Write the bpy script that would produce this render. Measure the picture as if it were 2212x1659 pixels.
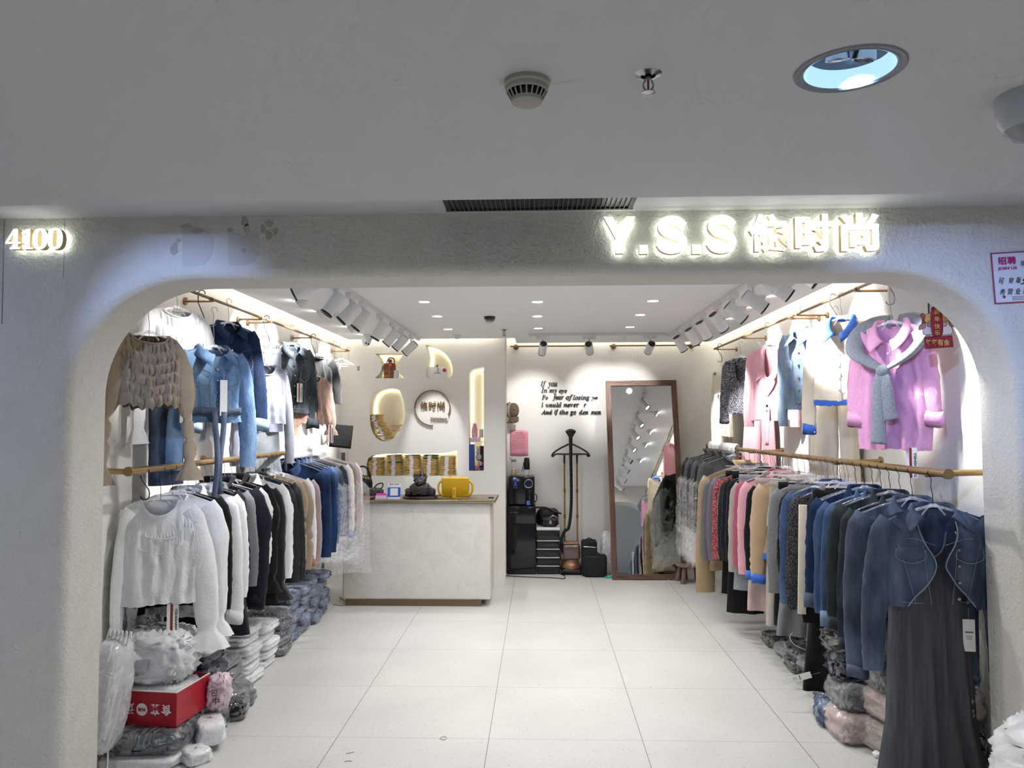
import bpy, bmesh, math, random
import numpy as np
from mathutils import Vector, Matrix
from mathutils.geometry import tessellate_polygon

# ------------------------------------------------------------------ camera, world, exposure
for o in list(bpy.data.objects):
    bpy.data.objects.remove(o)
scene = bpy.context.scene
COL = scene.collection
W_PX, H_PX, F_PX = 2212.0, 1659.0, 1682.0
YAW, PITCH, ROLL, EYE = -0.0354, 0.0499, -0.0031, 1.65

def cam_axes():
    cy, sy, cp, sp = math.cos(YAW), math.sin(YAW), math.cos(PITCH), math.sin(PITCH)
    f = np.array([sy*cp, cy*cp, sp]); r = np.array([cy, -sy, 0.0]); u = np.cross(r, f)
    c, s = math.cos(ROLL), math.sin(ROLL)
    return c*r+s*u, -s*r+c*u, f
R_, U_, F_ = cam_axes()
cam_data = bpy.data.cameras.new('camera')
cam_data.sensor_width = 36.0
cam_data.lens = F_PX/W_PX*36.0
cam_data.clip_start = 0.05
cam = bpy.data.objects.new('camera', cam_data)
COL.objects.link(cam)
M = Matrix(((R_[0], U_[0], -F_[0], 0), (R_[1], U_[1], -F_[1], 0), (R_[2], U_[2], -F_[2], EYE), (0, 0, 0, 1)))
cam.matrix_world = M
scene.camera = cam

world = bpy.data.worlds.new('world')
world.use_nodes = True
bg = world.node_tree.nodes['Background']
bg.inputs[0].default_value = (0.62, 0.66, 0.75, 1)
bg.inputs[1].default_value = 0.10
scene.world = world
scene.view_settings.view_transform = 'Standard'
scene.view_settings.look = 'None'
scene.view_settings.exposure = 0.78
scene.view_settings.gamma = 1.0
scene.view_settings.use_curve_mapping = False
cy_ = scene.cycles
cy_.use_denoising = True
cy_.use_adaptive_sampling = True
cy_.adaptive_threshold = 0.08
cy_.adaptive_min_samples = 12
cy_.max_bounces = 5
cy_.diffuse_bounces = 3
cy_.glossy_bounces = 3
cy_.transmission_bounces = 2
cy_.transparent_max_bounces = 10
cy_.caustics_reflective = False
cy_.caustics_refractive = False
cy_.sample_clamp_indirect = 4.0
cy_.use_light_tree = True

# ------------------------------------------------------------------ helpers
rng = np.random.default_rng(7)
random.seed(7)
PI = math.pi
ROOM_L, ROOM_R, NICHE_Y, BACK_Y, CEIL, COVE = -2.17, 2.03, 8.35, 8.87, 2.55, 2.80
FRONT_Y, FACB_Y, MALL_Z, MALL_EDGE, SOFFIT_Z = 3.22, 3.50, 2.45, 2.75, 2.53

def at(px, py, X=None, Y=None, Z=None):
    """the point of the place seen at a pixel, on the plane X=, Y= or Z="""
    d = F_ + R_*((px-W_PX/2)/F_PX) - U_*((py-H_PX/2)/F_PX)
    if Y is not None: t = Y/d[1]
    elif X is not None: t = X/d[0]
    else: t = (Z-EYE)/d[2]
    return np.array([d[0]*t, d[1]*t, EYE+d[2]*t])

def rgb(h):
    h = h.lstrip('#')
    v = [int(h[i:i+2], 16)/255 for i in (0, 2, 4)]
    return tuple((c/12.92 if c <= 0.04045 else ((c+0.055)/1.055)**2.4) for c in v)

MATS = {}
def mat(name, col='#ffffff', rough=0.6, metal=0.0, spec=0.5, bump=0.0, bscale=40.0, bdetail=4.0, var=0.0, vscale=6.0,
        col2=None, stretch=(1, 1, 1), coat=0.0, crumple=0.0, emit=None, estr=0.0, sheen=0.0, alpha=1.0, trans=0.0, bdist=0.01, ramp=(0.35, 0.65), subsurf=0.0):
    if name in MATS: return MATS[name]
    m = bpy.data.materials.new(name); m.use_nodes = True
    nt = m.node_tree; N = nt.nodes; L = nt.links
    p = N['Principled BSDF']
    c = rgb(col) if isinstance(col, str) else col
    p.inputs['Base Color'].default_value = (*c, 1)
    p.inputs['Roughness'].default_value = rough
    p.inputs['Metallic'].default_value = metal
    p.inputs['Specular IOR Level'].default_value = spec
    p.inputs['Coat Weight'].default_value = coat
    p.inputs['Coat Roughness'].default_value = 0.15
    p.inputs['Sheen Weight'].default_value = sheen
    p.inputs['Alpha'].default_value = alpha
    p.inputs['Transmission Weight'].default_value = trans
    if emit:
        p.inputs['Emission Color'].default_value = (*rgb(emit), 1)
        p.inputs['Emission Strength'].default_value = estr
    if bump or var or col2:
        tc = N.new('ShaderNodeTexCoord'); mp = N.new('ShaderNodeMapping')
        mp.inputs['Scale'].default_value = stretch
        L.new(tc.outputs['Object'], mp.inputs['Vector'])
    if var or col2:
        nz = N.new('ShaderNodeTexNoise'); nz.inputs['Scale'].default_value = vscale; nz.inputs['Detail'].default_value = 5
        L.new(mp.outputs[0], nz.inputs['Vector'])
        cr = N.new('ShaderNodeValToRGB')
        cr.color_ramp.elements[0].position = ramp[0]; cr.color_ramp.elements[1].position = ramp[1]
        c2 = rgb(col2) if col2 else tuple(min(1, x*(1+var)) for x in c)
        c1 = c if col2 else tuple(x*(1-var) for x in c)
        cr.color_ramp.elements[0].color = (*c1, 1); cr.color_ramp.elements[1].color = (*c2, 1)
        L.new(nz.outputs[0], cr.inputs[0]); L.new(cr.outputs[0], p.inputs['Base Color'])
    if bump:
        nb = N.new('ShaderNodeTexNoise'); nb.inputs['Scale'].default_value = bscale; nb.inputs['Detail'].default_value = bdetail
        L.new(mp.outputs[0], nb.inputs['Vector'])
        b = N.new('ShaderNodeBump'); b.inputs['Strength'].default_value = bump; b.inputs['Distance'].default_value = bdist
        L.new(nb.outputs[0], b.inputs['Height']); L.new(b.outputs[0], p.inputs['Normal'])
        if crumple:   # larger soft creases under the weave
            n3 = N.new('ShaderNodeTexNoise'); n3.inputs['Scale'].default_value = crumple; n3.inputs['Detail'].default_value = 4; n3.inputs['Distortion'].default_value = 1.2
            L.new(tc.outputs['Object'], n3.inputs['Vector']); ab = N.new('ShaderNodeMath'); ab.operation = 'PINGPONG'; ab.inputs[1].default_value = 0.12
            L.new(n3.outputs[0], ab.inputs[0]); b3 = N.new('ShaderNodeBump'); b3.inputs['Strength'].default_value = 0.28; b3.inputs['Distance'].default_value = 0.03
            L.new(ab.outputs[0], b3.inputs['Height']); L.new(b3.outputs[0], b.inputs['Normal'])
    MATS[name] = m
    return m

def film(name, tint='#ffffff', body=0.16, rough=0.12, bscale=14.0, streak=0.35, gloss=0.22):
    """thin clear polythene: see-through, a little milky, with crisp crease highlights"""
    if name in MATS: return MATS[name]
    m = bpy.data.materials.new(name); m.use_nodes = True
    nt = m.node_tree; N = nt.nodes; L = nt.links; N.remove(N['Principled BSDF']); out = N['Material Output']
    tc = N.new('ShaderNodeTexCoord'); nz = N.new('ShaderNodeTexNoise'); nz.inputs['Scale'].default_value = bscale
    nz.inputs['Detail'].default_value = 3; nz.inputs['Distortion'].default_value = 1.0
    L.new(tc.outputs['Object'], nz.inputs['Vector'])
    pp = N.new('ShaderNodeMath'); pp.operation = 'PINGPONG'; pp.inputs[1].default_value = 0.10; L.new(nz.outputs[0], pp.inputs[0])
    b = N.new('ShaderNodeBump'); b.inputs['Strength'].default_value = 0.8; b.inputs['Distance'].default_value = 0.06
    L.new(pp.outputs[0], b.inputs['Height'])
    tr = N.new('ShaderNodeBsdfTransparent'); df = N.new('ShaderNodeBsdfDiffuse'); gl = N.new('ShaderNodeBsdfGlossy'); mx = N.new('ShaderNodeMixShader'); ad = N.new('ShaderNodeAddShader')
    c = rgb(tint); df.inputs['Color'].default_value = (*c, 1); gl.inputs['Color'].default_value = (gloss, gloss, gloss, 1); gl.inputs['Roughness'].default_value = rough
    tr.inputs['Color'].default_value = (0.93, 0.93, 0.94, 1)
    L.new(b.outputs[0], gl.inputs['Normal'])
    mr = N.new('ShaderNodeMapRange'); mr.inputs[1].default_value = 0.0; mr.inputs[2].default_value = 0.05
    mr.inputs[3].default_value = min(1, body+streak); mr.inputs[4].default_value = body
    L.new(pp.outputs[0], mr.inputs[0]); L.new(mr.outputs[0], mx.inputs[0])
    L.new(tr.outputs[0], mx.inputs[1]); L.new(df.outputs[0], mx.inputs[2])
    L.new(mx.outputs[0], ad.inputs[0]); L.new(gl.outputs[0], ad.inputs[1]); L.new(ad.outputs[0], out.inputs[0])
    MATS[name] = m
    return m

def plaster(name, col, strength=0.35, stain=0.0):
    """hand-trowelled plaster: fine grit, small pits and slow waviness"""
    m = bpy.data.materials.new(name); m.use_nodes = True
    nt = m.node_tree; N = nt.nodes; L = nt.links; p = N['Principled BSDF']
    p.inputs['Roughness'].default_value = 0.62; p.inputs['Specular IOR Level'].default_value = 0.3
    tc = N.new('ShaderNodeTexCoord')
    a = N.new('ShaderNodeTexNoise'); a.inputs['Scale'].default_value = 55; a.inputs['Detail'].default_value = 6; a.inputs['Distortion'].default_value = 0.6
    b = N.new('ShaderNodeTexNoise'); b.inputs['Scale'].default_value = 190; b.inputs['Detail'].default_value = 3
    L.new(tc.outputs['Object'], a.inputs['Vector']); L.new(tc.outputs['Object'], b.inputs['Vector'])
    ad = N.new('ShaderNodeMath'); ad.operation = 'MULTIPLY_ADD'; ad.inputs[1].default_value = 0.25
    L.new(b.outputs[0], ad.inputs[0]); L.new(a.outputs[0], ad.inputs[2])
    bu = N.new('ShaderNodeBump'); bu.inputs['Strength'].default_value = strength; bu.inputs['Distance'].default_value = 0.014
    L.new(ad.outputs[0], bu.inputs['Height']); L.new(bu.outputs[0], p.inputs['Normal'])
    pit = N.new('ShaderNodeTexNoise'); pit.inputs['Scale'].default_value = 120; pit.inputs['Detail'].default_value = 2
    L.new(tc.outputs['Object'], pit.inputs['Vector'])
    cr = N.new('ShaderNodeValToRGB'); c = rgb(col)
    cr.color_ramp.elements[0].position = 0.23; cr.color_ramp.elements[0].color = (*[x*0.72 for x in c], 1)
    cr.color_ramp.elements[1].position = 0.30; cr.color_ramp.elements[1].color = (*c, 1)
    L.new(pit.outputs[0], cr.inputs[0]); L.new(cr.outputs[0], p.inputs['Base Color'])
    if stain:   # scuffs and rubbed patches
        sn = N.new('ShaderNodeTexNoise'); sn.inputs['Scale'].default_value = 5; sn.inputs['Detail'].default_value = 7; sn.inputs['Distortion'].default_value = 1.5
        L.new(tc.outputs['Object'], sn.inputs['Vector']); sr = N.new('ShaderNodeValToRGB')
        sr.color_ramp.elements[0].position = 0.34; sr.color_ramp.elements[0].color = (1-stain, 1-stain*1.02, 1-stain*1.1, 1); sr.color_ramp.elements[1].position = 0.56; sr.color_ramp.elements[1].color = (1, 1, 1, 1)
        L.new(sn.outputs[0], sr.inputs[0]); mx = N.new('ShaderNodeMix'); mx.data_type = 'RGBA'; mx.blend_type = 'MULTIPLY'; mx.inputs[0].default_value = 1
        L.new(cr.outputs[0], mx.inputs[6]); L.new(sr.outputs[0], mx.inputs[7]); L.new(mx.outputs[2], p.inputs['Base Color'])
    MATS[name] = m
    return m

class MB:
    """collects shapes and links them as ONE mesh object"""
    def __init__(s): s.v = []; s.f = []; s.n = 0
    def add(s, verts, faces):
        verts = np.asarray(verts, float).reshape(-1, 3)
        s.v.append(verts); s.f += [tuple(i+s.n for i in f) for f in faces]; s.n += len(verts)
        return s
    def grid(s, P, closeu=False, closev=False):
        P = np.asarray(P); r, c = P.shape[:2]; F = []
        for i in range(r if closev else r-1):
            i2 = (i+1) % r
            for j in range(c if closeu else c-1):
                j2 = (j+1) % c
                F.append((i*c+j, i*c+j2, i2*c+j2, i2*c+j))
        return s.add(P, F)
    def box(s, c, size, rot=None, bev=0.0):
        x, y, z = [v/2 for v in size]
        if bev > 0:
            b = min(bev, x*0.95, y*0.95, z*0.95); bm = bmesh.new(); bmesh.ops.create_cube(bm, size=1.0)
            bmesh.ops.scale(bm, vec=(2*x, 2*y, 2*z), verts=bm.verts)
            bmesh.ops.bevel(bm, geom=bm.edges[:], offset=b, segments=3, profile=0.5, affect='EDGES')
            V = np.array([v.co[:] for v in bm.verts]); F = [tuple(v.index for v in f.verts) for f in bm.faces]; bm.free()
        else:
            V = np.array([[a, b, d] for a in (-x, x) for b in (-y, y) for d in (-z, z)])
            F = [(0, 1, 3, 2), (4, 6, 7, 5), (0, 4, 5, 1), (2, 3, 7, 6), (0, 2, 6, 4), (1, 5, 7, 3)]
        if rot is not None: V = V @ np.array(rot).T
        return s.add(V+np.asarray(c, float), F)
    def tube(s, path, rad, n=10, cap=True, flat=1.0, up=(0, 1, 0.01), twist=None):
        P = np.asarray(path, float); m = len(P)
        rad = np.ones(m)*rad if np.isscalar(rad) else np.asarray(rad, float)
        T = np.gradient(P, axis=0); T /= np.linalg.norm(T, axis=1)[:, None]+1e-12
        a = np.linspace(0, 2*PI, n, endpoint=False); G = np.zeros((m, n, 3)); prev = None
        for i in range(m):
            if prev is None:
                u = np.array(up, float); nrm = u-T[i]*(u@T[i])
                if np.linalg.norm(nrm) < 1e-3: nrm = np.cross(T[i], [1, 0, 0])
            else: nrm = prev-T[i]*(prev@T[i])
            nrm /= np.linalg.norm(nrm); prev = nrm; bn = np.cross(T[i], nrm)
            G[i] = P[i]+rad[i]*(np.outer(np.cos(a)*flat, nrm)+np.outer(np.sin(a), bn))
        s.grid(G, closeu=True)
        if cap:
            b = s.n-m*n; s.f.append(tuple(b+j for j in range(n))[::-1]); s.f.append(tuple(b+(m-1)*n+j for j in range(n)))
        return s
    def lathe(s, prof, c=(0, 0, 0), n=24, rot=None):
        a = np.linspace(0, 2*PI, n, endpoint=False)
        G = np.array([[[r*math.cos(t), r*math.sin(t), z] for t in a] for r, z in prof])
        if rot is not None: G = G @ np.array(rot).T
        return s.grid(G+np.asarray(c, float), closeu=True)
    def prism(s, poly, y0, y1, origin=(0, 0, 0)):
        """polygon in XZ, extruded along Y"""
        P = [(p[0], p[1]) for p in poly]; n = len(P)
        tri = tessellate_polygon([[Vector((a, b, 0)) for a, b in P]])
        V = [(a, y0, b) for a, b in P]+[(a, y1, b) for a, b in P]
        F = [tuple(t) for t in tri]+[tuple(i+n for i in t[::-1]) for t in tri]
        F += [(i, (i+1) % n, (i+1) % n+n, i+n) for i in range(n)]
        return s.add(np.array(V)+np.asarray(origin, float), F)
    def ball(s, c, r, seg=16, ring=10):
        r = np.ones(3)*r; th = np.linspace(0, PI, ring+1); a = np.linspace(0, 2*PI, seg, endpoint=False)
        G = np.array([[[r[0]*math.sin(t)*math.cos(p), r[1]*math.sin(t)*math.sin(p), r[2]*math.cos(t)] for p in a] for t in th])
        return s.grid(G+np.asarray(c, float), closeu=True)
    def build(s, name, m, parent=None, smooth=True, loc=None, rot=None, fixn=True, solid=0.0, sub=0):
        V = np.concatenate(s.v) if s.v else np.zeros((0, 3))
        me = bpy.data.meshes.new(name); me.from_pydata(V.tolist(), [], s.f)
        if fixn:
            bm = bmesh.new(); bm.from_mesh(me); bmesh.ops.remove_doubles(bm, verts=bm.verts, dist=1e-6)
            bmesh.ops.recalc_face_normals(bm, faces=bm.faces); bm.to_mesh(me); bm.free()
        if m: me.materials.append(m)
        if smooth:
            me.polygons.foreach_set('use_smooth', [True]*len(me.polygons))
            if smooth != 'full': me.set_sharp_from_angle(angle=math.radians(40))
        o = bpy.data.objects.new(name, me); COL.objects.link(o)
        if parent: o.parent = parent
        if loc is not None: o.location = loc
        if rot is not None: o.rotation_euler = rot
        if solid:
            md = o.modifiers.new('thickness', 'SOLIDIFY'); md.thickness = solid; md.offset = -1
        if sub:
            md = o.modifiers.new('smooth', 'SUBSURF'); md.levels = sub; md.render_levels = sub
        return o

def tag(o, label=None, cat=None, group=None, kind=None):
    if label: o['label'] = label
    if cat: o['category'] = cat
    if group: o['group'] = group
    if kind: o['kind'] = kind
    return o
def thing(name, label, cat, loc=(0, 0, 0), rot=(0, 0, 0), group=None):
    o = bpy.data.objects.new(name, None); COL.objects.link(o); o.empty_display_size = 0.05
    o.location = loc
    if isinstance(rot, (int, float)): rot = (0, 0, rot)
    o.rotation_euler = rot
    return tag(o, label, cat, group)
def struct(name, mb, m, parent=None, smooth=False, **k):
    o = mb.build(name, m, parent, smooth=smooth, **k)
    if parent is None: o['kind'] = 'structure'
    return o
def copy_tree(o, parent=None):
    c = o.copy(); COL.objects.link(c); c.parent = parent
    for ch in [x for x in bpy.data.objects if x.parent == o]:
        copy_tree(ch, c)
    return c
def rx(a): c, s = math.cos(a), math.sin(a); return np.array([[1, 0, 0], [0, c, -s], [0, s, c]])
def ry(a): c, s = math.cos(a), math.sin(a); return np.array([[c, 0, s], [0, 1, 0], [-s, 0, c]])
def rz(a): c, s = math.cos(a), math.sin(a); return np.array([[c, -s, 0], [s, c, 0], [0, 0, 1]])
def aim(d):
    """rotation taking +Z to direction d"""
    d = np.asarray(d, float); d = d/np.linalg.norm(d)
    return np.array(Vector((0, 0, 1)).rotation_difference(Vector(d)).to_matrix())
def smooth_path(pts, n=6):
    P = np.asarray(pts, float); out = []
    Q = np.vstack([2*P[0]-P[1], P, 2*P[-1]-P[-2]])
    for i in range(1, len(Q)-2):
        for t in np.linspace(0, 1, n, endpoint=False):
            a, b, c, d = Q[i-1], Q[i], Q[i+1], Q[i+2]
            out.append(0.5*((2*b)+(-a+c)*t+(2*a-5*b+4*c-d)*t*t+(-a+3*b-3*c+d)*t**3))
    out.append(P[-1]); return np.array(out)

def glyph(txt, offset=0.0, extrude=0.02, shear=0.0, space=1.0, res=3):
    """mesh vertices/faces of a piece of writing, lying in XZ facing -Y, y in [-extrude, extrude]"""
    cu = bpy.data.curves.new('writing', 'FONT'); cu.body = txt; cu.size = 1.0; cu.offset = offset; cu.extrude = extrude
    cu.shear = shear; cu.space_character = space; cu.resolution_u = res; cu.fill_mode = 'BOTH'
    ob = bpy.data.objects.new('writing', cu); COL.objects.link(ob)
    dg = bpy.context.evaluated_depsgraph_get(); me = bpy.data.meshes.new_from_object(ob.evaluated_get(dg))
    V = np.array([v.co[:] for v in me.vertices]).reshape(-1, 3); F = [tuple(p.vertices) for p in me.polygons]
    bpy.data.objects.remove(ob); bpy.data.curves.remove(cu); bpy.data.meshes.remove(me)
    if not len(V): return np.zeros((0, 3)), []
    return np.stack([V[:, 0], -V[:, 2], V[:, 1]], 1), F
_gl = {}
def write(mb, txt, c, w=None, h=None, depth=0.004, rot=None, offset=0.0, shear=0.0, flip=False):
    """adds writing fitted to width w and/or height h, centred on c (facing -Y unless rot)"""
    key = (txt, offset, shear)
    if key not in _gl: _gl[key] = glyph(txt, offset, 0.5, shear)
    V, F = _gl[key]
    if not len(V): return mb
    lo, hi = V.min(0), V.max(0); V = V-(lo+hi)/2; sx = (hi-lo)[0]; sz = (hi-lo)[2]
    kx = w/sx if w else (h/sz); kz = h/sz if h else (w/sx)
    V = V*np.array([kx, depth, kz])
    if rot is not None: V = V @ np.array(rot).T
    return mb.add(V+np.asarray(c, float), F)

def spot(name, loc, d, watts, deg, col=(1, 1, 1), blend=0.35, radius=0.03, parent=None):
    l = bpy.data.lights.new(name, 'SPOT'); l.energy = watts; l.spot_size = math.radians(deg); l.spot_blend = blend
    l.shadow_soft_size = radius; l.color = col
    o = bpy.data.objects.new(name, l); COL.objects.link(o)
    mw = Matrix.Translation(Vector(loc)) @ Vector((0, 0, -1)).rotation_difference(Vector(d)).to_matrix().to_4x4()
    if parent:
        o.parent = parent; pb = Matrix.LocRotScale(parent.location, parent.rotation_euler, None); mw = pb.inverted() @ mw
    o.matrix_basis = mw
    return o
def area(name, loc, size, watts, d=(0, 0, -1), col=(1, 1, 1), spread=180):
    l = bpy.data.lights.new(name, 'AREA'); l.energy = watts; l.shape = 'RECTANGLE'; l.size, l.size_y = size; l.color = col
    l.spread = math.radians(spread)
    o = bpy.data.objects.new(name, l); COL.objects.link(o)
    o.matrix_world = Matrix.Translation(Vector(loc)) @ Vector((0, 0, -1)).rotation_difference(Vector(d)).to_matrix().to_4x4()
    return o

WARM = (1.0, 0.93, 0.80); NEUT = (1.0, 0.988, 0.965); COOL = (0.93, 0.96, 1.0); BLUE = (0.36, 0.52, 1.0)
# the LED strips hidden in the ceiling cove along the left, right and back walls
area('cove_light', (ROOM_L+0.06, 6.0, CEIL+0.14), (0.03, 4.9), 8, (-0.8, 0, -0.6), WARM)
area('cove_light', (ROOM_R-0.06, 6.2, CEIL+0.14), (0.03, 5.2), 8, (0.8, 0, -0.6), WARM)
area('cove_light', (0.75, BACK_Y-0.05, CEIL+0.14), (2.3, 0.03), 4, (0, 0.8, -0.6), WARM)
area('cove_light', (-1.25, NICHE_Y-0.05, CEIL+0.14), (1.6, 0.03), 3, (0, 0.8, -0.6), WARM)
# unseen fill lamps added under the mall ceiling, behind and beside the camera
area('mall_fill', (-3.6, 0.2, MALL_Z-0.02), (0.25, 0.25), 15.5, (0, 0, -1), COOL)
area('mall_fill', (-1.4, -1.2, MALL_Z-0.02), (0.25, 0.25), 15.5, (0, 0, -1), COOL)
area('mall_fill', (1.4, -1.2, MALL_Z-0.02), (0.25, 0.25), 15.5, (0, 0, -1), COOL)
area('mall_fill', (3.8, 0.4, MALL_Z-0.02), (0.25, 0.25), 15.5, (0, 0, -1), COOL)

# ------------------------------------------------------------------ materials
M_wall = plaster('shop_plaster', '#f1eee8', 0.25)
M_fac = plaster('facade_plaster', '#d9d6cf', 0.6, 0.05)
M_ceil = mat('ceiling_paint', '#f8f8f9', 0.7, bump=0.05, bscale=30)
M_mallceil = mat('mall_ceiling_paint', '#c9c9cb', 0.75, bump=0.08, bscale=20)
M_brass = mat('brushed_brass', '#b39768', 0.34, metal=0.9, bump=0.08, bscale=200, stretch=(1, 0.05, 1))
M_brassdark = mat('bronze_rod', '#8c7254', 0.35, metal=0.85)
M_steel = mat('steel', '#a8a6a8', 0.25, metal=1.0)
M_blkmetal = mat('black_metal', '#1c1b20', 0.4, metal=0.6)
M_white = mat('white_plastic', '#e6e6e8', 0.4)
M_black = mat('black_plastic', '#0c0c0e', 0.35)
M_blackgl = mat('black_gloss', '#0a0b0d', 0.12, spec=0.6)
M_clear = film('clear_acrylic', '#f4f6fa', 0.16, 0.10, 6, 0.1, .2)
M_film = film('clear_film', '#ffffff', 0.03, 0.09, 9, 0.12, 0.13)
M_filmw = film('milky_film', '#f6f7fa', 0.38, 0.2, 9, 0.15, .12)
M_paper = mat('white_paper', '#f2f1ee', 0.6)
M_red = mat('tag_red', '#8a2b22', 0.5)
M_ink = mat('black_ink', '#17151a', 0.55)
M_gold = mat('gold_ink', '#d7b46a', 0.5)
M_ledwarm = mat('led_strip_glow', '#ffffff', emit='#fff0c2', estr=2.6)
M_lamp = mat('lamp_glow', '#ffffff', emit='#ffffff', estr=14.0)
M_lampblue = mat('lamp_glow_blue', '#ffffff', emit='#cfe2ff', estr=12.0)

def floor_material():
    m = bpy.data.materials.new('floor_tiles'); m.use_nodes = True
    nt = m.node_tree; N = nt.nodes; L = nt.links; p = N['Principled BSDF']
    p.inputs['Roughness'].default_value = 0.38; p.inputs['Specular IOR Level'].default_value = 0.35
    tc = N.new('ShaderNodeTexCoord'); sx = N.new('ShaderNodeSeparateXYZ'); L.new(tc.outputs['Object'], sx.inputs[0])
    ws = []
    for k, off in (('X', 1.0742), ('Y', -4.1537)):
        a = N.new('ShaderNodeMath'); a.operation = 'ADD'; a.inputs[1].default_value = off+80.0
        L.new(sx.outputs[k], a.inputs[0])
        w = N.new('ShaderNodeMath'); w.operation = 'PINGPONG'; w.inputs[1].default_value = 0.4
        L.new(a.outputs[0], w.inputs[0])
        lt = N.new('ShaderNodeMath'); lt.operation = 'LESS_THAN'; lt.inputs[1].default_value = 0.0016 if k == 'X' else 0.001
        L.new(w.outputs[0], lt.inputs[0]); ws.append(lt)
    mxv = N.new('ShaderNodeMath'); mxv.operation = 'MAXIMUM'
    L.new(ws[0].outputs[0], mxv.inputs[0]); L.new(ws[1].outputs[0], mxv.inputs[1])
    n1 = N.new('ShaderNodeTexNoise'); n1.inputs['Scale'].default_value = 1.6; n1.inputs['Detail'].default_value = 4
    L.new(tc.outputs['Object'], n1.inputs['Vector'])
    c1 = N.new('ShaderNodeValToRGB'); c1.color_ramp.elements[0].position = 0.3; c1.color_ramp.elements[1].position = 0.7
    c1.color_ramp.elements[0].color = (*rgb('#c8c7c4'), 1); c1.color_ramp.elements[1].color = (*rgb('#d3d2cf'), 1)
    L.new(n1.outputs[0], c1.inputs[0])
    n2 = N.new('ShaderNodeTexNoise'); n2.inputs['Scale'].default_value = 85; n2.inputs['Detail'].default_value = 2; n2.inputs['Distortion'].default_value = 1.6
    L.new(tc.outputs['Object'], n2.inputs['Vector'])
    c2 = N.new('ShaderNodeValToRGB'); c2.color_ramp.elements[0].position = 0.30; c2.color_ramp.elements[1].position = 0.37
    c2.color_ramp.elements[0].color = (0.62, 0.62, 0.64, 1); c2.color_ramp.elements[1].color = (1, 1, 1, 1)
    L.new(n2.outputs[0], c2.inputs[0])
    mu = N.new('ShaderNodeMix'); mu.data_type = 'RGBA'; mu.blend_type = 'MULTIPLY'; mu.inputs[0].default_value = 1
    L.new(c1.outputs[0], mu.inputs[6]); L.new(c2.outputs[0], mu.inputs[7])
    g = N.new('ShaderNodeMix'); g.data_type = 'RGBA'; L.new(mxv.outputs[0], g.inputs[0])
    L.new(mu.outputs[2], g.inputs[6]); g.inputs[7].default_value = (*rgb('#5e5a60'), 1)
    L.new(g.outputs[2], p.inputs['Base Color'])
    return m
M_floor = floor_material()

# ------------------------------------------------------------------ the setting
struct('floor', MB().box((0, 2.5, -0.05), (14, 13.5, 0.1)), M_floor)
struct('wall_left', MB().box((ROOM_L-0.05, (FACB_Y+BACK_Y)/2+0.1, 1.4), (0.1, BACK_Y-FACB_Y+0.2, 2.8)), M_wall)
struct('wall_right', MB().box((ROOM_R+0.05, (FACB_Y+BACK_Y)/2+0.1, 1.4), (0.1, BACK_Y-FACB_Y+0.2, 2.8)), M_wall)
struct('wall_back', MB().box(((-0.4+ROOM_R)/2, BACK_Y+0.05, 1.4), (ROOM_R+0.4, 0.1, 2.8)), M_wall)
sc_ = MB(); cx0, cx1, cx2 = ROOM_L+0.12, -0.26, ROOM_R-0.12
poly = [(cx0, FACB_Y), (cx2, FACB_Y), (cx2, BACK_Y-0.12), (cx1, BACK_Y-0.12), (cx1, NICHE_Y-0.1), (cx0, NICHE_Y-0.1)]
tri = tessellate_polygon([[Vector((a, b, 0)) for a, b in poly]]); n_ = len(poly)
sc_.add([(a, b, CEIL) for a, b in poly]+[(a, b, CEIL+0.06) for a, b in poly],
        [tuple(t) for t in tri]+[tuple(i+n_ for i in t) for t in tri]+[(i, (i+1) % n_, (i+1) % n_+n_, i+n_) for i in range(n_)])
struct('ceiling', sc_, M_ceil)
struct('ceiling_upper', MB().box((-0.1, 6.3, COVE+0.05), (4.6, 5.7, 0.1)), M_wall)

def offset_arch(off, y, n=22):
    """the opening's outline, grown outwards by off"""
    xl, xr, top, r = -1.99-off, 1.94+off, 2.268+off, 0.50+off
    pts = [(xl, y, 0.0)]+[(xl, y, z) for z in np.linspace(0.2, top-r-0.02, 8)]
    pts += [(xl+r-r*math.cos(a), y, top-r+r*math.sin(a)) for a in np.linspace(0, PI/2, n)]
    pts += [(xr-r+r*math.sin(a), y, top-r+r*math.cos(a)) for a in np.linspace(0, PI/2, n)]
    pts += [(xr, y, z) for z in np.linspace(top-r-0.02, 0.2, 8)]+[(xr, y, 0.0)]
    return np.array(pts)
fa = MB(); prof = [(0.0, FACB_Y), (0.0, FRONT_Y+0.16), (0.0, FRONT_Y+0.05)]
prof += [(0.05*(1-math.cos(a)), FRONT_Y+0.05-0.05*math.sin(a)) for a in np.linspace(0.15, PI/2, 7)]
fa.grid(np.array([offset_arch(o_, y_) for o_, y_ in prof]))
for y_, off in ((FRONT_Y, 0.05), (FACB_Y, 0.0)):
    arch = offset_arch(off, y_); xe = 6.5 if y_ == FRONT_Y else 2.3
    poly = [(-xe, 0.0), (-xe, 2.8), (xe, 2.8), (xe, 0.0)]+[(p[0], p[2]) for p in arch[::-1]]
    tri = tessellate_polygon([[Vector((a, b, 0)) for a, b in poly]])
    fa.add([(a, y_, b) for a, b in poly], [tuple(t) for t in tri])
struct('wall_front', fa, M_fac, smooth=True)
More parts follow.
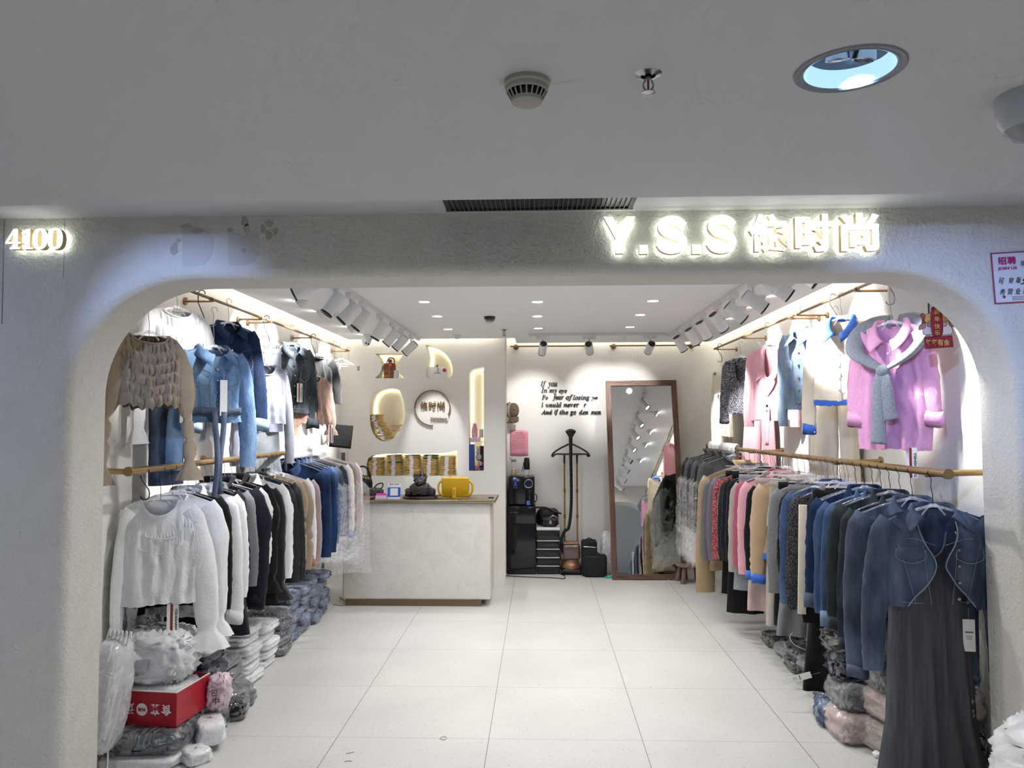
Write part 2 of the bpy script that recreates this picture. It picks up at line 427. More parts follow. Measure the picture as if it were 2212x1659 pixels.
# mall side: dropped ceiling, the higher strip next to the shop front, closing walls
lamp_p = at(1835, 150, Z=MALL_Z); mc = MB()
hole = [(lamp_p[0]+.112*math.cos(a), lamp_p[1]+.112*math.sin(a)) for a in np.linspace(0, 2*PI, 48, endpoint=False)]
outr = [(-6.5, -3.4), (6.5, -3.4), (6.5, MALL_EDGE), (-6.5, MALL_EDGE)]; tri = tessellate_polygon([[Vector((a, b, 0)) for a, b in l] for l in (outr, hole)])
mc.add([(a, b, MALL_Z) for a, b in outr+hole], [tuple(t) for t in tri])
mc.add([(a, b, MALL_Z) for a, b in outr]+[(a, b, MALL_Z+.12) for a, b in outr], [(0, 1, 5, 4), (1, 2, 6, 5), (2, 3, 7, 6), (3, 0, 4, 7), (4, 5, 6, 7)])
struct('ceiling_mall', mc, M_mallceil)
struct('ceiling_soffit', MB().box((0, (MALL_EDGE+FRONT_Y)/2-0.1, SOFFIT_Z+0.1), (13, FRONT_Y-MALL_EDGE+0.22, 0.2)), M_mallceil)
struct('wall_mall', MB().box((0, -3.45, 1.4), (13, 0.1, 2.8)), mat('mall_wall_paint', '#aeb4c0', 0.6))

# niche wall behind the counter, pierced by four niches and a tall slot
def pxpoly(pts, Y): return [tuple(at(a, b, Y=Y)[[0, 2]]) for a, b in pts]
def cpoly(pts, n=5):
    P = np.array(pts+[pts[0]], float); return [tuple(p) for p in smooth_path(np.vstack([P]), n)[:-1]]
hg = [(810, 764)]+[(873, 764)]+[(866, 772), (860, 783), (858, 792), (860, 801), (866, 810), (874, 817)]+[(810, 817), (818, 809), (823, 800), (825, 790), (822, 779), (817, 770)]
leaf = [(919, 745), (932, 747), (949, 754), (962, 764), (972, 777), (977, 791), (978, 803), (975, 812), (970, 818), (924, 818), (921, 806), (921, 794), (924, 782), (925, 770), (923, 757)]
oval = cpoly([(847, 838), (862, 843), (870, 862), (875, 888), (872, 912), (862, 935), (846, 949), (826, 953), (810, 944), (801, 925), (798, 895), (800, 868), (810, 848), (828, 839)], 3)
wide = [(791, 1028), (791, 1002), (795, 990), (804, 984), (825, 981), (860, 980), (920, 981), (955, 979), (975, 976), (987, 973), (987, 1028)]
tall = [(1013, 1017), (1013, 806), (1018, 799), (1027, 795), (1045, 792), (1045, 1017)]
NW = MB(); holes = [pxpoly(h, NICHE_Y) for h in (hg, leaf, oval, wide, tall)]
outer = [(ROOM_L, 0), (-0.37, 0), (-0.37, 2.8), (ROOM_L, 2.8)]
loops = [outer]+holes; flat = [p for l in loops for p in l]
tri = tessellate_polygon([[Vector((a, b, 0)) for a, b in l] for l in loops])
NW.add([(a, NICHE_Y, b) for a, b in flat], [tuple(t) for t in tri])
ND = 0.26
for h in holes:
    G = np.array([[(a, y, b) for a, b in h] for y in (NICHE_Y, NICHE_Y+ND)]); NW.grid(G, closeu=True)
    t2 = tessellate_polygon([[Vector((a, b, 0)) for a, b in h]])
    NW.add([(a, NICHE_Y+ND, b) for a, b in h], [tuple(t) for t in t2])
NW.add([(-0.37, NICHE_Y, 0), (-0.37, BACK_Y, 0), (-0.37, BACK_Y, 2.8), (-0.37, NICHE_Y, 2.8)], [(0, 1, 2, 3)])
struct('wall_niche', NW, M_wall, fixn=False)
def inset(poly, d):
    P = np.array(poly); c = P.mean(0); out = []
    n = len(P); area2 = sum(P[i][0]*P[(i+1) % n][1]-P[(i+1) % n][0]*P[i][1] for i in range(n))
    sgn = 1 if area2 > 0 else -1
    for i in range(n):
        e1 = P[i]-P[i-1]; e2 = P[(i+1) % n]-P[i]
        n1 = sgn*np.array([-e1[1], e1[0]])/(np.linalg.norm(e1)+1e-9); n2 = sgn*np.array([-e2[1], e2[0]])/(np.linalg.norm(e2)+1e-9)
        m = n1+n2; m /= max(np.linalg.norm(m), 0.6); out.append(P[i]+m*d)
    return out
nm = ['hourglass niche above the counter', 'leaf-shaped niche beside the track lights', 'oval niche with yellow envelope stacks', 'wide low niche behind the counter', 'tall slot niche near the wall edge']
for i, h in enumerate(holes):
    q = inset(h, 0.014); lowz = min(p[1] for p in q)
    q = [tuple(np.array(q[j])*(1-t)+np.array(q[(j+1) % len(q)])*t) for j in range(len(q))
         for t in np.linspace(0, 1, max(1, int(math.dist(q[j], q[(j+1) % len(q)])/0.04)), endpoint=False)]
    top = [p for p in q+[q[0]]]
    # strip runs along the sides and the top, not along the niche floor
    run = []; runs = []
    for a in q+q[:1]:
        if a[1] > lowz+0.02: run.append((a[0], NICHE_Y+ND-0.02, a[1]))
        elif run: runs.append(run); run = []
    if run: runs.append(run)
    if len(runs) > 1: runs = [runs[-1]+runs[0]]+runs[1:-1]
    mb = MB()
    for r_ in runs:
        if len(r_) > 1: mb.tube(r_, 0.006, 6)
    tag(mb.build('led_strip', M_ledwarm), 'warm glowing light strip edging the '+nm[i], 'light strip')

# ------------------------------------------------------------------ cloth
def fabric(name, col, rough=0.85, bump=0.25, bscale=260, var=0.06, vscale=14, sheen=0.1, **k):
    return mat(name, col, rough, bump=bump, bscale=bscale, var=var, vscale=vscale, sheen=sheen, spec=0.25, bdist=0.004, **k)
def denim(name, dark, light, scale=9):
    """washed denim: dye worn along stretched streaks, fine diagonal weave"""
    return mat(name, dark, 0.85, spec=0.2, bump=0.5, bscale=330, col2=light, vscale=scale, stretch=(1.6, 1.6, 0.55), crumple=9, bdist=0.003, ramp=(0.36, 0.68))
F_beige = fabric('taupe_cotton', '#a0917d', crumple=14); F_white = fabric('white_cotton', '#ebebed', var=0.03, crumple=11); F_white2 = fabric('white_poplin', '#e4e4e6', var=0.03, rough=0.6, crumple=13)
F_black = fabric('black_cloth', '#0b0b0e', var=0.2, crumple=9); F_blackv = fabric('black_velvet', '#08070a', sheen=0.6)
F_navy = fabric('navy_cloth', '#10121f', var=0.2, crumple=9); F_char = mat('charcoal_faux_leather', '#1d1c1f', 0.45, bump=0.3, bscale=60, spec=0.4)
F_grey = fabric('grey_marl', '#8f959c', var=0.15, vscale=120); F_greymid = fabric('mid_grey_knit', '#75777a', var=0.15, vscale=140)
F_lav = fabric('lavender_grey_rib', '#a3a6bd'); F_lavd = fabric('pale_grey_knit', '#9a9dab', var=0.08)
F_dgrey = mat('dark_grey_jersey', '#57585c', 0.9, bump=0.3, bscale=300, var=0.14, vscale=10, stretch=(8, 8, 0.5), spec=0.2, bdist=0.004)
F_pinkv = fabric('dusty_pink_velvet', '#a98877', sheen=0.7, var=0.18); F_pink = fabric('pink_wool', '#d8a3ad', var=0.04)
F_pinkd = fabric('deep_pink_wool', '#a9566c'); F_shirt = mat('pink_poplin', '#eaa9d0', 0.5, crumple=12, bump=0.15, bscale=30, var=0.05, vscale=8, spec=0.3)
F_cream = fabric('cream_wool', '#ece0cd', var=0.02); F_tan = fabric('tan_wool', '#b9a083', var=0.05); F_stone = fabric('stone_cloth', '#a39c93', var=0.06)
F_rose = fabric('pale_rose_cloth', '#b9a5a0', var=0.06); F_blue = fabric('blue_stripe_cotton', '#3f6fd0', var=0.12, vscale=90)
F_pad = mat('khaki_down', '#a08b6b', 0.55, bump=0.4, bscale=16, spec=0.35, bdist=0.03); F_padg = mat('grey_down', '#68646a', 0.6, bump=0.35, bscale=14, spec=0.3, bdist=0.03)
F_tweed = mat('black_white_tweed', '#15151a', 0.95, bump=0.8, bscale=220, col2='#bcbcc8', vscale=190, ramp=(0.47, 0.6), spec=0.1)
F_tweedd = mat('dark_tweed', '#1b1b1d', 0.95, bump=0.8, bscale=200, col2='#6f6f72', vscale=210, ramp=(0.45, 0.62), spec=0.1)
F_tweedr = mat('red_tweed', '#7d1c2a', 0.95, bump=0.8, bscale=200, col2='#e08a90', vscale=160, ramp=(0.45, 0.6), spec=0.1)
F_mauve = fabric('mauve_cloth', '#a08e92'); F_pinkcuff = fabric('salmon_knit', '#c07a74', bump=0.8, bscale=90)
D_light = denim('light_denim', '#4d6a8f', '#7f9bbb'); D_mid = denim('mid_denim', '#3a4354', '#68758c', 7); D_navy = denim('navy_denim', '#13233d', '#243f68', 7)
D_dark = denim('faded_dark_denim', '#2e353c', '#585f66', 6); D_green = denim('black_green_denim', '#22282b', '#3c4648', 7); D_blue = denim('blue_denim', '#2f4262', '#566c90', 7)
D_pale = denim('pale_denim', '#7087a2', '#97abc0'); D_jean = denim('jeans_denim', '#37455e', '#71839f', 12); D_jeank = denim('dark_jeans', '#10141d', '#2a3546', 12)
M_thread = mat('pale_thread', '#8f97a5', 0.8)

def waves(g, s, v, n, fmin, fmax, vr=0.6, sharp=False):
    out = np.zeros_like(s*v)
    for k in range(n):
        f = g.uniform(fmin, fmax); ph = g.uniform(0, 6.28); w = g.uniform(-vr, vr)*f
        x = np.sin(2*PI*(f*s+w*v)+ph+1.2*np.sin(4*v+ph))
        out = out+((1-2*np.abs(x)) if sharp else x)/n**0.5
    return out
def sst(x): x = np.clip(x, 0, 1); return x*x*(3-2*x)

class Garment:
    """a garment on a hanger: local X is its width, -Y its front, origin at the neck point on the hanger"""
    def __init__(s, seed=0, w=((0, .20), (.3, .23), (.7, .22), (1, .23)), L=.55, neck=.075, nd=.07, slope=.32, thick=.04, fold=.008,
                 crease=.003, smock=None, gap=None, nc=30, nr=34, hem=.004, side_drop=0.0, backlift=0.0, foldf=(0.8, 3.2), round_hem=0.0):
        s.g = g = np.random.default_rng(seed); s.L = L; s.neck = neck; s.slope = slope; s.wk = w
        S = np.linspace(-1, 1, nc); V = np.linspace(0, 1, nr)**0.85; sg, vg = np.meshgrid(S, V)
        wv = np.interp(vg, [a for a, _ in w], [b for _, b in w])
        def ztop(x, front):
            ax = np.abs(x); z = -np.clip(ax-neck, 0, None)*slope
            ins = np.sqrt(np.clip(1-(ax/neck)**2, 0, 1)); return z-(nd if front else 0.008)*ins
        w0 = w[0][1]
        def surf(front):
            x = sg*wv; zt = ztop(sg*w0, front); zh = -L-side_drop*np.abs(sg)**2+(0 if front else backlift)
            if round_hem: zh = zh+round_hem*(1-np.abs(sg))**0 * (np.abs(sg)**3)
            z = zt*(1-vg)+zh*vg
            t = (0.006+(thick-0.006)*sst(vg*3.5))*np.clip(1-np.abs(sg)**3, 0, 1)**0.5
            t = t+0.035*np.clip(1-(sg*w0/neck)**2, 0, 1)*np.clip(1-vg*5, 0, 1)
            y = -t if front else t
            f = fold*waves(g if front else np.random.default_rng(seed+999), sg, vg, 3, *foldf, vr=.12)*sst(vg*1.6)
            c = crease*waves(g, sg, vg, 4, 2, 7, vr=1.0, sharp=True)*sst(vg*5)
            edge = np.clip(1-np.abs(sg)**6, 0, 1)
            y = y+(f+c)*edge
            if smock and front or (smock and not front):
                nrow, amp = smock; ph = vg*nrow; row = np.floor(ph); fr = ph-row
                r = np.sin(sg*38+row*2.1+1.7*np.sin(row*5+sg*4))*0.6+np.sin(sg*61+row*4.4)*0.5
                y = y-(1 if front else -1)*amp*(np.sin(PI*fr)**0.7*(1+r))*edge
            z = z+hem*np.sin(sg*5+seed)*vg+hem*.6*np.sin(sg*23+seed)*vg**6
            return np.stack([x, y, z], -1)
        s.front, s.back = surf(True), surf(False); s.S, s.V, s.gap = S, V, gap
    def at(s, a, v, off=0.004, side='front'):
        A = s.front if side == 'front' else s.back; nr, nc = A.shape[:2]
        a = np.clip((np.asarray(a, float)+1)/2*(nc-1), 0, nc-1.001); r = np.clip(np.asarray(v, float), 0, 1)**(1/0.85)*(nr-1); r = np.clip(r, 0, nr-1.001)
        i, j = r.astype(int), a.astype(int); fi, fj = (r-i)[..., None], (a-j)[..., None]
        P = A[i, j]*(1-fi)*(1-fj)+A[i+1, j]*fi*(1-fj)+A[i, j+1]*(1-fi)*fj+A[i+1, j+1]*fi*fj
        P = P.copy(); P[..., 1] += -off if side == 'front' else off
        return P
    def body(s, parent, m, name='body', solid=0.0):
        mb = MB()
        if s.gap is None:
            mb.grid(np.concatenate([s.front, s.back[:, ::-1]], 1), closeu=True)
        else:   # open front: two panels whose inner edge follows gap(v)
            gp = np.array([s.gap(v) for v in s.V]); n = 14; nc = s.front.shape[1]
            k = np.linspace(0, 1, n); vv = np.repeat(s.V[:, None], n, 1)
            Lf = s.at(-1+(1-gp[:, None])*k[None], vv, 0.0); Rt = s.at(gp[:, None]+(1-gp[:, None])*k[None], vv, 0.0)
            Lf[:, -1, 1] -= 0.004; Rt[:, 0, 1] -= 0.004
            mb.grid(np.concatenate([Rt, s.back[:, ::-1], Lf], 1))
        return mb.build(name, m, parent, smooth='full', solid=solid)
    def patch(s, parent, name, m, quad, off=0.006, n=8, mm=6, side='front', point=0.0):
        """a piece sewn on the cloth: quad = (s0, s1, v0, v1); point pulls the middle of the lower edge down"""
        s0, s1, v0, v1 = quad; a, b = np.meshgrid(np.linspace(0, 1, n), np.linspace(0, 1, mm))
        S_ = s0+(s1-s0)*a; V_ = v0+(v1-v0)*b+point*b*(1-np.abs(2*a-1))
        e = np.minimum(np.minimum(a, 1-a)*n, np.minimum(b, 1-b)*mm); O = off*np.clip(e+0.25, 0.0, 1)
        P = s.at(S_, V_, 0, side); P[..., 1] -= O if side == 'front' else -O
        mb = MB(); mb.grid(P); mb.build(name, m, parent, smooth='full')
        return mb
    def seam(s, mb, pts, r=0.0011, off=0.003, n=5):
        P = smooth_path([s.at(a, v, off) for a, v in pts], n); mb.tube(P, r, 5)
    def shoulder(s, side, k=1.0):
        w0 = s.wk[0][1]; return np.array([side*w0*k, 0, -(w0*k-s.neck)*s.slope])
    def sleeve(s, parent, m, side, L=.55, out=.05, r=(.075, .06, .045), bend=0.0, y=-.005, flat=.42, puff=0.0, cinch=(), flare=0.0, crease=.003, name='sleeve', seed=0, n=22, mm=26, fwd=0.0):
        g = np.random.default_rng(seed+int(side > 0)*7+11); sh = s.shoulder(side, .93)+np.array([0, 0, -.055])
        k = np.linspace(0, 1, mm)
        x = sh[0]+side*(out*np.sin(k*PI/2*1.1)+bend*np.sin(k*PI)); z = sh[2]-L*k; yy = y-fwd*k**2
        P = np.stack([x, np.ones(mm)*yy, z], 1)
        P[0] += [-side*.03, 0, .02]
        R = np.interp(k, np.linspace(0, 1, len(r)), r)*(1+puff*np.exp(-((k-.22)/.16)**2))
        for c in cinch: R = R*(1-.45*np.exp(-((k-c)/.022)**2))
        if flare: R = R*(1+flare*np.clip((k-.86)/.14, 0, 1)-.35*np.exp(-((k-.86)/.025)**2))
        a = np.linspace(0, 2*PI, n, endpoint=False); T = np.gradient(P, axis=0); T /= np.linalg.norm(T, axis=1)[:, None]
        N1 = np.stack([T[:, 2], 0*T[:, 0], -T[:, 0]], 1)
        c1 = waves(g, a[None]/6.28, k[:, None], 3, 1, 3, vr=.6)*crease*1.2+waves(g, a[None]/6.28*2, k[:, None], 5, 1, 5, vr=1.6, sharp=True)*crease*1.1
        if flare: c1 = c1+flare*.008*np.sin(a[None]*7)*np.clip((k[:, None]-.84)/.16, 0, 1)
        if cinch or puff: c1 = c1+.003*np.sin(a[None]*9+6*k[:, None])
        c1 = c1*sst(k*6)[:, None]
        RR = R[:, None]+c1
        G = P[:, None]+N1[:, None]*(np.cos(a)[None]*RR)[..., None]+np.array([0, 1., 0])[None, None]*(np.sin(a)[None]*RR*flat)[..., None]
        mb = MB(); mb.grid(G, closeu=True); i = mb.n-mm*n; mb.f.append(tuple(i+j for j in range(n)))
        o = mb.build(name, m, parent, smooth='full'); return o, P, R
    def cuff(s, parent, m, P, R, h=.05, k=1.18, flat=.48, name='cuff', tilt=0.0):
        e = P[-1]; r = R[-1]*k; n = 18; a = np.linspace(0, 2*PI, n, endpoint=False); rows = []
        for dz, q in ((-.004, .93), (-.008, 1.0), (h*.5, 1.01), (h, .97), (h-.004, .9)):
            rows.append([[e[0]+q*r*math.cos(t)+tilt*dz, e[1]+q*r*flat*math.sin(t), e[2]+dz+.006*math.sin(2*t)] for t in a])
        mb = MB(); mb.grid(rows, closeu=True); return mb.build(name, m, parent, smooth='full')
    def collar(s, parent, m, stand=.03, fall=.06, tip=.05, name='collar', open_=.35, spread=.03, n=25):
        """shirt collar: round the neck from the left front to the right front, standing then folding outwards"""
        a = np.linspace(-PI/2+open_, 3*PI/2-open_, n); nk = s.neck; rows = []
        f = np.abs(np.linspace(-1, 1, n)); fr = np.clip((f-.45)/.55, 0, 1)
        dip = -s.front_dip()*sst(fr)
        base = np.stack([nk*np.cos(a), nk*.55*np.sin(a), dip-.004], 1)
        base[:, 1] -= .012*fr
        up = base+np.stack([0*a, 0*a, stand*(1-.5*fr)], 1)
        o_ = np.stack([np.cos(a), .8*np.sin(a), 0*a], 1)
        mid = up+o_*.012+[0, 0, -.006]
        end = up+o_*(.03+spread*fr)[:, None]+np.stack([np.sign(np.cos(a))*tip*fr**4*.7, -.012*fr, -fall*(1+.25*fr**3)], 1)
        for q in (base, base*.5+up*.5, up, mid, mid*.5+end*.5, end): rows.append(q)
        mb = MB(); mb.grid(np.array(rows)); return mb.build(name, m, parent, smooth='full', solid=.003)
    def front_dip(s): return -s.front[0, s.front.shape[1]//2, 2]
    def band(s, parent, m, r=.005, name='neckband'):
        x = np.linspace(-1, 1, 15); w0 = s.wk[0][1]; k = s.neck/w0
        f = s.at(x*k, 0*x, .001); b = s.at(x[::-1]*k, 0*x, .001, 'back'); P = np.vstack([f, b[1:-1]])
        mb = MB(); mb.tube(np.vstack([P, P[:2]]), r, 7); return mb.build(name, m, parent, smooth='full')
    def lapels(s, parent, m, v=.45, w=.055, name='lapel'):
        for sd in (-1, 1):
            mb = MB(); k = np.linspace(0, 1, 12); inner = np.array([s.at(sd*(.02+s.neck/s.wk[0][1]*.9*(1-q)), v*q, .006) for q in k])
            ww = w*np.sin(PI*np.clip(k*.9+.12, 0, 1))**.7; outer = inner+np.stack([sd*ww, -.008+0*k, .25*ww], 1)
            mb.grid(np.array([inner, inner*.5+outer*.5+[0, -.006, 0], outer])); mb.build(name, m, parent, smooth='full', solid=.003)

def tag_card(parent, p, w=.055, h=.15, style='red', tilt=0.0, rot=0.0, label=None):
    """swing ticket on a cord; style red = red stripe and brand lettering down the side"""
    t = thing('hang_tag', None, None, p, (0, tilt, rot)); t.parent = parent
    mb = MB(); mb.box((0, 0, -h/2-.03), (w, .0015, h)); mb.build('card', M_paper, t, smooth=False)
    MB().tube([(0, 0, -.035), (.002, .003, 0.02)], .0006, 5).build('cord', M_white, t)
    if style == 'red':
        mb = MB(); mb.box((-w*.1, -.0014, -h/2-.03), (w*.22, .001, h*.98)); mb.build('stripe', M_red, t, smooth=False)
        mb = MB(); R = ry(PI/2); write(mb, 'YISHISHANG', (w*.3, -.0016, -h*.56-.03), w=h*.8, h=w*.24, depth=.0006, rot=R, offset=.02)
        mb.build('lettering', M_ink, t, smooth=False)
    elif style == 'text':
        mb = MB(); write(mb, 'YISHISHANG', (0, -.0016, -h*.4-.03), w=w*.7, h=w*.16, depth=.0006, offset=.02)
        for k in range(3): mb.box((0, -.0012, -h*(.52+.05*k)-.03), (w*(.6-.1*k), .0006, .0015))
        mb.build('lettering', M_ink, t, smooth=False)
    return t

def hanger(kind, hook=.13, garment_label='', width=.36, loc=(0, 0, 0), rot=0, group=None, name='clothes_hanger', dark=False):
    """clear plastic hanger (or clip hanger) with a wire hook; loc is the neck point, hook goes up to the rod"""
    t = thing(name, garment_label, 'hanger', loc, rot, group)
    r = .019; cz = hook-.006
    P = [(0, 0, -.005), (0, 0, hook*.35), (-.006, 0, hook*.6), (-.004, 0, hook-.03)]
    P += [(r*math.cos(a)*1.0, 0, cz+r*math.sin(a)) for a in np.linspace(PI*1.02, -PI*.12, 12)]
    MB().tube(smooth_path(P, 3), .0016, 6, up=(0, 1, 0)).build('hook', M_blkmetal if dark else M_steel, t)
    h = width/2
    if kind == 'clip':
        mb = MB(); mb.tube([(-h, 0, -.02), (h, 0, -.02)], .005, 8); mb.tube([(-h, 0, -.045), (h, 0, -.045)], .004, 8)
        mb.box((0, 0, -.015), (.03, .012, .03), bev=.003); mb.build('bar', M_clear, t)
        for sd in (-1, 1): MB().box((sd*h*.72, -.004, -.055), (.022, .02, .05), bev=.003).build('clip', M_clip, t)
    else:
        x = np.linspace(-1, 1, 17); P = np.stack([x*h, 0*x-.004, .012-.30*np.abs(x)**1.15*h-.01*np.abs(x)**4], 1)
        mb = MB(); mb.tube(P, [.0075-.003*abs(q) for q in x], 8, flat=.6, up=(0, 1, 0)); mb.box((0, -.002, .012), (.034, .014, .016), bev=.003)
        mb.tube([(-.014, -.004, .014), (-.05, -.004, -.03)], .004, 6); mb.tube([(.014, -.004, .014), (.05, -.004, -.03)], .004, 6)
        mb.build('shoulder_bar', M_clear, t)
    return t
M_clip = mat('grey_clip', '#8f8a8a', 0.45)

def cover(parent, w=.27, L=.95, ztop=-.01, thick=.06, seed=0, m=None, slope=.3, flare=1.05, bunch=False):
    """a polythene dust cover over a hung garment"""
    g = np.random.default_rng(seed+77); n, mm = 34, 26; a = np.linspace(0, 2*PI, n, endpoint=False); k = np.linspace(0, 1, mm); rows = []
    for q in k:
        top = sst(q*6); ww = w*(.18+.82*top)*(1+(flare-1)*q); tt = thick*(.3+.7*top)
        z = ztop-slope*w*top*.9-(L-slope*w*.9)*q if q > 0 else ztop+.02
        rows.append(np.stack([np.cos(a)*ww, np.sin(a)*tt, 0*a+z], 1))
    G = np.array(rows); wv = waves(g, a[None]/6.28*3, k[:, None], 5, 1, 5, vr=2.0, sharp=True)*.012*sst(k*5)[:, None]
    G[..., 0] += wv*np.cos(a)[None]; G[..., 1] += wv*np.sin(a)[None]*1.2; G[..., 2] += .012*waves(g, a[None]/6.28*3, k[:, None], 2, 1, 3)*k[:, None]**3
    mb = MB(); mb.grid(G, closeu=True); return mb.build('dust_cover', m or M_film, parent, smooth='full')

def pants(parent, m, L=.95, w=.19, wide=1.0, seed=0, fold=.012, waist=.035, crease=.002, pleat=0, legs=True):
    """trousers or a skirt hung by the waist from a clip hanger, origin at the waist middle"""
    g = np.random.default_rng(seed+5); n, mm = 44, 34
    def tubeat(x0, w0, w1, z0, z1, t0, t1, nm, seed2):
        g2 = np.random.default_rng(seed2); a = np.linspace(0, 2*PI, n, endpoint=False); k = np.linspace(0, 1, mm)
        x = x0[0]+(x0[1]-x0[0])*k; W = (w0+(w1-w0)*k)[:, None]; T = (t0+(t1-t0)*k)[:, None]
        f = fold*waves(g2, a[None]/6.28*2, k[:, None], 3, 1, 3.0, vr=.1)*sst(k*1.3+.15)[:, None]+crease*waves(g2, a[None]/6.28*2, k[:, None], 4, 1, 5, vr=1.5, sharp=True)
        if pleat: f = f+pleat*(1-2*np.abs(np.sin(a[None]*16)))
        G = np.stack([x[:, None]+np.cos(a)[None]*(W+f*.3), np.sin(a)[None]*(T+f), (z0+(z1-z0)*k)[:, None]+0*a[None]], -1)
        mb = MB(); mb.grid(G, closeu=True); return mb.build(nm, m, parent, smooth='full')
    if legs:
        tubeat((0, 0), w, w*1.12, -waist, -.30, .03, .045, 'seat', seed)
        for sd in (-1, 1): tubeat((sd*w*.53, sd*w*.62*wide), w*.56, w*.5*wide, -.26, -L, .045, .04, 'leg', seed+sd)
    else: tubeat((0, 0), w, w*wide, -waist, -L, .03, .05, 'skirt', seed)
    mb = MB(); a = np.linspace(0, 2*PI, 30, endpoint=False)
    mb.grid([[[w*q*math.cos(t), .03*q*math.sin(t), z] for t in a] for q, z in ((.96, .0), (1.0, 0), (1.01, -waist), (1.0, -waist-.002))], closeu=True)
    return mb.build('waistband', m, parent, smooth='full')

def jacket_details(G, t, m, pockets=True, yoke=True, buttons=5, dark=None, btn=None):
    """denim jacket: yoke seam, flap pockets, panel seams, placket and metal buttons"""
    sm = MB()
    if yoke:
        for sd in (-1, 1):
            G.seam(sm, [(sd*.08, .30), (sd*.5, .28), (sd*.97, .27)])
            G.seam(sm, [(sd*.30, .32), (sd*.26, .6), (sd*.2, .95)]); G.seam(sm, [(sd*.72, .32), (sd*.6, .6), (sd*.48, .95)])
        G.seam(sm, [(-.96, .93), (-.5, .935), (0, .93)] if G.gap is None else [(-.96, .93), (-.6, .935), (-.35, .93)])
        G.seam(sm, [(.96, .93), (.5, .935), (0, .93)] if G.gap is None else [(.96, .93), (.6, .935), (.35, .93)])
        sm.build('stitching', dark or M_thread, t)
    if pockets:
        for sd in (-1, 1): 
            q = (.28, .76, .36, .46) if sd > 0 else (-.76, -.28, .36, .46)
            G.patch(t, 'pocket_flap', m, q, off=.009, point=.07)
            s0, s1, v0, v1 = q; ps = MB(); G.seam(ps, [(s0, v0), (s0, v1), ((s0+s1)/2, v1+.07), (s1, v1), (s1, v0)], .0016, .009, 4); ps.build('flap_edge', dark or M_thread, t)
    if buttons:
        for k in range(buttons):
            p = G.at((.0 if G.gap is None else G.gap(.3)+.07), .2+.7*k/max(1, buttons-1), .006)
            MB().lathe([(0, .004), (.007, .003), (.009, 0), (.009, -.003)], (0, 0, 0), 10, rot=rx(PI/2)).build('button', btn or M_steel, t, loc=p)

def top_garment(name, label, cat, loc, rot, m, hk=.13, group=None, seed=0, style='plain', sl=.5, slm=None, tagstyle=None, hang=True,
                hlabel=None, L=.55, wd=.21, col_m=None, cuffm=None, clen=0.0, cw=None, coverm=None, dark=False, arms=True, **gk):
    """builds one hung garment; loc is the rod point above it, rot turns it about the hook"""
    nl = (loc[0], loc[1], loc[2]-hk)
    t = thing(name, label, cat, nl, rot, group)
    w = gk.pop('w', None) or ((0, wd*.92), (.3, wd*1.02), (.65, wd*.98), (1, wd*1.02))
    sk = {k: gk.pop(k) for k in ('r', 'out', 'bend', 'puff', 'cinch', 'flare', 'flat', 'fwd', 'y') if k in gk}
    slseed = seed
    if style in ('denim', 'open'): gk.setdefault('fold', .004); gk.setdefault('crease', .0022)
    if style == 'open': gk.setdefault('gap', lambda v: .16+.22*v**3)
    G = Garment(seed=seed, L=L, w=w, **gk)
    G.body(t, m)
    if arms:
        for sd in (-1, 1):
            o, P, R = G.sleeve(t, slm or m, sd, L=sl, seed=slseed, **sk)
            if cuffm: G.cuff(t, cuffm, P, R, h=clen or .05, k=cw or 1.12)
    if style in ('denim', 'open'):
        G.collar(t, col_m or m, open_=.3 if style == 'denim' else .75, fall=.055, tip=.05, stand=.028)
        jacket_details(G, t, m, dark=M_thread if style == 'denim' else None)
    elif style == 'shirt':
        G.collar(t, col_m or m, open_=.22, fall=.05, tip=.04); G.patch(t, 'placket', m, (-.07, .07, .03, .98), off=.004)
        for k in range(5): MB().lathe([(0, .002), (.005, .002), (.006, 0)], (0, 0, 0), 8, rot=rx(PI/2)).build('button', M_white, t, loc=G.at(0, .1+.17*k, .007))
    elif style == 'blazer':
        G.collar(t, col_m or m, open_=.8, fall=.035, tip=.0, stand=.03); G.lapels(t, m)
    elif style == 'stand': G.collar(t, col_m or m, open_=.12, fall=.0, tip=0, stand=.05, spread=0)
    else: G.band(t, col_m or m)
    if coverm: cover(t, w=wd+.10, L=L+.22 if coverm is True else coverm, seed=seed, thick=.045)
    if tagstyle:
        p = G.at(tagstyle[1], tagstyle[2], .012); tag_card(t, p, style=tagstyle[0], tilt=tagstyle[3] if len(tagstyle) > 3 else 0)
    if hang: hanger('top', hk, hlabel or ('clear hanger with wire hook holding the '+label)[:200], width=wd*1.75, loc=nl, rot=rot, dark=dark,
                    group=None)
    return t, G
def bottom_garment(name, label, cat, loc, rot, m, hk=.13, group=None, seed=0, hlabel=None, hw=None, coverm=None, w=.18, dark=False, **pk):
    nl = (loc[0], loc[1], loc[2]-hk); t = thing(name, label, cat, (nl[0], nl[1], nl[2]-.06), rot, group)
    pants(t, m, w=w, seed=seed, **pk)
    if coverm: cover(t, w=w+.1, L=coverm, seed=seed)
    hanger('clip', hk, hlabel, width=(hw or w*2.0), loc=nl, rot=rot, dark=dark)
    return t

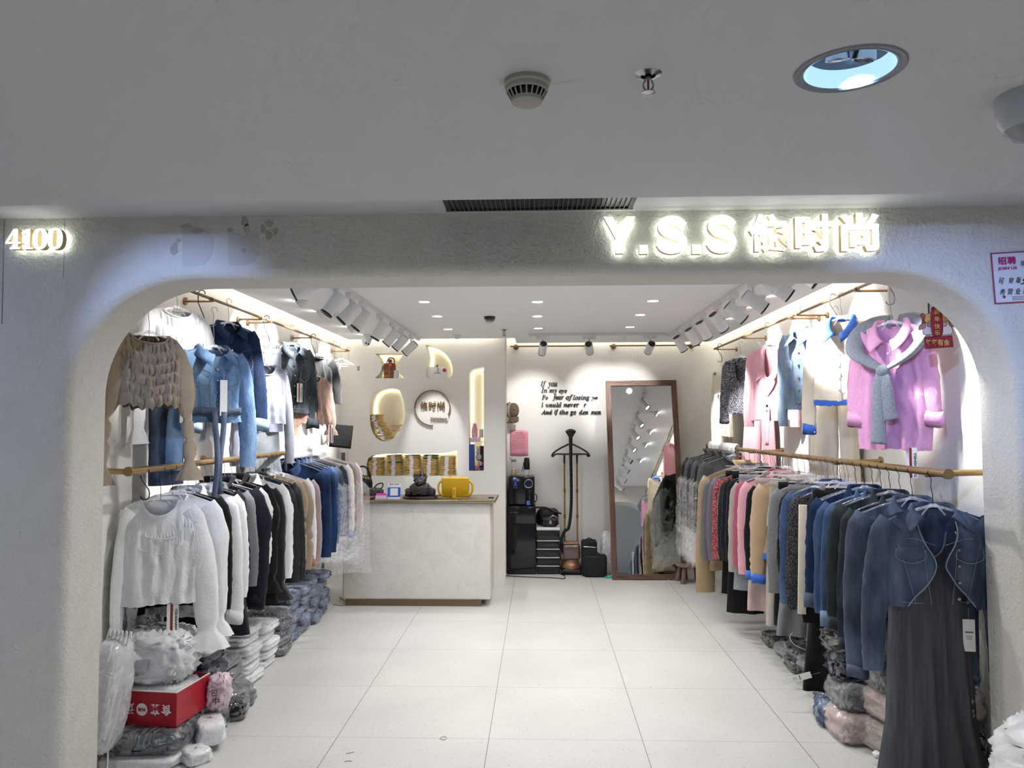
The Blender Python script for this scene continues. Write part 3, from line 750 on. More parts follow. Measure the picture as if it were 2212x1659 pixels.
def s_hook(p, label, h=.17, rot=0.0, m=None):
    o = MB(); r = .018
    P = [(r*math.cos(a), 0, r*math.sin(a)) for a in np.linspace(-.3, PI, 9)]+[(-r, 0, -h*.3), (r, 0, -h*.75)]
    P = [(x, 0, z) for x, _, z in P]+[(-r*1.0*math.cos(a)*-1, 0, -h+.0-r*math.sin(a)*1.0) for a in np.linspace(0, -PI, 2)][:0]
    P += [(r*1.1*math.cos(a), 0, -h+r*math.sin(a)) for a in np.linspace(0, -PI*1.0, 8)]
    o.tube(smooth_path(P, 2), .0028, 7, up=(0, 1, 0))
    x = o.build('s_hook', m or M_blkmetal, loc=p, rot=(0, 0, rot)); tag(x, label, 'hook'); return x

def pillow(w, d, h, seed=0, n=28, mm=14, wr=.012, folds=0, ex=(.6, .45, .8)):
    """soft stuffed bag shape, flat underneath"""
    g = np.random.default_rng(seed); th = np.linspace(-PI/2, PI/2, mm); a = np.linspace(0, 2*PI, n, endpoint=False)
    def se(c, e): return np.sign(c)*np.abs(c)**e
    A, T = np.meshgrid(a, th)
    x = w/2*se(np.cos(A), ex[0])*se(np.cos(T), ex[1]); y = d/2*se(np.sin(A), ex[0])*se(np.cos(T), ex[1]); z = h/2*se(np.sin(T), ex[2])
    f = waves(g, A/6.28*3, T, 5, 1, 4, vr=1.3, sharp=True)*wr*np.cos(T)
    x = x+f*np.cos(A); y = y+f*np.sin(A); z = z+waves(g, A/6.28*3, T, 4, 1, 4, vr=.8, sharp=True)*wr*.8*np.abs(np.sin(T))
    if folds: 
        q = .014*np.abs(np.sin(z/h*PI*folds+.6*np.sin(A*2+seed)))-.008; x = x+q*np.cos(A); y = y+q*np.sin(A)
    return np.stack([x, y, z+h/2], -1)

# ------------------------------------------------------------------ clothes rods
ROD_L, ROD_R, ROD_Z = -1.95, 1.75, 1.425
def rod(name, label, pts, r, m, brackets, wall, cap=True):
    t = thing(name, label, 'clothes rod')
    mb = MB(); mb.tube(pts, r, 14, up=(0, 0, 1)); mb.build('rod', m, t)
    if cap:
        e = np.array(pts[0]); MB().tube([e+[0, -.006, 0], e+[0, .012, 0]], r*1.35, 16, up=(0, 0, 1)).build('end_cap', M_brass, t)
    for y in brackets:
        z = np.interp(y, [p[1] for p in pts], [p[2] for p in pts]); x = pts[0][0]
        mb = MB(); mb.tube([(wall, y, z-.005), (x, y, z-.012)], r*.85, 10, up=(0, 0, 1))
        mb.lathe([(0, 0), (.028, 0), (.028, .012), (.0, .014)], (wall, y, z-.005), 16, rot=aim((np.sign(x-wall), 0, 0))); mb.build('bracket', m, t)
    return t
rod('clothes_rod', 'thick brass clothes rod along the left wall carrying blouses', [(ROD_L, 3.64, ROD_Z), (ROD_L, 5.88, ROD_Z)], .017, M_brass, (3.78, 4.95, 5.82), ROOM_L)
rod('clothes_rod', 'brass rod end above the dark grey dress on the right wall', [(ROD_R, 3.42, ROD_Z), (ROD_R, 6.93, ROD_Z-.012)], .017, M_brass, (3.62, 4.72, 6.6), ROOM_R)
def frame_rod(label, x, y0, y1, z, wall):
    t = thing('garment_rack', label, 'clothes rod')
    MB().tube([(x, y0, z), (x, y1, z)], .012, 10, up=(0, 0, 1)).build('rod', M_brassdark, t)
    for y in (y0+.02, y1-.02): MB().box((x, y, z/2), (.022, .022, z)).build('upright', M_steel if x < 0 else M_brassdark, t)
    return t
frame_rod('low metal rack on the left holding clothes in dust covers', ROD_L, 5.93, 7.02, ROD_Z+.0, ROOM_L)
frame_rod('low metal rack near the mirror holding dark coats in film', ROD_R, 6.97, 8.25, ROD_Z-.01, ROOM_R)
for lab, x, y0, y1 in (('milky plastic sleeve tops gathered along the left rack', ROD_L, 5.95, 7.0), ('milky plastic sleeve tops gathered along the rack beside the mirror', ROD_R, 7.0, 8.1)):
    n, mm = 18, 60; k = np.linspace(0, 1, mm); a = np.linspace(0, 2*PI, n, endpoint=False)
    R = .024+.006*np.abs(np.sin(k*PI*16))
    G = np.stack([np.stack([x+r*np.cos(a), 0*a+y0+(y1-y0)*q, ROD_Z-.022+r*1.9*np.sin(a)], 1) for q, r in zip(k, R)])
    tag(MB().grid(G, closeu=True).build('plastic_sleeve', M_filmw, smooth='full'), lab, 'plastic sleeve')

JIT = lambda k: .05*math.sin(k*12.9)
def left(k, y, dx=0): return (ROD_L+dx, y, ROD_Z+.0)
def right(k, y, dx=0): return (ROD_R+dx, y, ROD_Z-.003*(y-3.5))
HL = 'clear wire-hooked hanger holding the '

# ---- left rod, front to back
top_garment('blouse', 'white cotton blouse with gathered yoke, frontmost on the left rod', 'blouse', left(0, 3.96), .38, F_white, seed=1, hk=.16, L=.53, sl=.70,
            w=((0, .17), (.3, .205), (1, .20)), r=(.05, .07, .072, .06, .042), out=.075, flare=1.5, nd=.085, neck=.085, fold=.006, crease=.005, hlabel=HL+'front white blouse', dark=True,
            tagstyle=None, slope=.35)
b1 = [o for o in bpy.data.objects if o.get('label', '').startswith('white cotton blouse with gathered yoke')][0]
Gq = Garment(seed=1, L=.53, w=((0, .17), (.3, .205), (1, .20)), nd=.085, neck=.085, fold=.006, crease=.005, slope=.35)
mb = MB(); Gq.seam(mb, [(-.95, .26), (-.4, .27), (.2, .27), (.95, .26)], .0028); Gq.seam(mb, [(-.6, .42), (0, .43), (.9, .42)], .0022); mb.build('piping', F_white, b1)
mb = MB()
for k in range(26):
    s_ = -.92+k*.0736; mb.tube([Gq.at(s_, .12 if abs(s_) > .45 else .2, .001), Gq.at(s_+.01, .25, .002)], [.001, .0035], 5)
    if k % 2: mb.tube([Gq.at(s_*.65+.2, .29, .001), Gq.at(s_*.65+.2, .4, .001)], [.002, .001], 5)
mb.build('gathers', F_white, b1)
tag_card(b1, (.07, -.03, -.50), w=.055, h=.155, style='red', rot=.1)
L_items = [
 (4.09, 'blouse', 'white puff-sleeved blouse just behind the front white blouse', 'plain', F_white, dict(L=.55, sl=.66, puff=.35, r=(.07, .07, .045), flare=1.2, crease=.005, slope=.4), 'second white blouse'),
 (4.18, 'knit_top', 'black top showing below the front white blouse hem', 'plain', F_black, dict(L=.60, sl=.55), 'black top'),
 (4.27, 'shirt', 'white poplin shirt with long buttoned cuffs', 'shirt', F_white2, dict(L=.66, sl=.64, crease=.006, r=(.065, .055, .05), wd=.24, cuffm=F_white2, clen=.07, cw=.98), 'white poplin shirt'),
 (4.37, 'shirt', 'pale grey shirt hanging behind the white poplin shirt', 'shirt', F_white2, dict(L=.70, sl=.52, wd=.23), 'pale grey shirt'),
 (4.47, 'dress', 'black dress with a navy hem panel reaching lowest on the left rod', 'plain', F_navy, dict(L=.86, sl=.5, w=((0, .18), (.4, .2), (1, .27))), 'low black dress'),
 (4.57, 'shirt', 'slate grey collared shirt with a stiff pointed collar', 'shirt', F_greymid, dict(L=.5, sl=.5), 'slate shirt'),
 (4.67, 'blouse', 'navy blouse with balloon sleeves and wide cuffs', 'stand', F_navy, dict(L=.62, sl=.66, puff=.4, r=(.08, .085, .05), wd=.22, cuffm=F_navy, clen=.08, cw=1.0), 'navy blouse'),
 (4.78, 'shirt', 'short white shirt squeezed between two black blouses', 'plain', F_white, dict(L=.45, sl=.4, wd=.22, puff=.3), 'squeezed white shirt'),
 (4.89, 'dress', 'black dress with gathered sleeves and a flared hem ruffle', 'stand', F_black, dict(L=.78, sl=.62, puff=.5, flare=.9, r=(.075, .07, .05), crease=.006, w=((0, .19), (.5, .2), (1, .30))), 'ruffled black dress'),
 (5.00, 'blouse', 'black blouse with rippled shoulders and trumpet cuffs', 'stand', F_blackv, dict(L=.6, sl=.66, puff=.35, flare=1.3, r=(.07, .06, .045), wd=.24, crease=.007), 'rippled black blouse'),
 (5.11, 'blouse', 'white blouse with crumpled balloon sleeves ahead of the leather-look jackets', 'shirt', F_white, dict(L=.5, sl=.56, puff=.25, r=(.07, .065, .05), wd=.25, crease=.008), 'crumpled white blouse'),
 (5.20, 'jacket', 'charcoal leather-look jacket, nearer of the pair on the left', 'blazer', F_char, dict(L=.68, sl=.58, wd=.27, r=(.075, .065, .055)), 'nearer charcoal jacket'),
 (5.30, 'jacket', 'charcoal leather-look jacket, farther of the pair on the left', 'blazer', F_char, dict(L=.62, sl=.6, wd=.28, r=(.075, .065, .055)), 'farther charcoal jacket'),
 (5.39, 'blouse', 'black blouse with a frilled yoke next to the beige blouses', 'plain', F_black, dict(L=.5, sl=.4, wd=.25, smock=(3, .004)), 'frilled black blouse'),
 (5.48, 'blouse', 'beige blouse with gathered sleeves, nearer of two on the left rod', 'plain', F_beige, dict(L=.5, sl=.52, wd=.24, cinch=(.45, .6), puff=.3, smock=(5, .005)), 'nearer beige blouse'),
 (5.57, 'blouse', 'beige blouse with gathered sleeves, farther of two on the left rod', 'plain', F_beige, dict(L=.5, sl=.56, wd=.26, cinch=(.5, .65), puff=.3, smock=(5, .005)), 'farther beige blouse'),
 (5.67, 'knit_top', 'plain white long-sleeved top with salmon knit cuffs', 'plain', F_white, dict(L=.56, sl=.56, wd=.26, crease=.001, cuffm=F_pinkcuff, clen=.07, cw=1.0), 'white top with salmon cuffs'),
 (5.78, 'cardigan', 'dark mauve cardigan with a pale braided edge', 'plain', F_mauve, dict(L=.56, sl=.54, wd=.27, crease=.001), 'mauve cardigan'),
]
for k, (y, nm_, lab, st, m_, kw, sn) in enumerate(L_items):
    kw = dict(kw); kw.setdefault('out', .045); kw.setdefault('thick', .03)
    top_garment(nm_, lab, nm_.replace('_', ' '), left(k, y), .30-.012*k+JIT(k), m_, seed=20+k, hk=.145+.01*math.sin(k*3), style=st, hlabel=HL+sn, dark=k % 3 == 0, **kw)
L2 = [
 (5.96, 'denim_jacket', 'navy denim jacket without a dust cover, first on the left rack', 'denim', D_navy, dict(L=.58, sl=.62, wd=.30), 'first navy denim jacket', None),
 (6.08, 'denim_jacket', 'navy denim jacket tucked behind the first navy one on the left rack', 'denim', D_navy, dict(L=.58, sl=.6, wd=.31), 'second navy denim jacket', None),
 (6.19, 'denim_jacket', 'blue denim jacket in clear film on the left rack', 'denim', D_blue, dict(L=.55, sl=.55, wd=.30), 'blue denim jacket', .8),
 (6.30, 'denim_jacket', 'faded denim jacket in clear film beside the dark tweed coat', 'denim', D_mid, dict(L=.5, sl=.5, wd=.31), 'faded denim jacket', .8),
 (6.42, 'tweed_coat', 'speckled dark tweed coat with fringed cuff on the left rack', 'plain', F_tweedd, dict(L=.55, sl=.52, wd=.32), 'speckled tweed coat', None),
 (6.53, 'shirt', 'pale blue shirt in clear film on the left rack', 'shirt', F_lav, dict(L=.55, sl=.45, wd=.31), 'pale blue shirt', .85),
 (6.63, 'jacket', 'cream jacket with blue cuff band on the left rack', 'plain', F_cream, dict(L=.5, sl=.55, wd=.32, cuffm=F_blue, clen=.06, cw=1.02), 'cream jacket on the rack', None),
 (6.73, 'coat', 'grey marl coat in clear film on the left rack', 'plain', F_greymid, dict(L=.6, sl=.55, wd=.32), 'grey marl coat', .9),
 (6.82, 'coat', 'dusty rose coat near the counter end of the left rack', 'plain', F_rose, dict(L=.6, sl=.55, wd=.34), 'dusty rose coat', None),
 (6.92, 'coat', 'white coat in a long rumpled film cover beside the counter', 'plain', F_white2, dict(L=.62, sl=.5, wd=.33), 'white coat by the counter', 1.02),
]
for k, (y, nm_, lab, st, m_, kw, sn, cv) in enumerate(L2):
    kw = dict(kw); kw.setdefault('out', .04); kw.setdefault('thick', .03)
    top_garment(nm_, lab, nm_.replace('_', ' '), left(k, y), .12+JIT(k+3), m_, seed=60+k, hk=.07, style=st, hlabel=HL+sn, coverm=cv, **kw)

# ---- right rod, front to back
t, G = top_garment('denim_jacket', 'cropped blue denim jacket with open rounded front over a grey dress', 'denim jacket', right(0, 3.56), -.06, D_mid, seed=101, hk=.16, style='open',
            L=.43, sl=.62, wd=.235, w=((0, .215), (.3, .24), (.7, .235), (1, .215)), neck=.085, slope=.34, nd=.04, out=.075, r=(.075, .06, .045), hlabel='wire hanger carrying the cropped jacket over the grey dress', dark=True,
            gap=lambda v: .36-.30*math.exp(-((v-.52)/.22)**2)+(.0 if v < .8 else (v-.8)*1.6), round_hem=.0, thick=.06)
e_ = MB()
for sd in (-1, 1):
    e_.tube(smooth_path([G.at(sd*(G.gap(v)+.02), v, .006) for v in np.linspace(.1, .97, 9)], 3), .003, 5)
e_.build('edge_seam', M_thread, t)
tdress = thing('dress', 'long dark grey jersey dress hanging beneath the cropped denim jacket', 'dress', (ROD_R-.005, 3.62, ROD_Z-.26), -.04)
Gd = Garment(seed=5, L=1.12, w=((0, .11), (.12, .17), (.35, .175), (.75, .20), (1, .25)), neck=.085, nd=.12, slope=.6, thick=.05, fold=.016, crease=.001, foldf=(1.5, 4.5), nr=44)
Gd.body(tdress, F_dgrey); Gd.band(tdress, F_grey, .004)
tag_card(tdress, (.15, -.05, -.36), w=.05, h=.14, style='text', rot=-.1)
R_items = [
 (3.75, 'denim_jacket', 'faded blue denim jacket with a long hanging sleeve, second on the right rod', 'denim', D_mid, dict(L=.42, sl=.72, wd=.25, r=(.075, .075, .045), cuffm=D_mid, clen=.05), 'second faded denim jacket'),
 (3.87, 'denim_jacket', 'black-green denim jacket, nearer of the dark pair', 'denim', D_green, dict(L=.56, sl=.62, wd=.24, cuffm=D_dark, clen=.05), 'nearer black-green jacket'),
 (3.98, 'denim_jacket', 'black-green denim jacket, farther of the dark pair', 'denim', D_green, dict(L=.58, sl=.56, wd=.25, cuffm=D_dark, clen=.05), 'farther black-green jacket'),
 (4.08, 'denim_jacket', 'blue denim jacket with turned-back cuff behind the black-green pair', 'denim', D_blue, dict(L=.56, sl=.56, wd=.25, cuffm=D_pale, clen=.07, cw=1.25), 'turned-cuff blue jacket'),
 (4.18, 'denim_jacket', 'blue denim jacket with puffed sleeve head in the middle of the denims', 'denim', D_blue, dict(L=.55, sl=.52, wd=.25, puff=.15), 'puffed blue jacket'),
 (4.29, 'denim_jacket', 'navy denim jacket with a pale rolled cuff', 'denim', D_navy, dict(L=.58, sl=.52, wd=.26, cuffm=D_mid, clen=.07, cw=1.35), 'navy jacket with rolled cuff'),
 (4.40, 'coat', 'black coat with one long cream stripe down the sleeve', 'plain', F_black, dict(L=.6, sl=.62, wd=.25), 'black coat with cream stripe'),
 (4.62, 'tweed_coat', 'charcoal tweed cardigan with a fringed hem on the right rod', 'plain', F_tweedd, dict(L=.6, sl=.6, wd=.26), 'charcoal tweed cardigan'),
 (4.72, 'denim_jacket', 'blue denim jacket between charcoal tweed and grey sweatpants', 'denim', D_blue, dict(L=.6, sl=.6, wd=.27, puff=.1), 'jacket beside the tweed'),
 (4.82, 'knit_top', 'black knitted top between the blue denim and grey sweatpants', 'plain', F_black, dict(L=.5, sl=.42, wd=.25), 'black knitted top'),
 (5.03, 'sweatshirt', 'grey marl sweatshirt behind the grey sweatpants', 'plain', F_greymid, dict(L=.55, sl=.6, wd=.25), 'grey sweatshirt'),
 (5.36, 'jacket', 'tan jacket with bright blue striped hem and cuff', 'plain', F_tan, dict(L=.56, sl=.60, wd=.27, cuffm=F_blue, clen=.055, cw=1.05), 'tan jacket'),
 (5.47, 'jacket', 'black jacket with a blue cuff beside the tan jacket', 'plain', F_black, dict(L=.55, sl=.58, wd=.28, cuffm=F_blue, clen=.055, cw=1.02), 'black jacket with blue cuff'),
 (5.68, 'coat', 'light pink wool coat, nearer of the pinks on the right rod', 'blazer', F_pink, dict(L=.62, sl=.6, wd=.28), 'light pink coat'),
 (5.78, 'coat', 'deep pink wool coat behind the light pink coat', 'blazer', F_pinkd, dict(L=.62, sl=.56, wd=.29), 'deep pink coat'),
 (5.88, 'coat', 'pale stone coat between the pink and black coats', 'blazer', F_stone, dict(L=.64, sl=.6, wd=.30), 'pale stone coat'),
 (5.98, 'coat', 'black coat directly behind the pale stone coat', 'blazer', F_black, dict(L=.66, sl=.56, wd=.30), 'first of the black coats'),
 (6.08, 'coat', 'ink-blue coat in the run of dark coats', 'blazer', F_navy, dict(L=.66, sl=.56, wd=.31), 'ink-blue coat'),
 (6.18, 'coat', 'black coat next to the red tweed coat', 'blazer', F_blackv, dict(L=.66, sl=.56, wd=.32), 'black coat by the tweed'),
 (6.29, 'tweed_coat', 'red tweed coat whose sleeve edge shows beside the grey down coat', 'plain', F_tweedr, dict(L=.6, sl=.58, wd=.34), 'red tweed coat'),
 (6.42, 'down_coat', 'grey down coat, nearer of two near the rack post', 'stand', F_padg, dict(L=.62, sl=.6, wd=.34, r=(.085, .08, .06), thick=.06), 'nearer grey down coat'),
 (6.58, 'down_coat', 'grey down coat, farther of two near the rack post', 'stand', F_padg, dict(L=.62, sl=.6, wd=.36, r=(.085, .08, .06), thick=.06), 'farther grey down coat'),
 (6.75, 'down_coat', 'khaki down coat with quilted hem hanging low by the stool', 'stand', F_pad, dict(L=.88, sl=.92, wd=.36, r=(.09, .09, .08), thick=.07, crease=.008), 'khaki down coat'),
]
for k, (y, nm_, lab, st, m_, kw, sn) in enumerate(R_items):
    kw = dict(kw); kw.setdefault('out', .045); kw.setdefault('thick', .035); kw.setdefault('slope', .38)
    t, G = top_garment(nm_, lab, nm_.replace('_', ' '), right(k, y), -.22+.01*k+JIT(k), m_, seed=120+k, hk=.145+.01*math.sin(k*2.2), style=st, hlabel=HL+sn, dark=k < 8, **kw)
    if nm_ == 'coat' and 'cream stripe' in lab:
        MB().box((-.30, -.03, -.38), (.045, .008, .60), rot=ry(.03), bev=.003).build('stripe', F_cream, t)
    if 'tan jacket' in lab or 'black jacket' in lab:
        G.patch(t, 'hem_band', F_blue, (-.98, .98, .92, .999), off=.006, n=20, mm=3)
    if 'fringed hem' in lab:
        mb = MB()
        for q in range(60):
            p = G.at(-.98+q*.033, .995, .002, 'front' if q % 2 else 'back'); mb.tube([p, p+[.004*math.sin(q), 0, -.05-.01*math.sin(q*3)]], [.004, .001], 4)
        mb.build('fringe', F_tweedd, t)
R_bottoms = [
 (4.51, 'trousers', 'long black wide trousers almost touching the floor', F_black, dict(L=1.13, w=.19, wide=1.25, fold=.02), 'long black trousers'),
 (4.56, 'skirt', 'black pleated long skirt with tags touching the floor', F_blackv, dict(L=1.10, w=.18, wide=1.35, fold=.022, legs=False), 'black pleated skirt'),
 (4.92, 'sweatpants', 'grey marl sweatpants with drawcord cuffs on a clip hanger', F_greymid, dict(L=.93, w=.20, wide=1.3, fold=.016), 'grey sweatpants'),
 (5.13, 'trousers', 'black trousers between grey sweatshirt and stone trousers', F_black, dict(L=.92, w=.2, wide=1.1), 'black trousers'),
 (5.24, 'trousers', 'stone trousers with a pressed crease on the right rod', F_stone, dict(L=.95, w=.22, wide=1.1), 'stone trousers'),
 (5.57, 'trousers', 'pale rose trousers hanging below the pink coats', F_rose, dict(L=.93, w=.23, wide=1.15), 'pale rose trousers'),
 (5.93, 'trousers', 'grey trousers hanging below the pale stone coat', F_grey, dict(L=.86, w=.25, wide=1.1), 'grey trousers'),
 (6.14, 'trousers', 'black trousers hanging below the dark coats', F_black, dict(L=1.08, w=.25, wide=1.1), 'dark trousers'),
 (6.35, 'skirt', 'black skirt hanging below the red tweed coat', F_black, dict(L=.98, w=.25, wide=1.2, legs=False), 'black skirt'),
]
for k, (y, nm_, lab, m_, kw, sn) in enumerate(R_bottoms):
    t = bottom_garment(nm_, lab, nm_, right(k, y), -.2+JIT(k), m_, hk=.10, seed=200+k, hlabel='clear clip hanger gripping the '+sn, **kw)
    if sn == 'long black trousers':
        tag_card(t, (-.20, -.05, -1.02), w=.035, h=.16, style='text', tilt=1.25)
    if sn == 'black pleated skirt':
        tag_card(t, (-.05, -.07, -.98), w=.035, h=.17, style='red', tilt=.55)
    if sn == 'grey sweatpants':
        MB().tube(smooth_path([(-.2, -.05, -.9), (-.22, -.06, -.93), (-.19, -.07, -.97), (-.12, -.07, -1.0)], 4), .002, 5).build('drawcord', M_white, t)
for k, y in enumerate((7.06, 7.22, 7.38, 7.54, 7.70, 7.86)):
    wh = ['nearest the rack post', 'second from the rack post', 'third from the rack post', 'fourth from the rack post', 'fifth from the rack post', 'closest to the tall mirror'][k]
    top_garment('coat', 'dark coat in glossy film, '+wh, 'coat', right(k, y, -.02), -.08+JIT(k), F_char if k % 2 else F_dgrey, seed=230+k, hk=.07, style='stand', L=.62, sl=.6, wd=.27,
                r=(.08, .07, .055), crease=.006, coverm=.98, hlabel='clear hanger in the film-covered coat '+wh, thick=.05)

# ------------------------------------------------------------------ upper rails along the walls
def rail(label, wall, x, z, y0, y1, ys, near=True):
    t = thing('wall_rail', label, 'wall rail')
    MB().tube([(x, y0, z), (x, y1, z)], .009, 10, up=(0, 0, 1)).build('rod', M_brassdark, t)
    for y in ys:
        mb = MB(); mb.tube([(wall, y, z-.012), (x, y, z-.012)], .008, 8, up=(0, 0, 1))
        mb.lathe([(0, 0), (.024, 0), (.024, .014), (0, .016)], (wall, y, z-.012), 14, rot=aim((np.sign(x-wall), 0, 0)))
        mb.lathe([(0, -.012), (.014, -.012), (.014, .014), (0, .014)], (x, y, z-.004), 12, rot=aim((0, 1, 0)))
        mb.build('bracket', M_brassdark, t)
RAILZ, RL, RR = 2.412, -2.0, 1.82
rail('thin bronze rail high on the left wall, nearer length', ROOM_L, RL, RAILZ, 3.56, 5.58, (3.75, 4.66, 5.5))
rail('thin bronze rail high on the left wall, farther length', ROOM_L, RL, RAILZ, 5.60, 8.1, (5.68, 6.72, 8.0))
rail('thin bronze rail high on the right wall, nearer length', ROOM_R, RR, RAILZ, 3.56, 5.58, (4.50, 5.52))
rail('thin bronze rail high on the right wall, farther length', ROOM_R, RR, RAILZ, 5.60, 8.15, (5.68, 7.0, 8.05))
def back_rail(label, x0, x1, z, xs):
    t = thing('wall_rail', label, 'wall rail')
    MB().tube([(x0, BACK_Y-.1, z), (x1, BACK_Y-.1, z)], .009, 10, up=(0, 0, 1)).build('rod', M_brassdark, t)
    for x in xs:
        MB().lathe([(0, 0), (.032, 0), (.032, .012), (.01, .014), (.01, .1), (0, .1)], (x, BACK_Y, z), 16, rot=aim((0, -1, 0))).build('bracket', M_brassdark, t)
pz = at(1300, 747, Y=BACK_Y-.1)[2]
xa = [at(p, 747, Y=BACK_Y-.1)[0] for p in (1102, 1278, 1317, 1512, 1114, 1327)]
back_rail('bronze rail on the back wall, left of the two', xa[0], xa[1], pz, (xa[4], xa[1]-.04))
back_rail('bronze rail on the back wall, right of the two', xa[2], xa[3], pz, (xa[5], xa[3]-.08))

def up(px, py, X): return at(px, py, X=X)
def hung(px, py, X, rot, fn, hk, **k):
    """hangs a garment so its neck point is seen at px, py at distance X from the middle of the room"""
    p = up(px, py, X); return fn(loc=(p[0], p[1], p[2]+hk), rot=rot, hk=hk, **k)
# left wall, nearest to farthest
hung(322, 722, -1.93, .95, top_garment, .16, name='blouse', label='taupe smocked blouse with long ruffled sleeves, nearest on the left wall', cat='blouse', m=F_beige, seed=301,
     L=.36, sl=.66, w=((0, .15), (.3, .165), (1, .155)), smock=(6, .012), r=(.045, .07, .062, .03, .038, .036, .034), cinch=(.52, .68), flare=1.1, out=.085, neck=.10, nd=.05, nc=70, nr=80, slope=.45, hem=.012, crease=.002,
     hlabel='clear hanger holding the taupe smocked blouse', thick=.05)
t, G = hung(382, 668, -2.0, 1.05, top_garment, .14, name='blouse', label='white smocked blouse with puffed sleeves behind the taupe blouse', cat='blouse', m=F_white, seed=302,
     L=.50, sl=.66, w=((0, .17), (.3, .18), (1, .17)), smock=(6, .007), r=(.05, .065, .05, .045, .04), puff=.25, flare=.8, out=.07, neck=.09, nd=.05, nc=60, nr=70, hlabel='clear hanger holding the white smocked blouse', hem=.01)
tag_card(None, up(403, 833, -1.90), w=.062, h=.17, style='red', rot=.5); 
tc_ = [o for o in bpy.data.objects if o.name.startswith('hang_tag') and o.parent is None][0]; tag(tc_, 'large white swing ticket with red stripe below the white smocked blouse', 'hang tag')
bottom_garment('jeans', 'blue jeans leg hanging below the white smocked blouse', 'jeans', (-2.03, 4.18, 2.14), 1.1, D_mid, hk=.14, seed=303, L=.62, w=.115, wide=.9, fold=.005, legs=False, hlabel='clip hanger gripping the folded blue jeans')
t, G = hung(462, 752, -1.84, .95, top_garment, .22, name='denim_jacket', label='light blue belted denim jacket with white swing ticket', cat='denim jacket', m=D_light, seed=304, style='denim',
     L=.42, sl=.60, w=((0, .17), (.3, .19), (.75, .165), (1, .19)), r=(.065, .06, .05), out=.07, neck=.085, nd=.05, hlabel='clear hanger holding the light belted denim jacket')
mb = MB(); P = np.array([G.at(s_, .84, .012) for s_ in np.linspace(-.98, .98, 14)])
mb.grid(np.array([P+[0, 0, .02], P+[0, -.004, 0], P-[0, 0, .02]]))
for s_, ln in ((-.12, .52), (.12, .46)):
    q = G.at(s_, .84, .02); k = np.linspace(0, 1, 12)
    mb.grid(np.array([np.stack([q[0]+dx+.012*np.sin(k*5+s_*9), q[1]-.004+0*k, q[2]-ln*k], 1) for dx in (-.017, .017)]))
mb.build('belt', D_mid, t, smooth='full', solid=.003); tag_card(t, G.at(.15, .28, .02), w=.045, h=.2, style='plain')
t, G = hung(494, 700, -1.99, 1.0, top_garment, .15, name='denim_jacket', label='dark blue denim jacket with turned-up sleeve behind the belted one', cat='denim jacket', m=D_navy, seed=305, style='denim',
     L=.58, sl=.60, wd=.20, r=(.065, .06, .055), out=.08, cuffm=D_pale, clen=.08, cw=1.2, hlabel='clear hanger holding the dark blue denim jacket')
hung(577, 735, -2.02, 1.0, bottom_garment, .14, name='skirt', label='pale lavender-grey pleated skirt on a clip hanger', cat='skirt', m=F_lav, seed=306, L=.62, w=.13, wide=1.1, legs=False, pleat=.004, hlabel='clip hanger gripping the pleated skirt')
t, G = hung(570, 788, -1.86, .95, top_garment, .18, name='knit_top', label='pale grey scoop-neck knit top with long sleeves', cat='knit top', m=F_lavd, seed=307,
     L=.40, sl=.60, w=((0, .155), (.3, .17), (1, .18)), r=(.05, .042, .033), out=.07, neck=.09, nd=.07, crease=.0015, hlabel='clear hanger holding the grey scoop-neck top')
hung(566, 905, -2.04, 1.0, bottom_garment, .74, name='trousers', label='grey knit trousers hanging below the scoop-neck top', cat='trousers', m=F_grey, seed=308, L=.52, w=.15, wide=1.3, hlabel='clip hanger gripping the grey knit trousers')
t, G = hung(630, 745, -1.99, 1.0, top_garment, .15, name='denim_jacket', label='faded dark denim jacket with rolled cuffs and red swing ticket', cat='denim jacket', m=D_dark, seed=309, style='denim',
     L=.55, sl=.58, wd=.19, r=(.065, .055, .05), out=.06, cuffm=D_dark, clen=.07, cw=1.3, hlabel='clear hanger holding the faded dark denim jacket', tagstyle=('red', .2, .45))
hung(686, 768, -2.03, 1.05, top_garment, .13, name='knit_top', label='black velvet top with elbow sleeves near the back corner', cat='knit top', m=F_blackv, seed=310,
     L=.5, sl=.36, wd=.19, r=(.07, .06, .055), out=.09, neck=.09, nd=.03, hlabel='clear hanger holding the black velvet top')
hung(676, 812, -1.88, 1.0, top_garment, .16, name='blouse', label='dusty pink velvet blouse with tiered smocking and frilled hem', cat='blouse', m=F_pinkv, seed=311,
     L=.40, sl=.42, wd=.165, smock=(3, .006), r=(.05, .055, .055), flare=.4, out=.06, neck=.08, nd=.06, w=((0, .15), (.6, .17), (1, .22)), hlabel='clear hanger holding the dusty pink blouse', hem=.012, tagstyle=('red', .7, .95))
for px, y, lab in ((722, 8.0, 'empty clip hanger at the far end of the left rail'), (735, 7.7, 'empty clear hanger second from the far end of the left rail'), (711, 7.45, 'empty clear hanger beside the black velvet top')):
    hanger('clip' if 'clip' in lab else 'top', .15, lab, width=.34, loc=(RL+.02, y, RAILZ-.13), rot=.9)
for y, lab, dz in ((4.52, 'black S-hook near the front of the left rail', .0), (5.62, 'black S-hook by the left rail joint', 0), (6.8, 'black S-hook above the dusty pink blouse', 0)):
    s_hook((RL, y, RAILZ+.012), lab, .2, rot=.3)
s_hook((ROD_L, 3.80, ROD_Z-.01), 'black S-hook at the front end of the left rod', .12, rot=.2)
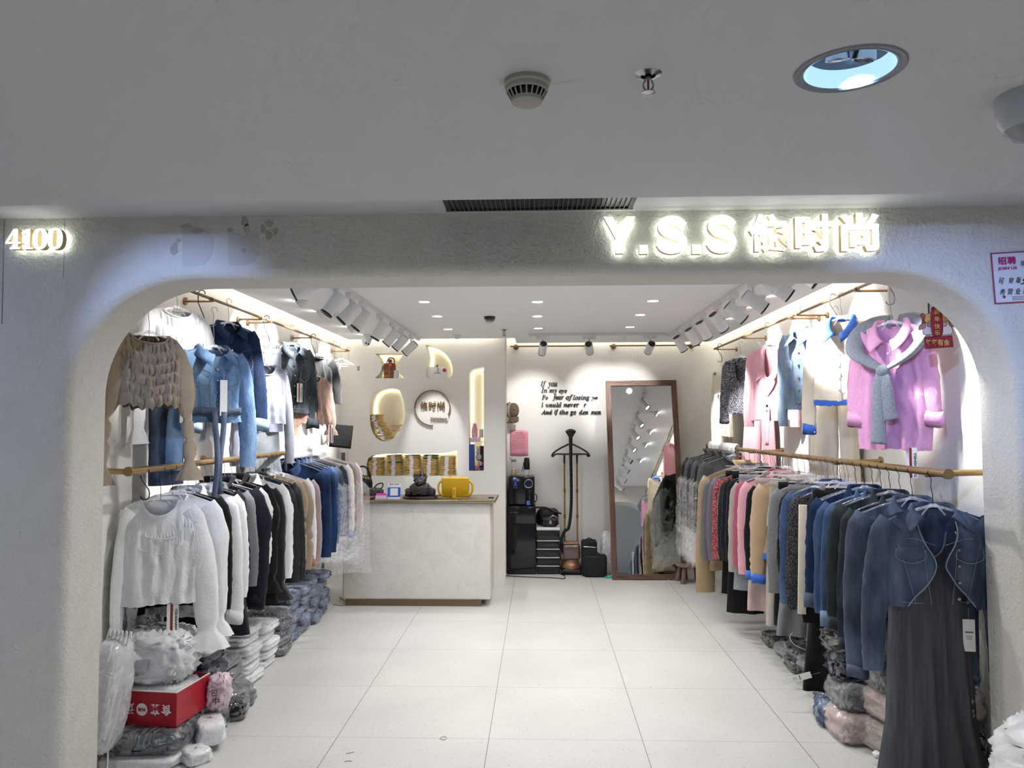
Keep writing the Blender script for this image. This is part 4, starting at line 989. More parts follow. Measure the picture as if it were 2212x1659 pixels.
# right wall, farthest to nearest
hung(1559, 797, 1.84, -1.0, bottom_garment, .22, name='trousers', label='cream pleated trousers at the far end of the right wall', cat='trousers', m=F_cream, seed=320, L=.95, w=.13, wide=1.1, hlabel='clip hanger gripping the cream pleated trousers')
hung(1563, 850, 1.80, -.9, top_garment, .14, name='knit_top', label='cream sleeveless top in front of the cream pleated trousers', cat='knit top', m=F_cream, seed=321, L=.42, wd=.12, arms=False, hlabel='clear hanger holding the cream sleeveless top')
t, G = hung(1600, 772, 1.86, -.95, top_garment, .14, name='cardigan', label='black and white tweed cardigan with fringed hem', cat='cardigan', m=F_tweed, seed=322, style='plain', L=.52, sl=.52, wd=.18,
     nd=.22, neck=.07, r=(.06, .055, .05), hlabel='clear hanger holding the tweed cardigan', cuffm=F_tweed, clen=.04)
hung(1643, 772, 1.92, -1.0, bottom_garment, .14, name='trousers', label='pink wool trousers behind the pink blazer', cat='trousers', m=F_pink, seed=323, L=.98, w=.15, wide=1.35, fold=.01, hlabel='clip hanger gripping the pink trousers')
t, G = hung(1664, 745, 1.84, -1.0, top_garment, .14, name='blazer', label='pink wool blazer with black cuff buttons and tie belt', cat='blazer', m=F_pink, seed=324, style='blazer', L=.60, sl=.56, wd=.21, fold=.004, crease=.001,
     nd=.26, neck=.06, r=(.065, .058, .05), out=.05, hlabel='clear hanger holding the pink blazer')
for s_, v in ((-.05, .72), (.02, .78), (.0, .66)): MB().lathe([(0, .004), (.009, .003), (.011, 0)], (0, 0, 0), 10, rot=rx(PI/2)).build('button', M_black, t, loc=G.at(s_, v, .01))
mb = MB()
for s_ in (-.03, .04):
    q = G.at(s_, .7, .014); k = np.linspace(0, 1, 10); mb.grid(np.array([np.stack([q[0]+dx+.008*np.sin(k*4+s_*20), q[1]+0*k, q[2]-.3*k], 1) for dx in (-.012, .012)]))
mb.build('belt', F_pink, t, smooth='full', solid=.003)
hung(1733, 712, 1.91, -1.15, top_garment, .16, name='denim_jacket', label='light washed denim jacket seen sideways beside the cream jacket', cat='denim jacket', m=D_pale, seed=325, style='denim', L=.58, sl=.62, wd=.19, hlabel='clear hanger holding the light washed denim jacket')
hung(1806, 712, 1.93, -1.0, bottom_garment, .14, name='trousers', label='cream wide trousers below the cream jacket', cat='trousers', m=F_cream, seed=326, L=1.0, w=.17, wide=1.2, fold=.01, hlabel='clip hanger gripping the cream wide trousers')
t, G = hung(1818, 690, 1.83, -.9, top_garment, .15, name='jacket', label='cream wool jacket with blue shirt collar, cuffs and hem', cat='jacket', m=F_cream, seed=327, style='shirt', col_m=F_blue, L=.52, sl=.60, wd=.20, fold=.004, crease=.0015,
     r=(.06, .052, .045), out=.06, cuffm=F_blue, clen=.055, cw=1.04, hlabel='clear hanger holding the cream jacket', neck=.07, nd=.10)
G.patch(t, 'hem_band', F_blue, (-.99, .99, .93, .999), off=.004, n=24, mm=3)
for sd in (-1, 1): G.patch(t, 'pocket', F_cream, (.3*sd-.25, .3*sd+.25, .62, .84), off=.005)
t, G = hung(1925, 700, 1.80, -.88, top_garment, .22, name='shirt', label='oversized pink poplin shirt nearest on the right wall', cat='shirt', m=F_shirt, seed=328, style='shirt', L=.64, sl=.44, w=((0, .155), (.3, .175), (.7, .20), (1, .185)),
     fold=.012, crease=.007, r=(.06, .06, .05), out=.045, cuffm=F_shirt, clen=.07, cw=1.15, neck=.075, nd=.10, hlabel='clear hanger holding the pink shirt', tagstyle=('red', .55, .93))
tsw = thing('sweater', 'grey sweater tied round the shoulders of the pink shirt', 'sweater', t.location, t.rotation_euler[:])
mb = MB()
for sd in (-1, 1):
    P = [(sd*.02, .055, .005), (sd*.10, .04, .0), (sd*.165, -.01, -.055), (sd*.15, -.075, -.14), (sd*.07, -.085, -.20), (sd*.01, -.09, -.235)]
    mb.tube(smooth_path(P, 5), np.interp(np.linspace(0, 1, 26), [0, .3, .6, 1], [.05, .055, .05, .022]), 14, flat=.45, up=(0, 1, 0))
mb.build('body', F_grey, tsw, smooth='full'); MB().ball((0, -.10, -.245), (.035, .025, .032)).build('knot', F_grey, tsw)
for sd, ln in ((-.6, .36), (.7, .24)):
    P = [(sd*.01, -.10, -.25), (sd*.03, -.11, -.32), (sd*.04, -.105, -.27-ln*.7), (sd*.05, -.10, -.25-ln)]
    MB().tube(smooth_path(P, 5), np.linspace(.025, .042, 16), 12, flat=.4, up=(0, 1, 0)).build('sleeve', F_grey, tsw, smooth='full')
for y, lab in ((4.08, 'steel S-hook carrying the hanger of the pink shirt'), (4.86, 'empty steel S-hook beside the cream jacket'), (6.25, 'empty steel S-hook near the pink blazer'), (7.9, 'black S-hook above the tweed cardigan')):
    s_hook((RR, y, RAILZ+.012), lab, .15, rot=-.3, m=M_blkmetal if 'black' in lab else M_steel)

# ------------------------------------------------------------------ lamps in the shop ceiling
def track(label, a, b):
    a, b = np.array(a), np.array(b); d = b-a; L = np.linalg.norm(d)
    mb = MB(); ang = math.atan2(d[1], d[0])
    mb.box((a+b)/2-[0, 0, .012], (L, .034, .022), rot=rz(ang)); mb.box((a+b)/2-[0, 0, .0235], (L, .004, .002), rot=rz(ang))
    tag(mb.build('light_track', M_white), label, 'light track')
track('white light track on the left of the shop ceiling', (-1.28, 3.7, CEIL), (-1.28, 8.2, CEIL))
track('white light track on the right of the shop ceiling', (1.33, 3.7, CEIL), (1.33, 8.0, CEIL))
track('short white light track along the back wall', (-.11, 7.82, CEIL), (1.27, 7.82, CEIL))
def track_spot(label, x, y, d, watts, deg=44, col=NEUT, along=(0, 1), group=None):
    t = thing('track_spotlight', label, 'spotlight', (x, y, CEIL), 0, group); d = np.array(d, float); d /= np.linalg.norm(d)
    ang = math.atan2(along[1], along[0])
    MB().box((0, 0, -.042), (.13, .036, .038), rot=rz(ang), bev=.003).build('adapter', M_white, t)
    c = np.array([0, 0, -.145])+d*.012; R = aim(d)
    MB().tube([(0, 0, -.06), (0, 0, -.09), c*.5+np.array([0, 0, -.10])*.5, c], .007, 8).build('stem', M_white, t)
    mb = MB(); mb.lathe([(0, -.078), (.036, -.078), (.0405, -.074), (.0405, .0), (.0395, .001), (.0395, .003), (.0405, .004), (.0405, .075)], c, 26, rot=R); mb.build('housing', M_white, t)
    MB().lathe([(0, -.0785), (.034, -.0785)], c, 20, rot=R).build('rear_cap', mat('dark_grey_cap', '#3a3a3d', .5), t)
    MB().lathe([(.0412, .070), (.0412, .080), (.034, .080), (.030, .066)], c, 26, rot=R).build('rim', M_black, t)
    MB().lathe([(0, .062), (.031, .064)], c, 20, rot=R).build('lens', M_lamp, t)
    p = np.array([x, y, CEIL])+c+d*.085; spot('track_beam', p, d, watts, deg, col, .8, .03, t)
ords = ['hidden behind the arch', 'nearest the entrance', 'second from the entrance', 'third from the entrance', 'fourth from the entrance', 'fifth from the entrance', 'sixth from the entrance', 'farthest from the entrance']
LW = [(4.25, (-.85, -.12, -.42)), (4.80, (-.62, -.25, -.95)), (5.20, (-.78, -.22, -.85)), (5.58, (-.70, -.18, -.9)), (6.20, (-.55, -.1, -.95)), (6.72, (-.75, .0, -.85)), (7.15, (-.8, .05, -.85)), (7.70, (-.9, .1, -.8))]
for k, (y, d) in enumerate(LW): track_spot('white cylinder spotlight on the left track, '+ords[k], -1.28, y, d, 20 if k == 0 else 80 if k == 1 else 86 if k < 7 else 58)
RW = [(3.95, (.75, -.22, -.62)), (4.38, (.85, -.1, -.62)), (4.86, (.85, -.05, -.62)), (5.33, (.85, .05, -.72)), (5.83, (.62, .35, -.72)), (6.35, (.55, .35, -.85)), (6.81, (.6, .35, -.85)), (7.41, (.6, .4, -.85))]
for k, (y, d) in enumerate(RW): track_spot('white cylinder spotlight on the right track, '+ords[k], 1.33, y, d, 50 if k == 0 else 86 if k < 5 else 66)
for x, d, lab in ((.035, (-.10, .9, -.52), 'left'), (.50, (.14, .9, -.42), 'middle'), (1.11, (-.12, .9, -.42), 'right')):
    track_spot('white cylinder spotlight on the back track, '+lab+' of three', x, 7.82, d, 26, 52, NEUT, (1, 0))
def downlight(label, px, py, watts=18, group='unseen downlights added behind the arch', deg=120):
    p = at(px, py, Z=CEIL); t = thing('downlight', label, 'downlight', p, 0)
    MB().lathe([(.038, -.001), (.052, -.004), (.056, -.001), (.056, .0)], (0, 0, 0), 26).build('ring', M_white, t)
    MB().lathe([(0, -.0015), (.036, -.0015), (.039, -.002)], (0, 0, 0), 22).build('lens', M_lamp, t)
    spot('downlight_beam', p+[0, 0, -.012], (0, 0, -1), watts, deg, NEUT, .8, .035, t)
DL = [(917, 652, 'front one of the left row, clear of the track'), (945, 683, 'middle one of the left row'), (968, 711, 'back one of the left row by the niche wall'),
      (1161, 614, 'centre row, half hidden by the arch top'), (1161, 652, 'centre row, second from the arch'), (1161, 683, 'centre row, third from the arch'), (1163, 709, 'centre row, closest to the back track'),
      (1448, 609, 'right row, touching the arch top'), (1410, 650, 'right row, second from the arch'), (1383, 680, 'right row, third from the arch'), (1361, 706, 'right row, closest to the back track')]
for px, py, l in DL: downlight('round recessed downlight, '+l, px, py)
for x, l in ((-.75, 'left'), (.1, 'middle'), (.95, 'right')):   # unseen lamps added inside the shop front to brighten reveal and clothes
    pp = at(1100, 500, Z=CEIL); pp = np.array([x, 4.0, CEIL]); t = thing('downlight', 'unseen downlight added just behind the arch, '+l+' of three', 'downlight', pp, 0, 'unseen downlights added behind the arch')
    MB().lathe([(.038, -.001), (.052, -.004), (.056, -.001), (.056, .0)], (0, 0, 0), 26).build('ring', M_white, t); MB().lathe([(0, -.0015), (.036, -.0015), (.039, -.002)], (0, 0, 0), 22).build('lens', M_lamp, t)
    spot('downlight_beam', pp+[0, 0, -.012], (0, -.1, -1), 33, 155, NEUT, .8, .035, t)
def gimbal(label, p, sgn, watts=48):
    t = thing('gimbal_downlight', label, 'downlight', p, 0); d = np.array([sgn*.8, 0, -.6]); R = aim(d)
    MB().lathe([(.042, .001), (.055, -.004), (.058, -.001)], (0, 0, 0), 26).build('ring', M_white, t)
    MB().lathe([(.0, -.04), (.030, -.036), (.040, .0), (.040, .024)], (sgn*.004, 0, -.012), 22, rot=R).build('housing', M_white, t)
    MB().lathe([(0, .020), (.038, .022)], (sgn*.004, 0, -.012), 20, rot=R).build('lens', M_lamp, t)
    spot('gimbal_beam', np.array(p)+[sgn*.035, 0, -.035], d, watts, 70, NEUT, .6, .03, t)
for k, y in enumerate((5.6, 6.13, 7.14, 7.8)): gimbal('tilted white downlight left of the left track, '+['nearest', 'second', 'third', 'farthest'][k]+' of four', (-1.74, y, CEIL), -1)
for k, y in enumerate((4.9, 5.6, 6.13, 6.8)): gimbal('tilted white downlight right of the right track, '+['nearest', 'second', 'third', 'farthest'][k]+' of four', (1.58, y, CEIL), 1)

def small_detector(label, p, r=.05, h=.04):
    t = thing('motion_sensor', label, 'sensor', p, 0)
    MB().lathe([(0, 0), (r, 0), (r, -.008), (r*.75, -.012)], (0, 0, 0), 24).build('base', M_white, t)
    MB().lathe([(r*.72, -.008), (r*.7, -h*.6), (r*.45, -h*.95), (0, -h*1.05)], (0, 0, 0), 24).build('dome', M_white, t); return t
small_detector('white domed sensor on the ceiling beside the leaf niche', at(987, 724, Z=CEIL), .045)
small_detector('white domed sensor on the ceiling above the left rail', at(727, 677, Z=CEIL), .045)
small_detector('white domed sensor on the ceiling behind the back track', at(1345, 728, Z=CEIL), .04)
def smoke_detector(label, p, s=1.0, dark=False):
    t = thing('smoke_detector', label, 'smoke detector', p, 0); m = mat('aged_white_plastic', '#a9a59a', .5)
    MB().lathe([(0, 0), (.053*s, 0), (.054*s, -.010*s), (.050*s, -.014*s), (.050*s, -.024*s), (.046*s, -.027*s)], (0, 0, 0), 30).build('base', M_black if dark else m, t)
    MB().lathe([(.040*s, -.02*s), (.036*s, -.042*s)], (0, 0, 0), 24).build('core', M_black, t)
    mb = MB()
    for k in range(20):
        a = k*PI/10; mb.tube([(.047*s*math.cos(a), .047*s*math.sin(a), -.025*s), (.036*s*math.cos(a), .036*s*math.sin(a), -.044*s)], .002*s, 5)
    mb.build('grille', m, t); MB().lathe([(.037*s, -.042*s), (.036*s, -.050*s), (.026*s, -.056*s), (0, -.058*s)], (0, 0, 0), 26).build('cap', m, t)
smoke_detector('small smoke detector on the shop ceiling, dark rimmed', at(1058, 684, Z=CEIL), .9, True)
smoke_detector('smoke detector on the grey mall ceiling', at(1138, 176, Z=MALL_Z), 1.0)
def sprinkler(label, p, s=1.0):
    t = thing('sprinkler', label, 'sprinkler', p, 0)
    MB().lathe([(0, -.001), (.036*s, -.001), (.040*s, .002*s), (.02*s, -.006*s)], (0, 0, 0), 18).build('escutcheon', M_steel, t)
    mb = MB(); mb.tube([(0, 0, 0), (0, 0, -.02*s)], .009*s, 10)
    for sd in (-1, 1): mb.tube(smooth_path([(sd*.008*s, 0, -.018*s), (sd*.014*s, 0, -.032*s), (sd*.004*s, 0, -.05*s)], 3), .0025*s, 6)
    mb.build('frame', M_steel, t); MB().tube([(0, 0, -.018*s), (0, 0, -.048*s)], .003*s, 8).build('bulb', mat('red_bulb', '#8c2a2a', .2), t)
    mb = MB(); mb.lathe([(0, -.052*s), (.019*s, -.050*s), (.020*s, -.053*s), (0, -.058*s)], (0, 0, 0), 12); mb.build('deflector', M_steel, t)
sprinkler('sprinkler head on the grey mall ceiling', at(1400, 160, Z=MALL_Z), .85)
sprinkler('sprinkler head on the shop ceiling by the niche wall', at(1089, 712, Z=CEIL), 1.2)
def camera_dome(label, p, s=1.0, d=(.3, -.8, -.5)):
    t = thing('security_camera', label, 'security camera', p, 0)
    MB().lathe([(0, 0), (.056*s, 0), (.058*s, -.012*s), (.050*s, -.035*s)], (0, 0, 0), 26).build('base', M_white, t)
    MB().ball((0, 0, -.045*s), .046*s, 22, 14).build('ball', M_white, t)
    R = aim(d); c = np.array([0, 0, -.045*s])+np.array(d)/np.linalg.norm(d)*.040*s
    mb = MB()
    for sd in (-1, 1): mb.lathe([(0, .010*s), (.009*s, .009*s), (.010*s, 0)], c+R @ np.array([sd*.013*s, 0, 0]), 14, rot=R)
    mb.build('lens', M_blackgl, t)
camera_dome('white security camera hanging in the left rear ceiling corner', at(792, 729, Z=CEIL), 1.0)

# ------------------------------------------------------------------ mall ceiling
p = at(1835, 150, Z=MALL_Z); t = thing('recessed_spotlight', 'large round twin spotlight recessed in the mall ceiling', 'ceiling light', p, 0)
MB().lathe([(.098, .0), (.104, -.004), (.106, -.002), (.118, -.004), (.121, -.001), (.121, .0)], (0, 0, 0), 48).build('ring', mat('grey_ring', '#85888f', .45), t)
can = mat('lamp_reflector_glow', '#e8f2ff', .35, emit='#9fd0ff', estr=.55)  # lamplight on the reflector is painted as a pale blue emission
MB().lathe([(.098, -.001), (.092, .030), (.088, .040)], (0, 0, 0), 48).build('reflector', can, t)
MB().lathe([(0, .039), (.090, .039)], (0, 0, 0), 30).build('plate', M_black, t)
for sd, m_ in ((-1, M_lampblue), (1, M_steel)):
    R = aim((sd*-.1, .3, -1)); c = (sd*.030-.012, -.040, .014)
    MB().lathe([(.022, -.02), (.026, .01), (.021, .012), (.020, .004)], c, 22, rot=R).build('lamp_cup', M_steel, t)
    MB().lathe([(0, .004), (.020, .006)], c, 18, rot=R).build('lamp', m_, t)
spot('mall_beam', p+[0, .0, -.01], (.92, 1.42, -.46), 62, 40, BLUE, .8, .03)
spot('mall_beam', p+[0, .0, -.01], (.15, .1, -1), 9, 120, COOL, .9, .03)
spot('mall_beam', (-1.62, 1.775, MALL_Z-.01), (.12, 1.42, -.42), 62, 40, BLUE, .8, .03)
spot('mall_beam', (-3.0, 1.9, MALL_Z-.01), (.5, 1.2, -.8), 16, 90, BLUE, .9, .03)
spot('mall_beam', (3.1, 1.9, MALL_Z-.01), (-.4, 1.2, -.8), 12, 90, BLUE, .9, .03)
p = at(2215, 205, Z=MALL_Z); t = thing('dome_camera', 'pale domed camera cut by the picture edge on the mall ceiling', 'security camera', p+[.02, 0, 0], 0)
MB().lathe([(0, 0), (.085, 0), (.086, -.012), (.080, -.06), (.066, -.085)], (0, 0, 0), 36).build('housing', mat('pale_grey_plastic', '#b9bcc4', .45), t)
MB().lathe([(.066, -.084), (.05, -.104), (.025, -.114), (0, -.117)], (0, 0, 0), 30).build('dome', mat('smoked_dome', '#8b8d92', .25), t)
# air grille in the soffit above the sign
ga, gb = at(963, 437, Z=SOFFIT_Z), at(1370, 427, Z=SOFFIT_Z); gy0, gy1 = MALL_EDGE+.12, FRONT_Y-.06
t = thing('air_grille', 'long black slotted air grille above the shop front', 'vent', ((ga[0]+gb[0])/2, (gy0+gy1)/2, SOFFIT_Z), 0); w_ = gb[0]-ga[0]; d_ = gy1-gy0
MB().box((0, 0, -.001), (w_, d_, .002)).build('backing', M_black, t, smooth=False)
mb = MB(); mb.box((0, d_/2, -.004), (w_+.02, .015, .008)); mb.box((0, -d_/2, -.004), (w_+.02, .015, .008)); mb.box((-w_/2, 0, -.004), (.014, d_, .008)); mb.box((w_/2, 0, -.004), (.014, d_, .008))
mb.build('frame', mat('dark_grille_paint', '#2e2f32', .5), t, smooth=False)
for k in range(39): MB().box((-w_/2+w_*(k+.5)/39, 0, -.006), (.0022, d_, .010)).build('slat', mat('grille_slat', '#6e7074', .5), t, smooth=False)

# ------------------------------------------------------------------ shop sign, number, marks on the facade
M_sign = mat('sign_face_glow', '#ffffff', emit='#fdfffb', estr=1.6); M_signside = mat('sign_side', '#b79a6a', .4, metal=.4)
M_halo = mat('sign_back_glow', '#ffffff', emit='#f4fff0', estr=2.6)
def sign(name, label, glyphs, offset):
    t = thing(name, label, 'sign', (0, 0, 0), 0)
    for ch, x0, x1, y0, y1 in glyphs:
        a, b = at(x0, y0, Y=FRONT_Y-.05), at(x1, y1, Y=FRONT_Y-.05); c = (a+b)/2; w, h = b[0]-a[0], a[2]-b[2]
        if ch == '.':
            MB().box((c[0], FRONT_Y-.052, c[2]), (w, .004, h)).build('letter', M_sign, t, smooth=False); MB().box((c[0], FRONT_Y-.035, c[2]), (w, .028, h)).build('letter_side', M_signside, t, smooth=False)
            MB().box((c[0], FRONT_Y-.016, c[2]), (w*.9, .006, h*.9)).build('letter_glow', M_halo, t, smooth=False); continue
        if ch in 'YS':
            P = SHAPES[ch]; f = MB(); s_ = MB(); g = MB()
            for mbq, y0_, y1_, k in ((f, -.054, -.050, 1), (s_, -.050, -.022, 1), (g, -.020, -.012, .97)):
                mbq.prism([(c[0]+(u-.5)*w*k, c[2]+(v-.5)*h*k) for u, v in P], FRONT_Y+y0_, FRONT_Y+y1_)
        else:
            f = write(MB(), ch, (c[0], FRONT_Y-.052, c[2]), w, h, .004, offset=offset); s_ = write(MB(), ch, (c[0], FRONT_Y-.036, c[2]), w, h, .028, offset=offset)
            g = write(MB(), ch, (c[0], FRONT_Y-.016, c[2]), w*.98, h*.98, .006, offset=offset)
        f.build('letter', M_sign, t, smooth=False); s_.build('letter_side', M_signside, t, smooth=False); g.build('letter_glow', M_halo, t, smooth=False)
    return t
def s_shape():
    """a bold S: a thick stroke swept along its spine"""
    sp = smooth_path([(.84, .72), (.70, .84), (.50, .885), (.29, .83), (.22, .70), (.32, .58), (.52, .505), (.72, .43), (.80, .29), (.70, .16), (.48, .115), (.26, .16), (.14, .30)], 5)
    T = np.gradient(sp, axis=0); T /= np.linalg.norm(T, axis=1)[:, None]; N = np.stack([-T[:, 1], T[:, 0]], 1)
    hw = np.ones(len(sp))*.125; L_, Rr = sp+N*hw[:, None], sp-N*hw[:, None]; P = np.vstack([L_, Rr[::-1]]); lo, hi = P.min(0), P.max(0)
    return [tuple(q) for q in (P-lo)/(hi-lo)]
SHAPES = {'Y': [(.37, 0), (.63, 0), (.63, .40), (1.0, 1.0), (.72, 1.0), (.5, .60), (.28, 1.0), (0, 1.0), (.37, .40)], 'S': s_shape()}
sign('shop_sign', 'glowing white shop name letters on the shop front', [('Y', 1304, 1373, 469, 547), ('.', 1381, 1399, 530, 548), ('S', 1417, 1484, 467, 548), ('.', 1495, 1514, 529, 548), ('S', 1525, 1591, 465, 547),
     ('依', 1618, 1703, 463, 544), ('时', 1717, 1800, 463, 543), ('尚', 1814, 1900, 461, 542)], .034)
sign('unit_number', 'glowing serif shop number 4100 at the left of the shop front', [('𝟒', 14, 44, 495, 538), ('𝟏', 48, 71, 495, 538), ('𝟎', 72, 102, 494, 538), ('𝟎', 104, 135, 493, 538)], .0)
# ghost marks left by removed letters
M_ghost = mat('glue_ghost', '#c6c3bf', .75, bump=.3, bscale=60); M_glue = mat('old_glue', '#b3ada3', .7)
def patchy(pts, m, label, k=3, dy=.0015):
    q = cpoly([tuple(v) for v in pts], k); P = pxpoly(q, FRONT_Y-dy); mb = MB(); mb.prism(P, FRONT_Y-dy, FRONT_Y); return mb
a_ = thing('glue_marks', 'faint grey glue ghosts of removed letters on the facade', 'stain', (0, 0, 0), 0)
patchy([(394, 575), (394, 500), (400, 492), (430, 492), (452, 502), (461, 522), (457, 550), (440, 570), (415, 576)], M_ghost, '').build('ghost', M_ghost, a_, smooth=False)
patchy([(494, 573), (493, 500), (505, 503), (528, 510), (545, 500), (558, 512), (560, 535), (552, 560), (530, 572)], M_ghost, '').build('ghost', M_ghost, a_, smooth=False)
mb = MB()
for cx, cy, r, e in ((376, 537, 8, 14), (385, 519, 5, 4), (402, 488, 12, 4), (425, 500, 14, 5), (528, 478, 7, 12), (533, 494, 6, 10), (581, 482, 9, 6), (580, 508, 7, 9), (594, 500, 6, 7), (567, 494, 5, 8), (526, 541, 5, 6), (497, 496, 7, 3)):
    pts = [(cx+r*math.cos(a)*(1+.25*math.sin(3*a+cx)), cy+e*math.sin(a)*(1+.2*math.sin(2*a+cy))) for a in np.linspace(0, 2*PI, 12, endpoint=False)]
    MB().prism(pxpoly(pts, FRONT_Y-.003), FRONT_Y-.003, FRONT_Y).build('glue_blob', M_glue, a_, smooth=False)
def line_px(x0, y0, x1, y1, name, m, w=.0015):
    a, b = at(x0, y0, Y=FRONT_Y-.0008), at(x1, y1, Y=FRONT_Y-.0008); return MB().tube([a, b], w, 5)
tr_ = struct('trim_1', line_px(140, 462, 137, 600, '', None, .0007), mat('seam_line', '#8b8a8a', .8))  # facade panel seams drawn as thin grey lines
struct('trim_2', line_px(10, 462, 4, 700, '', None, .002), MATS['seam_line'])
# hiring notice in a soft plastic pocket
t = thing('hiring_notice', 'red-edged hiring notice in a plastic pocket on the facade', 'notice', (0, 0, 0), 0)
na, nb = at(2143, 545, Y=FRONT_Y-.004), at(2262, 652, Y=FRONT_Y-.004); ncx, ncz = (na[0]+nb[0])/2, (na[2]+nb[2])/2; nw, nh = nb[0]-na[0], na[2]-nb[2]
Rn = ry(-.05); P_ = lambda u, v, y=0: np.array([ncx, FRONT_Y-.004+y, ncz])+Rn @ np.array([(u-.5)*nw, 0, (.5-v)*nh])
MB().box((ncx, FRONT_Y-.003, ncz), (nw, .003, nh), rot=Rn).build('sheet', mat('notice_paper', '#dcdde6', .4, coat=.5), t, smooth=False)
mb = MB()
for (c, s_) in (((.5, 0), (nw+.004, .005)), ((.5, 1), (nw+.004, .005)), ((0, .5), (.005, nh)), ((1, .5), (.005, nh))): mb.box(P_(*c, -.001), (s_[0], .004, s_[1]), rot=Rn)
mb.build('edge', mat('notice_edge', '#a4405a', .5), t, smooth=False)
mb = MB(); M_mag = mat('magenta_ink', '#b3276f', .5)
write(mb, '招', P_(.19, .16, -.003), nw*.16, nh*.16, .001, rot=Rn, offset=.03); write(mb, '聘', P_(.37, .16, -.003), nw*.16, nh*.16, .001, rot=Rn, offset=.03)
write(mb, 'JOIN US', P_(.28, .32, -.003), nw*.36, nh*.075, .001, rot=Rn, offset=.03); mb.build('heading', M_mag, t, smooth=False)
mb = MB()
for ch, u, v in (('穿', .33, .56), ('版', .47, .56), ('毕', .58, .24), ('可', .15, .56), ('秀', .15, .78), ('营', .30, .78), ('业', .44, .78), ('员', .58, .78), ('，', .56, .6)): write(mb, ch, P_(u, v, -.003), nw*.10, nh*.12, .001, rot=Rn @ ry(.1), shear=.2)
for k in range(3): mb.box(P_(.62, .89+.03*k, -.0025), (nw*.6, .001, .0012), rot=Rn)
mb.build('handwriting', M_ink, t, smooth=False); MB().lathe([(0, .001), (.006, .001)], P_(.17, .88, -.003), 14, rot=rx(PI/2)).build('stamp', M_red, t)

# ------------------------------------------------------------------ cash counter
CY0, CY1, CZ, CX0, CX1 = 7.05, 7.62, .955, -1.80, -.405
t = thing('cash_counter', 'plastered cash counter with brass top and plinth', 'counter', ((CX0+CX1)/2, 7.33, 0), 0); w_ = CX1-CX0
M_cbody = plaster('counter_plaster', '#e3dfd6', .3, .08)
MB().box((-.02, 0, CZ/2+.02), (w_-.05, CY1-CY0-.06, CZ-.08), bev=.02).build('body', M_cbody, t)
MB().box((0, -.003, CZ-.013), (w_, CY1-CY0, .026), bev=.002).build('worktop', mat('pale_brass_sheet', '#b3a587', .28, metal=1.0, bump=.03, bscale=120, stretch=(.05, 1, 1)), t)
MB().box((-.05, 0, .03), (w_-.16, CY1-CY0-.09, .06)).build('plinth', mat('bronze_plinth', '#7d6a4f', .45, metal=.6), t, smooth=False)
def on(px, py=None, y=7.2, z=CZ):
    return np.array([at(px, 1000, Y=y)[0], y, z])
def px_w(n, y): return n/F_PX*y
# tablet in yellow case
p = on(983, y=7.22); t = thing('tablet', 'tablet in a yellow child-proof case with side handles', 'tablet', p, 0); M_yel = mat('yellow_foam', '#d9a90c', .5)
TW, TH = px_w(60, 7.2), px_w(44, 7.2)
MB().box((0, .03, TH/2+.004), (TW, .028, TH), rot=rx(.12), bev=.013).build('case', M_yel, t)
for sd in (-1, 1):
    MB().tube(smooth_path([(sd*TW*.47, .035, TH*.85), (sd*TW*.60, .035, TH*.7), (sd*TW*.62, .03, TH*.45), (sd*TW*.58, .03, TH*.25), (sd*TW*.47, .03, TH*.12)], 5), .010, 8).build('handle', M_yel, t)
    MB().tube([(sd*.035, .04, TH*.98), (sd*.055, .045, TH*1.08)], [.010, .003], 8).build('horn', M_yel, t)
mb = MB(); mb.box((-.008, .0, .05), (.035, .012, .10), rot=rx(-.2), bev=.003); mb.build('stand', M_yel, t)
MB().box((-.008, -.007, .055), (.012, .004, .055), rot=rx(-.2)).build('stand_slot', mat('yellow_slot', '#9d7708', .6), t)
MB().box((.085, .012, TH*.80), (.028, .004, .005)).build('camera_slot', M_black, t)
# blessing toad statue
p = on(908, y=7.22); t = thing('statue', 'dark purple carved beast statue on an oval base', 'statue', p, 0); M_pur = mat('purple_resin', '#24121b', .25, bump=.9, bscale=55, bdist=.02, coat=.6)
MB().lathe([(0, 0), (.15, 0), (.155, .010), (.15, .022), (0, .024)], (0, 0, 0), 30).build('base', mat('dark_wood_base', '#2a1418', .3, coat=.4), t).scale = (1.05, .6, 1)
mb = MB(); V = pillow(.20, .15, .12, 4, 30, 18, .010); mb.grid(V, closeu=True); V = pillow(.12, .12, .10, 5, 26, 14, .010); V[..., 2] += .09; mb.grid(V, closeu=True)
for sd in (-1, 1):
    V = pillow(.09, .10, .075, 6+sd, 20, 12, .008); V[..., 0] += sd*.10; mb.grid(V, closeu=True); mb.ball((sd*.045, -.03, .02), (.03, .04, .02))
mb.ball((0, -.055, .13), (.04, .03, .03)); mb.build('body', M_pur, t, smooth='full').location = (0, 0, .022)
mb = MB()
for k in range(7): a = k*PI/6; mb.tube([(.045*math.cos(a), .0, .19), (.06*math.cos(a), 0, .205+.02*math.sin(a)), (.055*math.cos(a), 0, .225+.028*math.sin(a))], [.016, .011, .002], 8)
mb.build('crest', M_pur, t)
MB().lathe([(0, 0), (.10, 0), (.10, .006), (0, .006)], (.10, .06, .018), 24).build('base_tail', MATS['dark_wood_base'], t)
